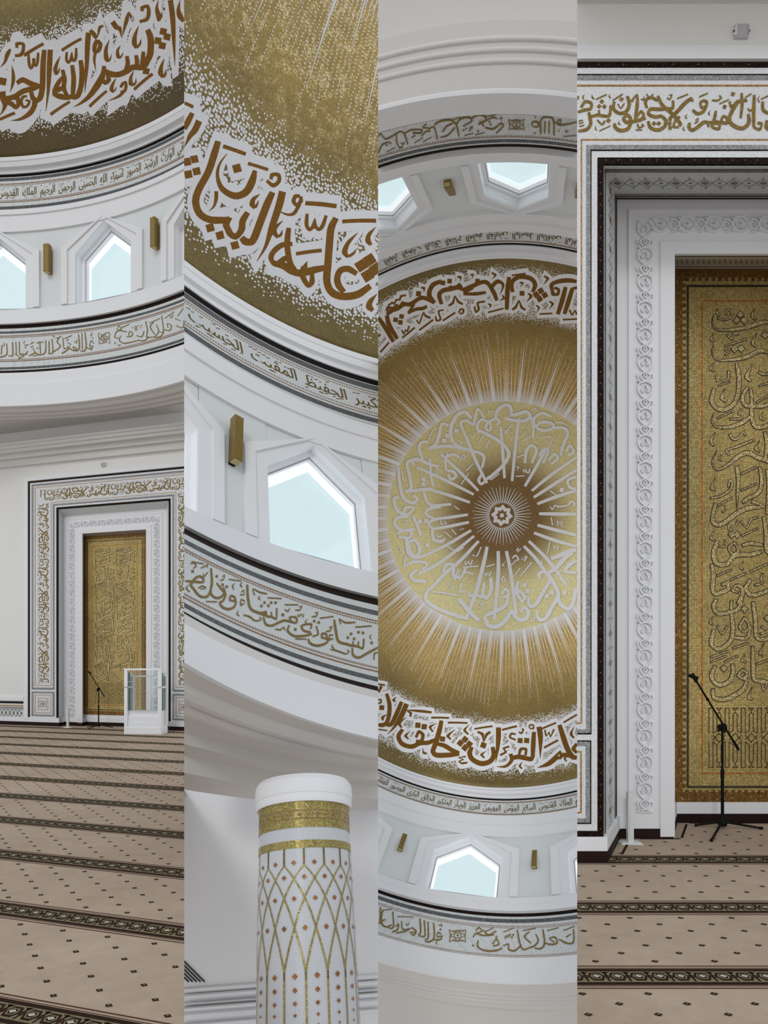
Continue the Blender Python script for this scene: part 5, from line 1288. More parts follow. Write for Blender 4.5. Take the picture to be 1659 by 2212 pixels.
def frieze(b, lo, label, upper):
    Z = ZR[b]; Mx = BAY[b]['M']; S = BAY[b]['S']
    root = empty('inscription_frieze', Mx, label=label, cat='frieze')
    z1, z0 = (Z['k1a'] if upper else Z['k3a']), (Z['k2b'] if upper else Z.get('k4b', Z['t2'] - .002 if b == 3 else 0))
    def ring(name, mat, a, c, h=.008):
        mb = MB(); belt(mb, b, min(a, c), max(a, c), h); return mb.build(name, mat, root, b)
    ring('field', 'wmosaic', z0, z1, .003)
    if upper:
        ring('border', 'black', Z['k1b'], Z['k1a']); ring('border', 'black', Z['k2b'], Z['k2a'])
        if 'g1a' in Z: ring('grey_border', 'grey', Z['g1b'], Z['g1a']); ring('grey_border', 'grey', Z['g2b'], Z['g2a'])
        t = .0016 if b != 2 else .0022
        ring('fine_line', 'brownline', Z['N1'] - t, Z['N1'] + t * .2); ring('fine_line', 'brownline', Z['N2'] - t * .2, Z['N2'] + t)
        dz = [Z['d1'], Z['d2']]
    else:
        ring('border', 'brownblack', Z['k3b'], Z['k3a']); ring('grey_border', 'grey', Z['g3b'], Z['g3a'])
        if 'k4a' in Z: ring('border', 'brownblack', Z['k4b'], Z['k4a']); ring('grey_border', 'grey', Z['g4b'], Z['g4a'])
        t = .0016 if b != 2 else .0026
        if b == 3: t = .0010
        ring('fine_line', 'brownline', Z['T1'] - t, Z['T1'] + t * .2); ring('fine_line', 'brownline', Z['T2'] - t * .2, Z['T2'] + t)
        dz = [Z['t1'], Z['t2'] + (.004 if b == 3 else 0)]
        if b == 3: dz[0] -= .004
    a0, a1, n = AZR[b]
    step = {1: .17, 2: .36, 3: .33}[b]; hw = step * .27; dh = {1: .0011, 2: .0022, 3: .0014}[b] * (1 if upper else 1.15)
    for zc in dz:
        mb = MB(); a = a0
        while a < a1:
            mb.quad(onwall(b, a - hw, zc - dh, .008), onwall(b, a + hw, zc - dh, .008), onwall(b, a + hw, zc + dh, .008), onwall(b, a - hw, zc + dh, .008)); a += step
        mb.build('dotted_line', 'brownline', root, b)
    mb = MB()
    if upper:
        gap = Z['d1'] - Z['d2']; y0, y1 = Z['d2'] + gap * .13, Z['d1'] - gap * .13
        rr = prof_r(b, (y0 + y1) / 2) * S
        f = lambda x, y, h: onwall(b, -math.degrees(x / rr), y / S, h)
        if b == 3:
            write(mb, NAMES, f, -RAD(58) * rr, -RAD(118) * rr, y0 * S, y1 * S)
            write(mb, NAMES[14:], f, RAD(110) * rr, RAD(62) * rr, y0 * S, y1 * S)
        elif b == 1: write(mb, ['الباقي', 'الوارث', 'الرشيد', 'الصبور', 'اسماء', 'الله', 'الحسنى'] + NAMES, f, -RAD(56.5) * rr, -RAD(96) * rr, y0 * S, y1 * S)
        else: write(mb, NAMES[35:] + NAMES, f, -RAD(106) * rr, -RAD(165) * rr, y0 * S, y1 * S, gap=.3, squeeze=.68)
    else:
        lay(mb, ink((FRIEZE_VERSE_1, FRIEZE_VERSE_2, FRIEZE_VERSE_3)[b - 1], 'band'), lambda x, y, h: onwall(b, x, y, h), .009)
    mb.build('lettering', 'nameink' if upper else 'goldink', root, b)

def domed_bay(b):
    Z = ZR[b]; S = BAY[b]['S']; Mx = BAY[b]['M']; rG, zG = DG[b]
    # gold shell
    dome = empty('ceiling', Mx, label=DOMEL[b], cat='dome', kind='structure')
    n = 64; inn = [(rG + (RMIN[b] - rG) * i / n, dome_z(b, rG + (RMIN[b] - rG) * i / n)) for i in range(n + 1)]
    out = [(max(r + .02 * r / rG, .0004), z + .03) for r, z in reversed(inn)]
    mb = MB(); sweep(mb, b, inn + out)
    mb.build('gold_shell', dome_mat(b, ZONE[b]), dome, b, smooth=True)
    mb = MB(); halo = [widen(s_, .0100 if b != 3 else .0088) for s_ in ink((DOME_VERSE_1, DOME_VERSE_2, DOME_VERSE_3)[b - 1], 'dome')]; lay(mb, halo, lambda x, y, h: ondome(b, x, y, h), .0025, .00001)
    mb.build('inscription_ground', 'medwhite' if b == 3 else 'domewhite', dome, b)  # lighter copy of the dome white where little light reaches, in the third bay
    mb = MB(); lay(mb, ink((DOME_VERSE_1, DOME_VERSE_2, DOME_VERSE_3)[b - 1], 'dome'), lambda x, y, h: ondome(b, x, y, h), .0055, .00001)
    mb.build('inscription', 'domeink', dome, b)
    if b == 3:
        mb = MB(); lay(mb, ink(MEDALLION_VERSE, 'dome'), lambda x, y, h: ondome(b, x, y, h), .010, .0001)
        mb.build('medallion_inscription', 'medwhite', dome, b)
        mb = MB()
        for k in range(48):
            a = 2 * PI * k / 48; q = .0065; r0, r1 = .052, .118 + .006 * (k % 2)
            f = lambda r, a: ondome(b, r * math.cos(a), r * math.sin(a), .012)
            mb.quad(f(r0, a - .045), f(r0, a + .045), f(r1, a + .006), f(r1, a - .006))
        st = [(.046 if i % 2 == 0 else .034, PI / 8 * i + .05) for i in range(16)]; s2 = [(.026 if i % 2 == 0 else .018, PI / 8 * i + .05) for i in range(16)]
        for i in range(16):
            j = (i + 1) % 16; mb.quad(f(*st[i]), f(*st[j]), f(*s2[j]), f(*s2[i]))
        mb.add([f(.009, PI / 6 * i) for i in range(12)], [tuple(range(12))])
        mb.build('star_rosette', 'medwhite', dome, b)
    # moulding under the gold
    zt, zb = zG, Z['k1a']; d = zt - zb
    P = lambda t, o: (prof_r(b, zb + d * t) - o, zb + d * t)
    mb = MB(); lp = [P(0, .004), P(.25, .004), P(.28, .014), P(.55, .018), P(.62, .010), P(.66, .010), P(.70, .016), P(.94, .018), P(1, .012), (rG + .04, zG + .002), (P(0, -.04)[0], zb)]
    sweep(mb, b, lp); tag(mb.build('trim_%d' % b, 'plaster', None, b, Mx), 'white ring moulding under the gold dome of the ' + WHICH[b], 'moulding', kind='structure')
    frieze(b, 0, {1: 'narrow white frieze of small gold names under the dome, leftmost panel', 2: 'narrow white frieze of small gold names under the dome, above the column',
                  3: 'narrow ring frieze of small gold names around the whole dome'}[b], True)
    # drum with its windows
    W0 = WINS[b]; wl = []
    for c in W0['c']:
        w = dict(h=W0['h'], sh=W0['sh'], ap=W0['ap'], z0=Z['SL'])
        if b == 3 and c > 0: w['h'] = W0['h2']; w['ap'] = W0['ap2']
        wl.append((c, w))
    a0, a1, n = AZR[b]; br = set()
    for i in range(n + 1): br.add(round(a0 + (a1 - a0) * i / n, 5))
    for c, w in wl:
        for q in (-w['h'], 0, w['h']): br.add(round(c + q, 5))
    br = sorted(br); zt, zb = Z['k2b'], Z['k3a']
    drum = empty('wall_%d' % b, Mx, label='pale drum wall pierced by pointed windows, ' + WHICH[b], cat='wall', kind='structure')
    mb = MB()
    for A, B2 in zip(br, br[1:]):
        if B2 - A < 1e-4: continue
        mid = (A + B2) / 2; hole = None
        for c, w in wl:
            if abs(mid - c) < w['h']:
                tp = lambda x: w['ap'] - (w['ap'] - w['sh']) * abs(x - c) / w['h']; hole = (w['z0'], tp(A), tp(B2))
        for h in (0, -.05):
            V = lambda a, z: onwall(b, a, z, h)
            if hole:
                mb.quad(V(A, zb), V(B2, zb), V(B2, hole[0]), V(A, hole[0])); mb.quad(V(A, hole[1]), V(B2, hole[2]), V(B2, zt), V(A, zt))
            else:
                zz = [zb] + [z for z, _ in PROF[b] if zb < z < zt] + [zt]
                for z_0, z_1 in zip(zz, zz[1:]): mb.quad(V(A, z_0), V(B2, z_0), V(B2, z_1), V(A, z_1))
    mb.build('drum_wall', 'panel', drum, b)
    mb = MB(); e = {1: .022, 2: .03, 3: .02}[b]
    belt(mb, b, Z['m2'] - e, Z['k2b'], .05); belt(mb, b, Z['m1'], Z['k2b'], .085); belt(mb, b, Z['k3a'], Z['ln'], .07); belt(mb, b, Z['ln'], Z['SL'] - .004, .045)
    mb.build('ring_moulding', 'plaster', drum, b)
    for c, w in wl:
        mb = MB(); r = prof_r(b, (Z['SL'] + w['sh']) / 2); W = 2 * r * RAD(w['h'])
        for o1, o2, h in ((.13, .235, .055), (.0, .13, .018)):
            A, B2 = house(w, r, o1 * W), house(w, r, o2 * W)
            lim = Z['m2'] - e * .6
            A = [(x, min(z, lim)) for x, z in A]; B2 = [(x, min(z, lim)) for x, z in B2]
            for i in range(4):
                q = [A[i], A[i + 1], B2[i + 1], B2[i]]
                mb.prism([onwall(b, c + math.degrees(x), z, -.01) for x, z in q], [onwall(b, c + math.degrees(x), z, h) for x, z in q])
        mb.build('window_surround', 'plaster', drum, b)
    names = {1: ['narrow slice of window surround cut by the right edge of the leftmost panel', 'pointed daylight window right of centre in the leftmost panel', 'pointed daylight window cut by the left edge of the picture'],
             2: ['', 'large tilted daylight window beside the brass sconce, above the column', 'slice of pointed window at the left edge of the second panel'],
             3: ['upside-down daylight window at upper left of the third panel', 'upside-down daylight window at the top of the whole dome', '', 'daylight window cut off below the dome at right of third panel', 'wide bright window below the whole dome', '']}[b]
    for (c, w), nm in zip(wl, names):
        window(b, c, w, nm or 'pointed daylight window in the drum wall at azimuth out of sight, ' + WHICH[b])
    sl = {1: ['small brass wall sconce between the two windows, leftmost panel', 'small brass wall sconce at right of the pointed window, leftmost panel'], 2: ['large brass wall sconce left of the tilted window above the column'],
          3: ['brass wall sconce left of the upside-down window at top of third panel', 'brass wall sconce cut by the right edge near the top of third panel', 'slanting brass wall sconce left of the bright window below the dome', 'upright brass wall sconce right of the bright window below the dome']}[b]
    for (a, z0, z1), l in zip(LAMPS[b], sl): sconce(b, a, z0, z1, l)
    frieze(b, 0, {1: 'white frieze of gold verse and small knot below the windows, leftmost panel', 2: 'white frieze of large gold verse sweeping down between window and column',
                  3: 'wide white ring frieze of gold verse outside the windows, third panel'}[b], False)
    # fascia and stepped soffit
    zf = Z.get('k4b', Z['t2'] - .002 if b == 3 else 0); zB = Z['B']; mb = MB()
    st = Z.get('st', zf - .004)
    rB = prof_r(b, zB)
    sweep(mb, b, [(prof_r(b, zf) - .0012, zf), (prof_r(b, st) - .0012, st), (prof_r(b, st) - .005, st - .002), (rB - .005, zB), (rB + .0005, zB), (rB + .03, zB + .03), (prof_r(b, zf) + .03, zf)])
    tag(mb.build('trim_%d' % (b + 3), 'plaster', None, b, Mx), 'smooth white fascia ring below the gold verse frieze, ' + WHICH[b], 'moulding', kind='structure')
    def bead(r, w_, k=5): return [(r - w_ * math.cos(PI * i / k), zB - w_ * .8 * math.sin(PI * i / k)) for i in range(k + 1)]
    if b == 1: prof = [(rB, zB)] + bead(.977, .008) + bead(1.000, .009) + bead(1.022, .009) + [(1.037, zB), (1.038, zB + .005), (1.047, zB + .005), (1.048, zB), (1.30, zB)]
    elif b == 2: prof = [(rB, zB)] + bead(.679, .012) + bead(.704, .011) + [(.725, zB), (.729, zB + .012), (.786, zB + .012), (.789, zB), (.792, zB + .01), (.85, zB + .01), (.853, zB - .01), (.92, zB - .01)]
    else: prof = [(rB, zB)] + bead(1.037, .0040) + bead(1.052, .0040) + bead(1.066, .0040) + [(1.09, zB), (1.094, zB + .02), (1.30, zB + .02)]
    zB2 = zB + .0012; prof = [(r_ + .001, z_ + .0012) for r_, z_ in prof]; mb = MB(); sweep(mb, b, prof + [(prof[-1][0], zB + .09), (rB + .05, zB + .09), (rB + .05, zB + .035)])
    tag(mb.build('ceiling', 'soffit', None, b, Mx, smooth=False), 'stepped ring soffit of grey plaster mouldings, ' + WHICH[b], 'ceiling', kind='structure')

for b in (1, 2, 3): domed_bay(b)

# ================================================================ second bay: column, far wall, cornice, grille
def bay2():
    B = BAY[2]; S = B['S']; C, d = ray(2, 657, 1745); inv = B['M']
    D = 6.25
    p = (C + d * (D / S)) * S                     # point on the column axis, dome-frame metres
    px_, py_ = p.x, p.y; rad = .392
    cam_l = C * S; to = Vector((cam_l.x - px_, cam_l.y - py_, 0)); dist = to.length; a_c = math.atan2(to.y, to.x)
    def zat(v, u=657.5):                          # height on the near face seen at image row v
        _, q = ray(2, u, v); h = math.hypot(q.x, q.y); return cam_l.z + q.z / h * (dist - rad)
    zy = lambda y: zat(1650 + y / 3.77)
    z_top, z_bot = zy(300), zat(2330)
    base = Vector((px_, py_, z_bot))
    root = empty('column', B['M'] @ Matrix.Translation(base), label='round white mosaic column with gold lattice under the curved soffit', cat='column')
    R_ = lambda z: rad + (z_top - z) * .012       # slight swell downwards
    hz = lambda y: zy(y) - z_bot
    H = z_top - z_bot
    mb = MB(); mb.lathe([(R_(z_bot + H * t), H * t) for t in (0, .25, .5, .75, 1)], 72); mb.build('shaft', col_mat(), root, 2, smooth=True)
    def ringb(name, mat, y0, y1, h):
        z1, z0 = hz(y0), hz(y1); mb = MB(); r = R_(z_bot + z0)
        mb.lathe([(r, z0), (r + h, z0), (r + h, z1), (r, z1)], 72); mb.build(name, mat, root, 2)
    ringb('gold_band', 'colgold', 300, 514, .006); ringb('gold_band', 'colgold', 620, 682, .006)
    ringb('fine_line', 'brownline', 372, 383, .008); ringb('fine_line', 'brownline', 438, 448, .008)
    cyl = lambda a, z, h=.006: ((R_(z_bot + z) + h) * math.cos(a), (R_(z_bot + z) + h) * math.sin(a), z)
    sp = 2 * PI / 15; a_ref = a_c + .005           # azimuth of the facing point; image right is increasing or decreasing azimuth
    right = -1 if True else 1
    mbd = MB()
    for k in range(32):
        a = k * 2 * PI / 32; z = hz(410); q = .012 if k % 2 else .02
        mbd.quad(cyl(a - q / .4, z, .009), cyl(a, z - q, .009), cyl(a + q / .4, z, .009), cyl(a, z + q, .009))
    mbd.build('band_ornament', 'brownline', root, 2)
    kn = [(682, 0), (820, 0), (875, .28), (930, .5), (1010, .78), (1085, 1.0), (1200, 1.27), (1330, 1.5), (1480, 1.74), (1600, 1.9), (1690, 2.0), (1760, 2.0)]
    wl_ = .0072
    x0 = math.asin(max(-1, min(1, (866 - 1004) / 362.0)))   # azimuth of the vertical line left of centre
    mb = MB()
    for k in range(15):
        ak = a_ref + right * (x0 + k * sp) * -1 if False else a_ref - (x0 + k * sp) * -1 * right
        for sg in (-1, 1):
            pts = [(ak + sg * o * sp, hz(y)) for y, o in kn]; fine = []
            for (A1, Z1), (A2, Z2) in zip(pts, pts[1:]):
                for t in (0, .5): fine.append((A1 + (A2 - A1) * t, Z1 + (Z2 - Z1) * t))
            fine.append(pts[-1])
            mb.add([cyl(A - wl_ / .4, Z) for A, Z in fine] + [cyl(A + wl_ / .4, Z) for A, Z in fine], [(i, i + 1, len(fine) + i + 1, len(fine) + i) for i in range(len(fine) - 1)])
        zl = [hz(1690), hz(2000), 0]
        for z1, z0 in zip(zl, zl[1:]): mb.quad(cyl(ak - wl_ / .4, z0), cyl(ak + wl_ / .4, z0), cyl(ak + wl_ / .4, z1), cyl(ak - wl_ / .4, z1))
    mb.build('gold_lattice', 'colgold', root, 2)
    mb = MB()
    for y, half, q in ((802, 1, .021), (920, 0, .021), (1095, 1, .021), (1335, 0, .022), (1728, 1, .023), (1842, 1, .021), (1950, 1, .018), (2045, 1, .014), (2130, 1, .011), (2205, 1, .009), (2270, 1, .007), (2330, 1, .006)):
        for k in range(15):
            a = a_ref + right * -1 * 0 - (x0 + (k + .5 * half) * sp) * -1 * right; z = hz(y)
            mb.quad(cyl(a - q / .4, z, .008), cyl(a, z - q, .008), cyl(a + q / .4, z, .008), cyl(a, z + q, .008))
    mb.build('amber_diamond', 'diamond', root, 2)
    z0 = hz(300); zc = hz(95) ; r = rad
    _, q = ray(2, 655, 1676)
    zc = hz(238) + .17
    mb = MB(); mb.lathe([(r - .01, z0 - .004), (r * 1.07, z0 - .004), (r * 1.09, z0 + .02), (r * 1.09, hz(245)), (r * 1.085, hz(245) + .006), (r * 1.105, hz(240) + .012), (r * 1.115, hz(240) + .05), (r * 1.10, zc - .04), (r * 1.04, zc), (r * .6, zc + .01), (.001, zc + .01)], 72)
    mb.build('capital', 'plaster', root, 2, smooth=False)
    # far wall behind the column, cornice and grille: built on a plane across the bay, in the bay's own level frame
    ex, ey, ez = (B['R'] @ Vector((1, 0, 0))), (B['R'] @ Vector((0, 1, 0))), (B['R'] @ Vector((0, 0, 1)))
    # level frame turned to face the camera
    fwd = Vector((-.148, 1, 0)); fwd = (fwd - ez * fwd.dot(ez)).normalized(); side = fwd.cross(ez).normalized()
    Mw = Matrix((side, fwd, ez)).transposed().to_4x4(); DW = 9.2
    def pt(u, v, dd):
        q = Vector(((u - CX) / FPX, 1, (CY - v) / FPX)); q = Vector((q.dot(side), q.dot(fwd), q.dot(ez))); return q * (dd / q.y)
    mb = MB(); a, c = pt(330, 1600, DW), pt(900, 2320, DW)
    mb.box(a.x - .3, c.x + .3, DW, DW + .2, c.z, a.z + .1)
    tag(mb.build('wall_back', 'plaster', None, 2, Mw), 'plain white wall behind the mosaic column', 'wall', kind='structure')
    mb = MB()
    for y0, y1, e in ((1806, 1846, .06), (1858, 1905, .10), (1925, 1950, .06), (1960, 1998, .16), (1998, 2090, .12), (2090, 2130, .18)):
        p1, p0 = pt(470, 1650 + y0 / 3.77, DW), pt(470, 1650 + y1 / 3.77, DW)
        n = 5; loop = [(DW + .01, p0.z), (DW - e * .7, p0.z), (DW - e, p0.z + (p1.z - p0.z) * .3), (DW - e, p0.z + (p1.z - p0.z) * .7), (DW - e * .6, p1.z), (DW + .01, p1.z)]
        mb.prism([(a.x - .3, y, z) for y, z in loop], [(c.x + .3, y, z) for y, z in loop])
    tag(mb.build('trim_7', 'plaster', None, 2, Mw), 'white beaded cornice crossing the wall behind the column', 'moulding', kind='structure')
    # slotted grille at the far left
    root = empty('air_grille', Mw @ Matrix.Translation(pt(405, 2122, DW - .012)), label='slanted slotted air grille on the white wall left of the column', cat='grille')
    o = pt(405, 2122, DW - .012); off = Matrix.Translation(-o)
    mb = MB(); P = [pt(380, 2055, DW - .006), pt(446, 2124, DW - .006), pt(380, 2124, DW - .006)]
    mb.prism([q for q in P], [q + Vector((0, -.004, 0)) for q in P]); mb.build('plate', 'plaster', root, 2, off)
    for k in range(6):
        mb = MB(); u0, v0 = 398 - 0, 2077 + k * 8.6; ln = (2121 - v0)
        if ln < 4: break
        q0, q1 = pt(390, v0 - 8, DW - .012), pt(398 + ln, 2121, DW - .012); t = Vector((.006, 0, .006))
        mb.prism([q0 - t, q1 - t, q1 + t, q0 + t], [x_ + Vector((0, -.006, 0)) for x_ in (q0 - t, q1 - t, q1 + t, q0 + t)]); mb.build('slot', 'dark', root, 2, off)
def col_mat():
    x = NX('white_column_mosaic'); o = x.obj(); X = x.xyz(o); a = x.math('ARCTAN2', X[1], X[0])
    g = lambda v, n: x.math('ABSOLUTE', x.math('SUBTRACT', x.math('FRACT', x.math('MULTIPLY', v, n)), .5))
    j = x.math('MAXIMUM', g(a, .4 / .0115), g(X[2], 1 / .0115))
    c = x.mix(x.ramp(j, .38, .46), (.62, .635, .66), (.30, .31, .34))
    return x.finish(c, .35, bump=x.ramp(j, .36, .48, 1, 0), bstr=.3, bdist=.004)
M['colgold'] = mosaic('column_gold_mosaic', (.34, .275, .085), .0115, .35, .32, .5, joint=.7, bstr=.5)
bay2()
# ================================================================ the prayer wall: seen far off in bay 1 and close up in bay 4
D4 = 5.84
A1 = RAD(17.4); W1, M1 = Vector((math.cos(A1), -math.sin(A1), 0)), Vector((math.sin(A1), math.cos(A1), 0))
P1 = Vector((-8.671, 17.83, 0)); K1 = P1.dot(M1); FLOOR = -1.7
def lerp_tab(tab, x):
    if x <= tab[0][0]: (a, c), (d, e) = tab[0], tab[1]
    else:
        for (a, c), (d, e) in zip(tab, tab[1:]):
            if x <= d: break
    return c + (e - c) * (x - a) / (d - a)
XT = [(1077, 53), (1105, 62), (1303, 127), (1332, 137), (1452, 178), (1457, 180), (1665, 248), (1873, 316.5), (1878, 318), (1998, 360), (2027, 365), (2225, 430), (2253, 439)]
VF = [(105, 1013), (137, 1023), (358, 1091), (1563, 1483), (1585, 1491), (1599, 1497), (1778, 1551), (1807, 1559), (1837, 1569), (1862, 1574)]
VN = [(430, 1107), (550, 1148), (583, 1155), (1733, 1545), (1757, 1552), (1777, 1558), (1790, 1561), (1811, 1566)]
def t1(u, d): a = (u - CX) / FPX; return (d + K1) / (a * M1.x + M1.y)
def place4(px, pv, d): t = D4 + d; return Vector(((px - CX) / FPX * t, t, (CY - pv) / FPX * t))
def place1(px, pv, d):
    u = lerp_tab(XT, px); v = lerp_tab(VF if d < .1 else VN, pv); t = t1(u, d)
    return Vector(((u - CX) / FPX * t, t, (CY - v) / FPX * t1(248, d)))
PLACEMENT = {1: place1, 4: place4}; RECESS = {1: (.25, .45), 4: (.771, 1.409)}; OUTWARD = {1: -M1, 4: Vector((0, -1, 0))}
mir = lambda px: 3330 - px

def goldfield(name, c1, c2, tile):
    x = NX(name); o = x.obj(); v = x.voro(o, 1 / tile, .45); tint = x.xyz(v['Color'])
    e = x.voro(o, 1 / tile, .45, 'DISTANCE_TO_EDGE')['Distance']
    big = x.noise(o, 1.1, 3, .6)
    c = x.mix(x.ramp(tint[0], .0, 1.0), c1, c2)
    c = x.scale(c, x.ramp(big, .3, .7, .8, 1.2))
    c = x.mix(x.ramp(tint[1], .95, 1.0, 0, .7), c, (.85, .75, .42))
    c = x.scale(c, x.ramp(e, .03, .15, .35, 1.0))
    return x.finish(c, .36, .45, bump=x.math('ADD', tint[2], x.ramp(e, 0, .2)), bstr=.5, bdist=tile * .35)
M['goldfield'] = goldfield('gold_panel_mosaic', (.47, .335, .10), (.77, .58, .225), .017)
M['scriptgold'] = goldfield('bright_gold_letter_mosaic', (.68, .51, .19), (.95, .77, .38), .017)
M['goldborder'] = goldfield('amber_panel_mosaic', (.20, .085, .012), (.36, .19, .035), .017)
M['letterline'] = mosaic('dark_letter_outline', (.040, .024, .008), .012, .4, .45)
M['orange'] = mosaic('orange_mosaic_line', (.46, .17, .02), .017, .35, .4, .2)

def pieces(mb, f, d, quads, e, b, mi=0):
    """flat strips of given (px, pv) quads standing e metres proud of depth d"""
    for q in quads:
        lo = [f(x, y, d) for x, y in q]; mb.prism(lo, [p + OUTWARD[b] * e for p in lo], mi)
def ushape(x0, v0, x1, v1, vb):
    """left leg, head, right leg between an outer (x0, v0) and an inner (x1, v1) outline, down to vb"""
    return [[(x0, v0), (x1, v1), (x1, vb), (x0, vb)], [(x0, v0), (mir(x0), v0), (mir(x1), v1), (x1, v1)], [(mir(x0), v0), (mir(x0), vb), (mir(x1), vb), (mir(x1), v1)]]
def loopq(x0, v0, x1, v1, t, tv=None):
    tv = tv or t
    return [[(x0, v0), (x1, v0), (x1, v0 + tv), (x0, v0 + tv)], [(x0, v1 - tv), (x1, v1 - tv), (x1, v1), (x0, v1)], [(x0, v0 + tv), (x0 + t, v0 + tv), (x0 + t, v1 - tv), (x0, v1 - tv)], [(x1 - t, v0 + tv), (x1, v0 + tv), (x1, v1 - tv), (x1 - t, v1 - tv)]]

def prayer_wall(b):
    f = PLACEMENT[b]; d1, d2 = RECESS[b]; out = OUTWARD[b]; where = WHICH[b]
    def root_(name, px, d, label, cat, group=None):
        p = f(px, 1700, d); p.z = FLOOR; r = empty(name, Matrix.Translation(p), label=label, cat=cat); return r, Matrix.Translation(-p)
    # ---- inscription frame
    fr, off = root_('mosaic_portal', 1665, 0, {1: 'tall white mosaic frame with gold verse around the distant niche, leftmost panel', 4: 'large white mosaic frame with gold verse and dark borders close up, rightmost panel'}[b], 'frame')
    XO = lambda o: 1105 + o * 198 / 221; VO = lambda o: 137 + o
    def part(name, mat, quads, e, d=0):
        left = [q for q in quads if max(p[0] for p in q) < 1665]; right = [q for q in quads if min(p[0] for p in q) > 1665]
        for grp in ([left, right] if len(left) + len(right) == len(quads) else [quads]):
            mb = MB(); pieces(mb, f, d, grp, e, b); mb.build(name, mat, fr, b, off)
    part('mosaic_face', 'wmosaic_fine', ushape(XO(0), VO(0), XO(221), VO(221), 1807), .012)
    part('margin', 'plaster', ushape(XO(-31), VO(-32), XO(-1), VO(-3), 1807), .035)
    bar = lambda o0, o1, v0, v1: [[(XO(o0), v0), (XO(o1), v0), (XO(o1), v1), (XO(o0), v1)], [(mir(XO(o0)), v0), (mir(XO(o0)), v1), (mir(XO(o1)), v1), (mir(XO(o1)), v0)]]
    part('dark_border', 'brownblack', ushape(XO(0), VO(0), XO(12), VO(12), 1807), .016)
    part('dark_border', 'brownblack', ushape(XO(206), VO(206), XO(221), VO(221), 1807), .016)
    part('dark_border', 'brownblack', bar(12, 206, 1794, 1807), .016)
    for o0, o1, n, m in ((26, 29, 'dark_line', 'brownblack'), (29, 39, 'grey_line', 'midgrey'), (49, 52.5, 'gold_line', 'goldline'), (166, 169, 'gold_line', 'goldline'), (179, 189, 'grey_line', 'midgrey'), (189, 191.5, 'dark_line', 'brownblack')):
        vb = 1563 if m == 'goldline' else 1585
        part(n, m, ushape(XO(o0), VO(o0), XO(o1), VO(o1), vb), .016)
    part('gold_line', 'goldline', bar(52.5, 166, 1560, 1563.5), .016); part('grey_line', 'midgrey', bar(39, 179, 1575, 1583), .016); part('dark_line', 'brownblack', bar(26, 191, 1583, 1586), .016)
    sq = []; sg = []; sd = []
    for m_ in (0, 1):
        X = (lambda o: XO(o)) if not m_ else (lambda o: mir(XO(217 - o)))
        sd += loopq(X(26), 1599, X(191), 1779, 2.5); sq += loopq(X(29), 1602, X(188), 1776, 9); sg += loopq(X(49), 1622, X(168), 1756, 3) + loopq(X(72), 1645, X(145), 1733, 3)
    part('dark_line', 'brownblack', sd, .016); part('grey_line', 'midgrey', sq, .016); part('gold_line', 'goldline', sg, .016)
    # knot flowers in the lower squares
    for m_ in (0, 1):
        mb = MB(); cx = XO(108.5) if not m_ else mir(XO(108.5)); cy = 1689
        for k in range(4):
            a0 = PI / 4 + k * PI / 2; pts = []
            for i in range(13):
                t = i / 12 * 2 * PI; r = 24 * abs(math.cos(t / 2 + PI / 2)) ** .8; pts.append((cx + (16 + 13 * math.cos(t)) * math.cos(a0) - 9 * math.sin(t) * math.sin(a0), cy + (16 + 13 * math.cos(t)) * math.sin(a0) + 9 * math.sin(t) * math.cos(a0)))
            for p, q in zip(pts, pts[1:]):
                n = Vector((-(q[1] - p[1]), q[0] - p[0])).normalized() * 1.6
                pieces(mb, f, 0, [[(p[0] - n.x, p[1] - n.y), (q[0] - n.x, q[1] - n.y), (q[0] + n.x, q[1] + n.y), (p[0] + n.x, p[1] + n.y)]], .017, b)
        pieces(mb, f, 0, [[(cx - 5, cy), (cx, cy - 5), (cx + 5, cy), (cx, cy + 5)]], .017, b)
        mb.build('knot_flower', 'brownline', fr, b, off)
    if b == 4:
        mb = MB(); rnd = random.Random(5)                     # single red tesserae in the dark borders
        for i in range(60):
            v = 372 + i * 24.0; pieces(mb, f, 0, [[(1294.5, v), (1297, v), (1297, v + 2.4), (1294.5, v + 2.4)]], .0175, b)
        for i in range(18): u = 1306 + i * 27.3; pieces(mb, f, 0, [[(u, 347.5), (u + 2.5, 347.5), (u + 2.5, 350), (u, 350)]], .0175, b)
        for i in range(8): u = 1290 + i * 54; pieces(mb, f, 0, [[(u, 141.5), (u + 2.5, 141.5), (u + 2.5, 144), (u, 144)]], .0175, b)
        mb.build('red_tessera', 'red_tile', fr, b, off)
    vs = ink(NICHE_FRAME_VERSE, 'wall'); mb = MB()
    g0 = lambda dx: (lambda x, y, h: f(x + dx, y, 0) + out * h)
    lay(mb, vs, g0(0), .0145)
    if b == 1:
        lay(mb, vs, g0(412), .0145); lay(mb, [s for s in vs if min(p[0] for p in s[0] + s[1]) < 1345], g0(824), .0145); lay(mb, [s for s in vs if min(p[0] for p in s[0] + s[1]) > 1580], g0(-412), .0145)
        for k in range(3):
            lay(mb, vs, lambda x, y, h, k=k: f(1203 + (y - 245) * .88, 1545 - (x - 1247) - k * 412, 0) + out * h, .0145)
            lay(mb, vs, lambda x, y, h, k=k: f(2127 - (y - 245) * .88, 312 + (x - 1247) + k * 412, 0) + out * h, .0145)
    mb.build('verse_lettering', 'goldink', fr, b, off)
    # ---- reveal and carved surround
    cs, off = root_('carved_surround', 1665, d1, {1: 'plain white carved niche lining around the distant gold panel, leftmost panel', 4: 'white niche lining with raised interlaced carving close up, rightmost panel'}[b], 'niche')
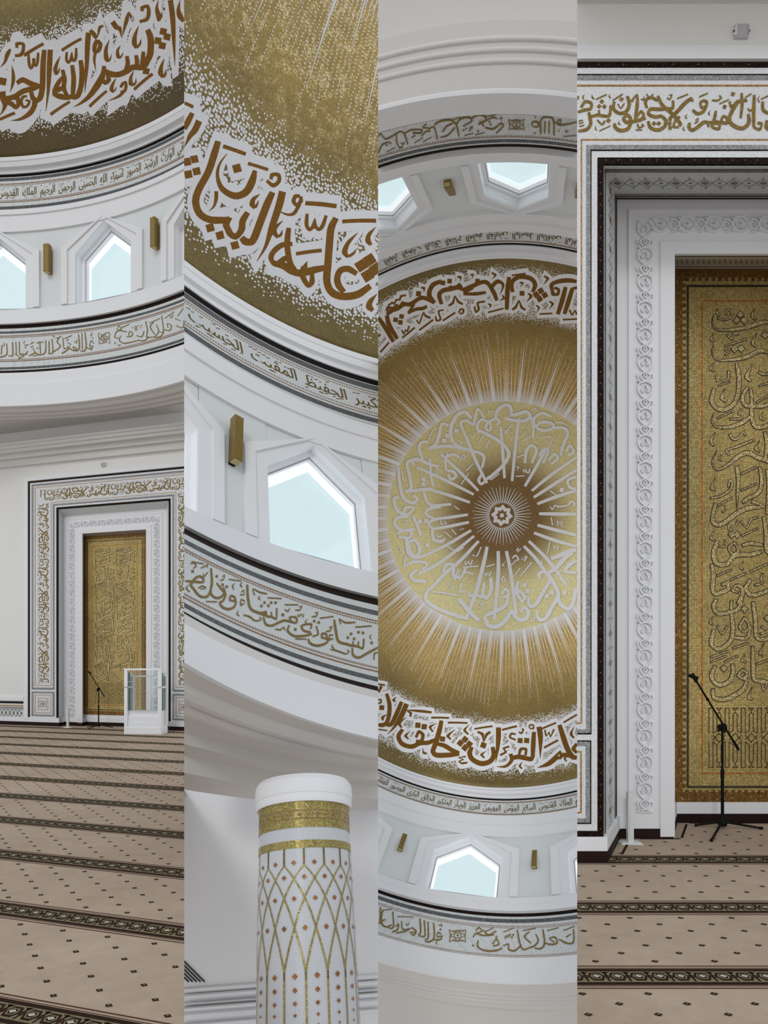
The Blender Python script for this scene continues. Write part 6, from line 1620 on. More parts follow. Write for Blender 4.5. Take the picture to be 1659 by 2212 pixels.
    def band(edge0, edge1, t0, t1_, mat, name, lift=.0):
        mb = MB(); n = Vector((0, 0, 0))
        for p0, p1, q0, q1 in zip(edge0, edge0[1:], edge1, edge1[1:]):
            nn = (p1 - p0).cross(q0 - p0).normalized(); c = (p0 + p1 + q0 + q1) / 4
            if nn.dot(-c) < 0 and b == 4: nn = -nn
            mb.quad(p0.lerp(q0, t0) + nn * lift, p1.lerp(q1, t0) + nn * lift, p1.lerp(q1, t1_) + nn * lift, p0.lerp(q0, t1_) + nn * lift)
        return mb.build(name, mat, cs, b, off)
    e0 = [f(1303, 1807, 0), f(1303, 358, 0), f(mir(1303), 358, 0), f(mir(1303), 1807, 0)]; e1 = [f(1332, 1811, d1), f(1332, 430, d1), f(mir(1332), 430, d1), f(mir(1332), 1811, d1)]
    e0[0].z = e0[3].z = e1[0].z = e1[3].z = FLOOR + .02
    band(e0, e1, 0, 1, 'wmosaic', 'reveal')
    for a, c, m, n in ((.09, .14, 'grey', 'reveal_line'), (.16, .18, 'brownline', 'reveal_line'), (.82, .835, 'brownline', 'reveal_line'), (.87, .92, 'grey', 'reveal_line'), (.955, 1.0, 'brownblack', 'reveal_line')): band(e0, e1, a, c, m, n, .004)
    mb = MB()
    sp_ = .128
    for p0, p1, q0, q1 in zip(e0, e0[1:], e1, e1[1:]):
        ln = (p1 - p0).length; n = int(ln / sp_); nn = (p1 - p0).cross(q0 - p0).normalized()
        if nn.dot(-(p0 + q1) / 2) < 0 and b == 4: nn = -nn
        g = lambda s, t: p0.lerp(p1, s / n).lerp(q0.lerp(q1, s / n), t) + nn * .005
        for i in range(n):
            big = i % 2 == 0; h = .30 if big else .16; wv = .045 if big else .022
            mb.add([g(i + .5 - h, .49), g(i + .5, .49 - wv), g(i + .5 + h, .49), g(i + .5, .49 + wv)], [(0, 1, 2, 3)], 0)
            for tt in (.34, .64): mb.add([g(i + .42, tt), g(i + .5, tt - .018), g(i + .58, tt), g(i + .5, tt + .018)], [(0, 1, 2, 3)], 0)
            for sgn in (1, -1):
                A = [(i + .5 + q / 6 - .5, .49 + sgn * .10 * math.sin(PI * (q / 6 + (i % 2))) ) for q in range(7)]
                for (s0, t0), (s1, tt1) in zip(A, A[1:]): mb.add([g(s0, t0 - .006), g(s1, tt1 - .006), g(s1, tt1 + .006), g(s0, t0 + .006)], [(0, 1, 2, 3)], 1)
    mb.build('reveal_ornament', ['diamond', 'grey'], cs, b, off)
    def lining_part(name, mat, quads, e): mb = MB(); pieces(mb, f, d1, quads, e, b); return mb.build(name, mat, cs, b, off)
    vb = 1790
    lining_part('lining_board', 'plaster', ushape(1332, 430, 1455, 552, 1806), .002)
    lining_part('outer_moulding', 'plaster', ushape(1356, 454, 1360, 458, vb), .022); lining_part('carving_ground', 'plaster', ushape(1360, 458, 1424, 525, vb - 25), .014)
    lining_part('inner_board', 'plaster', ushape(1424, 525, 1455, 552, 1806), .030)
    UNIT = [[(-38, 2), (-58, 30), (-58, 75), (-28, 118), (20, 148), (42, 170), (28, 196), (2, 218), (-38, 227)], [(38, 2), (58, 30), (58, 75), (28, 118), (-20, 148), (-42, 170), (-28, 196), (-2, 218), (38, 227)],
            [(-30, 82), (-18, 55), (0, 22), (18, 55), (30, 82)], [(-34, 60), (-22, 84), (-8, 66)], [(34, 60), (22, 84), (8, 66)], [(0, 152), (-12, 170), (0, 190), (12, 170), (0, 152)], [(-58, -6), (-42, -2), (-30, 14)], [(58, -6), (42, -2), (30, 14)],
            [(-62, 150), (-70, 170), (-60, 190)], [(-52, 210), (-66, 222), (-58, 205)], [(52, 160), (66, 170), (56, 184)]]
    mb = MB()
    def carve(fx):
        for s in UNIT:
            pts = spline([Vector((x, y)) for x, y in s], 3)
            n = len(pts); wd = 5.8 if len(s) > 5 else 4.0; le, ri = [], []
            for i in range(n):
                a_, c_ = pts[max(i - 1, 0)], pts[min(i + 1, n - 1)]
                if (pts[0] - pts[-1]).length < 1e-6 and i in (0, n - 1): a_, c_ = pts[-2], pts[1]
                e = (c_ - a_).normalized(); nn = Vector((-e.y, e.x)) * wd; le.append(fx(pts[i] + nn)); ri.append(fx(pts[i] - nn))
            carve.z += .0004; top = .036 + carve.z % .004
            P4 = [[f(x, y, d1) + out * h for x, y in side_] for side_ in (le, ri) for h in (.010, top)]
            v_ = P4[0] + P4[1] + P4[3] + P4[2]
            mb.add(v_, [(r_ * n + i, r_ * n + i + 1, (r_ + 1) * n + i + 1, (r_ + 1) * n + i) for r_ in range(3) for i in range(n - 1)] + [(0, n, 2 * n, 3 * n), (n - 1, 2 * n - 1, 3 * n - 1, 4 * n - 1)])
    carve.z = 0.0
    k = 1 / 3.913
    for i in range(22):
        v0 = 483 + i * 57.5
        for c in (1391, mir(1391)):
            carve(lambda p, c=c, v0=v0: (c + p.x * k, v0 + p.y * k))
    for i in range(9):
        u0 = 1408 + i * 57.5
        carve(lambda p, u0=u0: (u0 + p.y * k, 489 + p.x * k))
    mb.build('interlaced_carving', 'plaster', cs, b, off)
    if b == 4 or True: lining_part('carving_foot', 'plaster', [[(1375, 1751), (1409, 1751), (1409, 1754), (1375, 1754)], [(mir(1409), 1751), (mir(1375), 1751), (mir(1375), 1754), (mir(1409), 1754)]], .03)
    # ---- gold panel
    gp, off = root_('gold_panel', 1665, d2, {1: 'distant tall gold mosaic panel with dark outlined script, leftmost panel', 4: 'tall gold mosaic panel with dark outlined script behind the microphone, rightmost panel'}[b], 'panel')
    r0 = [f(1455, 1790, d1), f(1455, 552, d1), f(mir(1455), 552, d1), f(mir(1455), 1790, d1)]; r1 = [f(1457, 1757, d2), f(1457, 583, d2), f(mir(1457), 583, d2), f(mir(1457), 1757, d2)]
    r0[0].z = r0[3].z = r1[0].z = r1[3].z = FLOOR + .02
    cs_keep = cs; mb = MB()
    for p0, p1, q0, q1 in zip(r0, r0[1:], r1, r1[1:]): mb.quad(p0, p1, q1, q0)
    mb.build('inner_reveal', 'wmosaic', gp, b, off)
    mb = MB(); p0, p1, q0, q1 = r0[1], r0[2], r1[1], r1[2]; n = 36
    g = lambda s, t: p0.lerp(p1, s / n).lerp(q0.lerp(q1, s / n), t) - Vector((0, 0, .004))
    for i in range(n):
        for a, c in ((.04, .10), (.72, .78), (.90, .97)): mb.add([g(i, a), g(i + 1, a), g(i + 1, c), g(i, c)], [(0, 1, 2, 3)])
        for s0, t0, s1, tt in ((i + .2, .2, i + .8, .62), (i + .8, .2, i + .2, .62)): mb.add([g(s0 - .1, t0), g(s0 + .1, t0), g(s1 + .1, tt), g(s1 - .1, tt)], [(0, 1, 2, 3)])
        mb.add([g(i - .2, .41), g(i, .33), g(i + .2, .41), g(i, .49)], [(0, 1, 2, 3)])
    mb.build('inner_reveal_ornament', 'brownline', gp, b, off)
    def gpart(name, mat, quads, e): mb = MB(); pieces(mb, f, d2, quads, e, b); return mb.build(name, mat, gp, b, off)
    X0, X1, V0, V1 = 1452, mir(1452), 578, 1733
    gpart('gold_field', 'goldfield', [[(X0, V0), (X1, V0), (X1, V1), (X0, V1)]], .004)
    gpart('foot_board', 'plaster', [[(X0, 1728), (X1, 1728), (X1, 1800), (X0, 1800)]], .003)
    gpart('amber_border', 'goldborder', loopq(X0, V0, X1, V1, 22, 22), .007)
    gq = []
    for i in range(78): v = 600 + i * 14.2; gq += [[(1474, v), (1481, v), (1481, v + 7), (1474, v + 7)], [(mir(1481), v), (mir(1474), v), (mir(1474), v + 7), (mir(1481), v + 7)]]
    for i in range(27): u = 1480 + i * 14.2; gq += [[(u, 600), (u + 7, 600), (u + 7, 608), (u, 608)], [(u, 1706), (u + 7, 1706), (u + 7, 1714), (u, 1714)]]
    gpart('amber_dentil', 'goldborder', gq, .0095)
    gpart('dark_line', 'letterline', loopq(1483, 616, mir(1483), 1702, 4.5), .007); gpart('orange_line', 'orange', loopq(1515, 649, mir(1515), 1672, 3.2), .007)
    vs = ink(NICHE_PANEL_VERSE, 'wall')
    def grow(s, g_):
        A, B_ = [], []
        n = len(s[0])
        for i, (p, q) in enumerate(zip(*s)):
            dx, dy = p[0] - q[0], p[1] - q[1]; l = math.hypot(dx, dy) or 1; A.append((p[0] + dx / l * g_, p[1] + dy / l * g_)); B_.append((q[0] - dx / l * g_, q[1] - dy / l * g_))
        for L_ in (A, B_):
            for i, j in ((0, 1), (n - 1, n - 2)):
                dx, dy = L_[i][0] - L_[j][0], L_[i][1] - L_[j][1]; l = math.hypot(dx, dy) or 1; L_[i] = (L_[i][0] + dx / l * g_, L_[i][1] + dy / l * g_)
        return A, B_
    mo, mi_ = MB(), MB(); offsets_x = [0, 138] if b == 1 else [0, 132]
    for shift in offsets_x:
        g = lambda x, y, h, shift=shift: f(x + shift + (2 if shift == 0 else 0), y, d2) + out * h
        sel = vs if shift == 0 else [s for s in vs if min(p[0] for p in s[0] + s[1]) > 1590 - (60 if b == 1 else 0)]
        lay(mo, [grow(s, 1.0 if b == 4 else 1.9) for s in sel], g, .0055, .00001); lay(mi_, [grow(s, -.8 if b == 4 else -.5) for s in sel], g, .0085, .00001)
    mo.build('script_outline', 'letterline', gp, b, off); mi_.build('script', 'scriptgold', gp, b, off)
    # strapwork at the foot of the panel
    mb = MB(); ls = []
    for i in range(8):
        x0 = 1175 + i * 136 - (136 if b == 1 else 0); c = x0 + 68
        for sx_ in (-17, 17): ls.append([(x0 + sx_, 1290), (x0 + sx_, 1500)]); ls.append([(x0 + sx_, 1575), (x0 + sx_, 1790)])
        ls += [[(x0 - 17, 1290), (x0 + 17, 1290)], [(x0 - 17, 1790), (x0 + 17, 1790)]]
        ls += [[(c - 17, 1480), (c - 17, 1345), (c, 1322), (c + 17, 1345), (c + 17, 1480)], [(c - 17, 1600), (c - 17, 1735), (c, 1758), (c + 17, 1735), (c + 17, 1600)]]
        ls += [[(c - 17, 1480), (c - 51, 1500)], [(c + 17, 1480), (c + 51, 1500)], [(c - 17, 1600), (c - 51, 1575)], [(c + 17, 1600), (c + 51, 1575)], [(c, 1500), (c + 32, 1538), (c, 1578), (c - 32, 1538), (c, 1500)], [(c + 51, 1515), (c + 36, 1538), (c + 51, 1560)], [(c - 51, 1515), (c - 36, 1538), (c - 51, 1560)]]
        for s_, y in ((1, 1290), (-1, 1790)): ls.append([(c - 20, y), (c, y + 20 * s_), (c + 20, y), (c - 20, y)])
    for s in ls:
        for p, q in zip(s, s[1:]):
            p, q = Vector((1235 + p[0] * k, 1200 + p[1] * k)), Vector((1235 + q[0] * k, 1200 + q[1] * k)); n = Vector((-(q - p).y, (q - p).x)).normalized() * .75; e = (q - p).normalized() * .6
            if max(p.x, q.x) > mir(1525) or min(p.x, q.x) < 1525: continue
            mb.add([f(z.x, z.y, d2) + out * .009 for z in (p - n - e, q - n + e, q + n + e, p + n - e)], [(0, 1, 2, 3)])
    mb.build('strapwork', 'letterline', gp, b, off)
    # ---- skirting along the niche
    if b == 4: path = [Vector(q + (0,)) for q in ((.2, 5.815), (1.873, 5.815), (2.242, 6.59), (2.745, 6.59), (3.055, 7.23), (6.2, 7.23))]
    else:
        q = lambda px, d: (lambda p: Vector((p.x, p.y, 0)))(f(px, 1700, d - .03))
        path = [P1 + W1 * -6 + OUTWARD[1] * .03, q(1303, 0), q(1332, d1), q(1452, d1), q(1457, d2), q(mir(1457), d2), q(mir(1452), d1), q(mir(1332), d1), q(mir(1303), 0), P1 + W1 * 9 + OUTWARD[1] * .03]
    sk = empty('baseboard_%s' % {1: 'left', 4: 'right'}[b], Matrix.Translation(path[1] + Vector((0, 0, FLOOR))), label='white over dark brown skirting stepping round the niche, ' + where, cat='skirting', kind='structure'); off = Matrix.Translation(-(path[1] + Vector((0, 0, FLOOR))))
    for nm, mat, z0, z1, back in (('dark_skirting', 'skirt_dark', 0, .095, 0), ('white_skirting', 'plaster', .095, .215, .006)):
        mb = MB()
        for p, q in zip(path, path[1:]):
            o_ = -out * .12; shift = -out * back
            z = lambda h: Vector((0, 0, FLOOR + h)); mb.prism([p + shift + z(z0), q + shift + z(z0), q + o_ + z(z0), p + o_ + z(z0)], [p + shift + z(z1), q + shift + z(z1), q + o_ + z(z1), p + o_ + z(z1)])
        mb.build(nm, mat, sk, b, off)

for b in (1, 4): prayer_wall(b)

# ---- walls round the frames
def flat(name, mat, b, quads, e, label, cat):
    mb = MB()
    for q in quads: mb.prism([p - OUTWARD[b] * .15 for p in q], [p + OUTWARD[b] * e for p in q])
    return tag(mb.build(name, mat, None, b), label, cat, kind='structure')
z4 = lambda v: (CY - v) / FPX * D4
X4 = lambda u: (u - CX) / FPX * D4
V4 = lambda x, z: Vector((x, D4, z))
flat('wall_right', 'plaster_warm', 4, [[V4(.2, z4(137)), V4(8, z4(137)), V4(8, 5.6), V4(.2, 5.6)], [V4(.2, FLOOR), V4(X4(1106), FLOOR), V4(X4(1106), z4(137)), V4(.2, z4(137))]], 0, 'cream wall above the close niche frame, rightmost panel', 'wall')
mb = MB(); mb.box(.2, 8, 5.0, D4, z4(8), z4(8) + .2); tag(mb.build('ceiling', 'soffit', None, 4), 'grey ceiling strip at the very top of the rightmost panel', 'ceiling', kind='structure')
def V1(s, z, e=0): p = P1 + W1 * s + OUTWARD[1] * e; return Vector((p.x, p.y, z))
sL = (place1(1105, 1700, 0) - P1).dot(W1); sR = (place1(2225, 1700, 0) - P1).dot(W1); zt = place1(1665, 137, 0).z
flat('wall_left', 'plaster_warm', 1, [[V1(-7, FLOOR), V1(sL, FLOOR), V1(sL, 6.2), V1(-7, 6.2)], [V1(sL, zt), V1(sR, zt), V1(sR, 6.2), V1(sL, 6.2)], [V1(sR, FLOOR), V1(9, FLOOR), V1(9, 6.2), V1(sR, 6.2)]], 0, 'warm white end wall behind the distant niche frame, leftmost panel', 'wall')
mb = MB()
for v0, v1, e in ((957, 963, .46), (963, 971, .42), (971, 979, .36), (979, 993, .20), (993, 1010, .10)):
    p = lambda v, e: (CY - v) / FPX * t1(0, -e)
    z0, z1 = p(v1, e), p(v0, e)
    loop = [(0, z0), (e * .96, z0), (e, z0 + (z1 - z0) * .3), (e, z0 + (z1 - z0) * .75), (e * .97, z1), (0, z1)]
    mb.prism([V1(-7, z, e_) for e_, z in loop], [V1(9, z, e_) for e_, z in loop])
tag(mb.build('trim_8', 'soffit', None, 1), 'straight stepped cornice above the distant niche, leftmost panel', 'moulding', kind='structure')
# ---- low frieze on the wall at far left
p_ = V1(sL - .6, FLOOR); sf = empty('skirting_frieze', Matrix.Translation(p_), label='low mosaic frieze of linked rings above the skirting, far left', cat='frieze'); off = Matrix.Translation(-p_)
zv = lambda v: (CY - v) / FPX * t1(20, 0); sE = sL - .12
for nm, mat, v0, v1, e in (('cap_board', 'plaster', 1505, 1513, .05), ('field', 'wmosaic', 1513, 1562, .012), ('dark_line', 'black', 1515, 1519, .016), ('gold_line', 'goldline', 1523, 1525.5, .016), ('grey_line', 'grey', 1527.5, 1529, .016), ('grey_line', 'grey', 1550.5, 1552, .016), ('dark_line', 'black', 1555.5, 1558, .016)):
    mb = MB(); mb.prism([V1(-6, zv(v1)), V1(sE, zv(v1)), V1(sE, zv(v0)), V1(-6, zv(v0))], [V1(-6, zv(v1), e), V1(sE, zv(v1), e), V1(sE, zv(v0), e), V1(-6, zv(v0), e)]); mb.build(nm, mat, sf, 1, off)
mb = MB(); zc = (zv(1529) + zv(1550.5)) / 2; R = (zv(1529) - zv(1550.5)) * .46
for i in range(44):
    s0 = sE - .1 - i * .128
    for k in range(20):
        a, c = 2 * PI * k / 20, 2 * PI * (k + 1) / 20
        for r0, r1 in ((R, R - .012),): mb.add([V1(s0 + r0 * math.cos(a), zc + r0 * math.sin(a), .017), V1(s0 + r0 * math.cos(c), zc + r0 * math.sin(c), .017), V1(s0 + r1 * math.cos(c), zc + r1 * math.sin(c), .017), V1(s0 + r1 * math.cos(a), zc + r1 * math.sin(a), .017)], [(0, 1, 2, 3)], 0)
    mb.add([V1(s0 + .026 * math.cos(PI * k / 4), zc + .026 * math.sin(PI * k / 4), .018) for k in range(8)], [tuple(range(8))], 1 if i % 2 else 0)
mb.build('ring_chain', ['grey', 'diamond'], sf, 1, off)

# ================================================================ carpets
def carpet_mat():
    x = NX('beige_carpet'); o = x.obj(); a = x.noise(o, .9, 4, .6); f_ = x.noise(o, 160, 2); m = x.noise(o, 9, 3)
    c = x.mix(x.ramp(a, .3, .7), (.405, .31, .23), (.50, .39, .295)); c = x.scale(c, x.math('MULTIPLY', x.ramp(f_, .2, .8, .86, 1.12), x.ramp(m, .3, .7, .95, 1.05)))
    return x.finish(c, .9, spec=.1, bump=f_, bstr=.3, bdist=.01)
M['carpet'] = carpet_mat(); M['c_dark'] = plain('dark_carpet_pile', (.030, .013, .008), .9, var=.2, sc=30, spec=.1); M['c_olive'] = plain('olive_carpet_pile', (.215, .185, .105), .9, var=.15, sc=30, spec=.1)
M['c_light'] = plain('pale_carpet_pile', (.47, .46, .38), .9, var=.1, sc=30, spec=.1); M['c_rust'] = plain('rust_carpet_pile', (.10, .04, .022), .9, var=.15, sc=30, spec=.1)
def carpet(b, W_, M_, rows, s0, s1, m0, m1, label, outline):
    rt = empty('floor', Matrix.Translation((0, 0, FLOOR)), label=label, cat='carpet', kind='structure')
    g = lambda s, m, h: tuple(W_ * s + M_ * m + Vector((0, 0, h)))
    mb = MB(); mb.prism([g(s, m, -.08) for s, m in outline], [g(s, m, 0) for s, m in outline]); mb.build('carpet_pile', 'carpet', rt, b)
    stripe, ornament = MB(), MB()
    q = lambda mb_, pts, mi, h: mb_.add([g(s, m, h) for s, m in pts], [tuple(range(len(pts)))], mi)
    for r in rows:
        for a, c, mi in ((-.135, -.125, 1), (.125, .135, 1), (-.095, -.062, 0), (.062, .095, 0), (-.108, -.102, 1), (.102, .108, 1), (-.062, .062, 2)): q(stripe, [(s0, r + a), (s1, r + a), (s1, r + c), (s0, r + c)], mi, .002)
        P = .1135; n = int((s1 - s0) / P)
        for i in range(n):
            c = s0 + (i + .5) * P
            q(ornament, [(c - .056, r + .030), (c - .030, r + .052), (c - .056, r + .052)], 0, .003); q(ornament, [(c + .056, r + .030), (c + .030, r + .052), (c + .056, r + .052)], 0, .003)
            hexagon = lambda k, y: [(c - .046 * k, r), (c - .026 * k, r + y), (c + .026 * k, r + y), (c + .046 * k, r), (c + .026 * k, r - y), (c - .026 * k, r - y)]
            q(ornament, hexagon(1.0, .047), 0, .003); q(ornament, hexagon(.72, .030), 1, .004); q(ornament, hexagon(.52, .022), 0, .005); q(ornament, [(c - .022, r), (c, r + .017), (c + .022, r), (c, r - .017)], 2, .006)
            for sg in (1, -1): q(ornament, [(c + .056 - .016, r + sg * .004), (c + .056, r + sg * .030), (c + .056 + .016, r + sg * .004)], 0, .0035)
            q(ornament, [(c + .056 - .006, r - .055), (c + .056 + .006, r - .055), (c + .056 + .006, r + .055), (c + .056 - .006, r + .055)], 0, .003)
    stripe.build('border_stripe', ['c_dark', 'c_rust', 'c_olive'], rt, b); ornament.build('border_ornament', ['c_dark', 'c_olive', 'c_light'], rt, b)
    sp = MB(); PX = .335
    rr = sorted(rows); line = 0
    for r0, r1 in zip(rr, rr[1:] + [rr[-1] + (rr[-1] - rr[-2])]):
        for k in range(7):
            m = r0 + .19 + (r1 - r0 - .38) * k / 6; line += 1
            if m > m1: continue
            s = s0 + ((line * -.455) % 1) * PX
            while s < s1:
                d, e = .023, .017
                q(sp, [(s - d, m), (s, m + e), (s + d, m), (s, m - e)], 0, .003); q(sp, [(s - d * .35, m), (s, m + e * .4), (s + d * .35, m), (s, m - e * .4)], 1, .004); s += PX
    sp.build('speck', ['c_dark', 'c_olive'], rt, b); rt.children[-1]
    return rt
X_, Y_ = Vector((1, 0, 0)), Vector((0, 1, 0))
f4 = carpet(4, X_, Y_, [5.90, 4.757, 3.72, 2.72], .4, 6.2, 2.4, 7.0, 'beige carpet with dark patterned rows and specks, rightmost panel', [(.3, 2.3), (6.2, 2.3), (6.2, 7.4), (3.0, 7.4), (2.7, 6.75), (2.2, 6.75), (1.85, 5.95), (.3, 5.95)])
mb = MB()
fl = lambda u, v: Vector(((u - CX) * 1.7 / (v - CY), 1.7 * FPX / (v - CY), 0))
for pts in (((1343.6, 1845.5), (1359, 1817)), ((1383, 1812.5), (1466, 1812.5)), ((1473, 1810), (1483, 1781)), ((1490, 1778.5), (1659, 1778.5))):
    p, q = fl(*pts[0]), fl(*pts[1]); n = Vector((-(q - p).y, (q - p).x, 0)).normalized() * .011
    mb.add([p - n + Vector((0, 0, .003)), q - n + Vector((0, 0, .003)), q + n + Vector((0, 0, .003)), p + n + Vector((0, 0, .003))], [(0, 1, 2, 3)])
mb.build('edge_line', 'c_dark', f4, 4)
carpet(1, W1, M1, [2.70 + 1.043 * k - (.04 if k == 0 else 0) for k in range(-1, 11)] + [14.05], -16.5, 3.5, 1.5, K1 - .1, 'beige carpet with dark rows running to the distant niche, leftmost panel', [(-17, 1.3), (4, 1.3), (4, K1 + .6), (-17, K1 + .6)])

# ================================================================ free-standing things
def boom_stand(b, base, top_h, tail, front_end, legs, label):
    rt = empty('microphone_stand', Matrix.Translation(base), label=label, cat='microphone stand'); L_ = lambda p: Vector(p) - base
    for l in legs:
        mb = MB(); e = L_(l); mb.tube([(0, 0, .075), e * .55 + Vector((0, 0, .040)), e + Vector((0, 0, .014))], [.013, .012, .010], 8); mb.tube([e * .94 + Vector((0, 0, .016)), e * 1.03 + Vector((0, 0, .014))], .0145, 8); mb.build('leg', 'matteblack', rt, b)
    mb = MB(); mb.lathe([(.001, .03), (.040, .03), (.046, .06), (.030, .12), (.018, .14), (.001, .14)], 16); mb.build('leg_joint', 'matteblack', rt, b)
    mb = MB(); mb.tube([(0, 0, .1), (0, 0, top_h * .55)], .0155, 10); mb.tube([(0, 0, top_h * .5), (0, 0, top_h * .58)], .019, 10); mb.tube([(0, 0, top_h * .55), (0, 0, top_h)], .011, 10); mb.build('pole', 'matteblack', rt, b)
    mb = MB(); mb.tube([(-.035, 0, top_h), (.035, 0, top_h)], .030, 12); mb.tube([(0, -.03, top_h - .05), (0, -.03, top_h + .04)], .018, 8); mb.tube([(-.05, -.012, top_h - .035), (-.01, -.012, top_h - .02)], .012, 8); mb.build('clutch', 'matteblack', rt, b)
    a, c = L_(tail), L_(front_end); mb = MB(); mb.tube([a, c], .0095, 10); d = (c - a).normalized(); mb.tube([a - d * .01, a + d * .10], .0135, 10); mb.tube([a.lerp(c, .68), a.lerp(c, .70)], .016, 8); boom = mb.build('boom', 'matteblack', rt, b)
    mb = MB(); mb.tube([c - d * .05, c + d * .04], [.013, .020], 10); mb.tube([c + Vector((-.05, 0, .02)), c + Vector((.035, 0, -.012))], [.016, .022], 10); mb.tube([c + Vector((.01, 0, -.02)), c + Vector((.02, 0, -.05))], .014, 8); mb.build('microphone_clip', 'matteblack', boom, b)
def at(u, v, D): return Vector(((u - CX) / FPX * D, D, (CY - v) / FPX * D))
g_ = lambda u, v: (lambda p: Vector((p.x, p.y, FLOOR)))(fl(u, v))
D = 6.98; bs = at(1560.5, 1790, D); bs.z = FLOOR
boom_stand(4, bs, at(1560, 1571, D).z - FLOOR, at(1594.5, 1618, D), at(1499, 1463, D), [g_(1502, 1785.5), g_(1645, 1792), g_(1537, 1818)], 'black microphone boom stand in front of the close gold panel, rightmost panel')
D = 17.35; bs = at(213, 1562, D); bs.z = FLOOR
boom_stand(1, bs, at(213, 1489, D).z - FLOOR, at(225, 1504, D), at(193.5, 1453, D), [bs + Vector((-.32, .10, 0)), bs + Vector((.34, .0, 0)), bs + Vector((-.1, -.3, 0))], 'tiny black microphone boom stand before the distant gold panel, leftmost panel')
def post(b, base, h, label):
    rt = empty('floor_post', Matrix.Translation(base), label=label, cat='post')
    mb = MB(); mb.box(-.10, .10, -.06, .06, 0, .010); mb.box(-.085, .085, -.05, .05, .010, .016); plate = mb.build('base_plate', 'steel_w', rt, b)
    mb = MB(); mb.box(-.026, .026, -.026, .026, .016, h); mb.box(-.028, .028, -.028, .028, h, h + .006); mb.box(-.012, .012, -.030, -.026, h * .1, h * .95); mb.build('upright', 'steel_w', rt, b)
    mb = MB()
    for x in (-.075, .075): mb.lathe([(.001, .016), (.007, .016), (.007, .02), (.001, .02)], 8, (x, 0, 0))
    mb.build('bolt', 'steel', plate, b)
M['steel_w'] = plain('white_painted_metal', (.70, .71, .70), .4, var=.02)
p = at(1361, 1700, 6.43); p.z = FLOOR; post(4, p, .47, 'short white post on a square foot beside the carved lining, rightmost panel')
p = at(146.5, 1560, 17.3); p.z = FLOOR; post(1, p, .47, 'tiny white post at left foot of the distant niche, leftmost panel')
def wall_speaker(b, u0, u1, v0, v1, D, label):
    c = at((u0 + u1) / 2, (v0 + v1) / 2, D); rt = empty('wall_speaker', Matrix.Translation(c), label=label, cat='speaker'); k = D / FPX; w2, h2 = (u1 - u0) / 2 * k, (v1 - v0) / 2 * k
    mb = MB(); mb.prism([(-w2 * 1.2, .0, -h2), (w2 * 1.2, .0, -h2), (w2 * 1.2, .0, h2), (-w2 * 1.2, .0, h2)], [(-w2, -.03, -h2), (w2, -.03, -h2), (w2, -.03, h2), (-w2, -.03, h2)]); mb.build('cabinet', 'speaker', rt, b)
    mb = MB(); mb.box(-w2 * .92, w2 * .92, -.034, -.028, -h2 * .8, h2 * .92); mb.build('grille', 'speaker_face', rt, b)
    for s in (-1, 1):
        mb = MB(); mb.prism([(s * w2 * 1.02, -.05, -h2 * .8), (s * w2 * 1.5, .0, 0), (s * w2 * 1.02, -.05, h2 * .8)], [(s * w2 * 1.02, -.03, -h2 * .8), (s * w2 * 1.5, .02, 0), (s * w2 * 1.02, -.03, h2 * .8)]); arm = mb.build('bracket', 'steel_w', rt, b)
        mb = MB(); mb.tube([(s * w2 * 1.32, -.028, 0), (s * w2 * 1.32, -.0, 0)], .006, 10); mb.build('bracket_screw', 'dark', arm, b)
M['speaker_face'] = plain('pale_grille_cloth', (.45, .44, .47), .7)
wall_speaker(4, 1587, 1612, 58, 86, 5.84, 'small pale wall speaker on the cream wall above the close frame, rightmost panel')
p = at(225.5, 1004, 10); q = t1(225.5, 0); wall_speaker(1, 220.5, 230.5, 999.5, 1008.5, q, 'tiny grey wall speaker above the distant niche frame, leftmost panel')

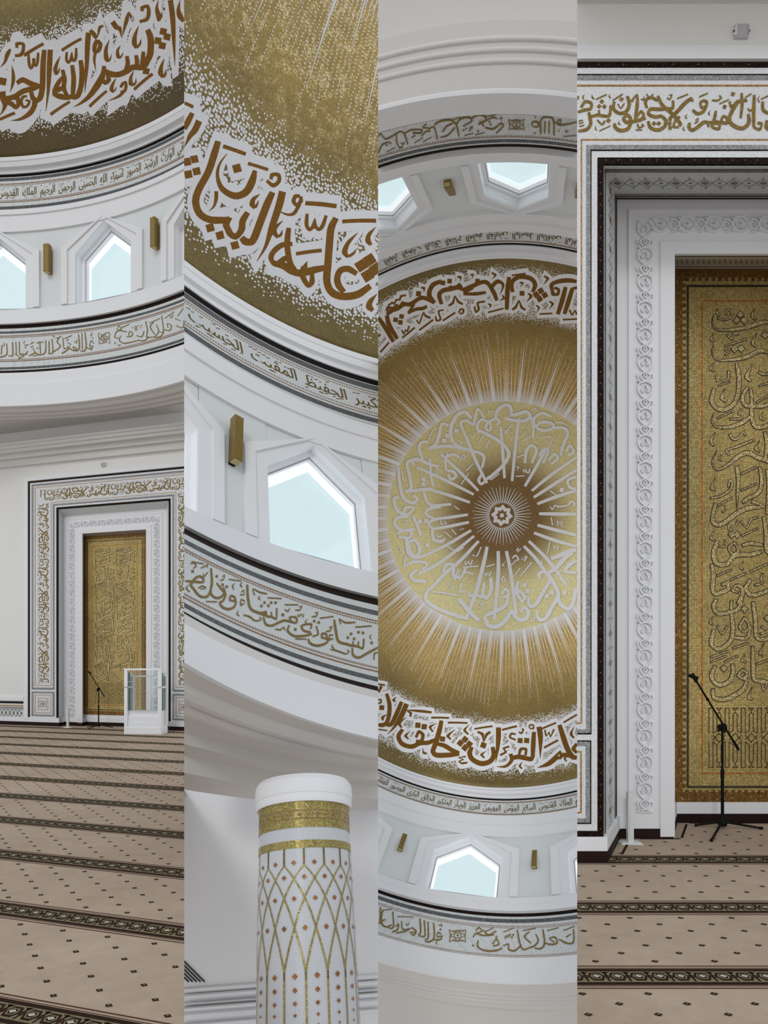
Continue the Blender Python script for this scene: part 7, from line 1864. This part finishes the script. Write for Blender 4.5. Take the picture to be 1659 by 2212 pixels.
def lectern():
    D = 16.3; c = at(315.5, 1583, D - .3); c.z = FLOOR; yaw = -RAD(5)
    rt = empty('lectern', Matrix.Translation(c) @ Matrix.Rotation(yaw, 4, 'Z'), label='white glass-fronted lectern with steps standing right of the distant niche', cat='lectern')
    w, dp = .435, .19
    def part(name, mat, boxes):
        mb = MB(); [mb.box(*x) for x in boxes]; return mb.build(name, mat, rt, 1)
    part('plinth', 'wframe', [(-w, w, -dp, dp, 0, .17), (-w + .01, w - .01, -dp - .008, -dp, .02, .15)])
    part('step', 'wframe', [(-w + .06, w - .06, -dp + .03, dp - .02, .17, .30), (-w + .08, w - .08, -dp + .02, -dp + .03, .19, .285)]); part('step', 'wframe', [(-w + .06, w - .06, -dp + .05, dp - .02, .30, .42), (-w + .08, w - .08, -dp + .04, -dp + .05, .315, .40)]); part('step', 'wframe', [(-w + .06, w - .06, -dp + .07, dp - .02, .42, .53)])
    for s in (-1, 1):
        x0, x1 = sorted((s * w, s * (w - .075)))
        part('post', 'wframe', [(x0, x1, -dp, -dp + .05, .17, 1.46), (x0, x1, dp - .05, dp, .17, 1.30), (x0, x1, -dp, dp, 1.05, 1.085)])
        part('side_panel', 'glass', [((x0 + x1) / 2 - .006, (x0 + x1) / 2 + .006, -dp + .05, dp - .05, .53, 1.40)])
    part('front_panel', 'glass', [(-w + .075, w - .075, -dp + .018, -dp + .03, .53, 1.43)])
    part('top_rail', 'wframe', [(-w, w, -dp - .01, -dp + .06, 1.46, 1.50), (-w, w, dp - .06, dp, 1.30, 1.33)])
    part('book_rest', 'glass', [(-w + .08, w - .08, -dp + .06, dp - .06, 1.19, 1.205)])
lectern()

# ================================================================ trim everything to its own bay and finish
bpy.data.objects.remove(_TO); bpy.data.curves.remove(_TC)
bpy.context.view_layer.update()
def trim():
    for ob, b in ITEMS:
        mw = ob.matrix_world; uL, uR = BAY[b]['u']; planes = []
        for u, s in ((uL, 1), (uR, -1)):
            a = (u - CX) / FPX; planes.append(Vector((s, -a * s, 0)))
        cs = [mw @ Vector(v.co) for v in ob.data.vertices] if len(ob.data.vertices) < 60 else [mw @ Vector(c) for c in ob.bound_box]
        cut = [n for n in planes if min(n.dot(c) for c in cs) < -1e-5]
        if not cut: continue
        bm = bmesh.new(); bm.from_mesh(ob.data); inv = mw.inverted()
        for n in cut:
            co = inv @ Vector((0, 0, 0)); no = (mw.to_3x3().transposed() @ n).normalized()
            bmesh.ops.bisect_plane(bm, geom=bm.verts[:] + bm.edges[:] + bm.faces[:], plane_co=co, plane_no=no, clear_inner=True)
        if ob.data.users > 1: ob.data = ob.data.copy()
        bm.to_mesh(ob.data); bm.free(); ob.data.update()
    for ob, b in list(ITEMS):
        if len(ob.data.polygons) == 0: bpy.data.objects.remove(ob); continue
        if b == 3 and ob.parent is not None and not ob.parent.name.startswith('w') and not ob.name.startswith(('gold_shell', 'medallion', 'star')):
            ys = [v.co.y for v in ob.data.vertices]
            if min(ys) < -1 and max(ys) > 1:                      # the ring shows as an upper and a lower arc: two pieces
                two = ob.copy(); two.data = ob.data.copy(); COL.objects.link(two)
                for o_, sg in ((ob, 1), (two, -1)):
                    bm = bmesh.new(); bm.from_mesh(o_.data); bmesh.ops.delete(bm, geom=[v for v in bm.verts if v.co.y * sg < 0], context='VERTS'); bm.to_mesh(o_.data); bm.free()
    for o in list(scene.objects):
        if o.type == 'EMPTY' and not o.children: bpy.data.objects.remove(o)
trim()
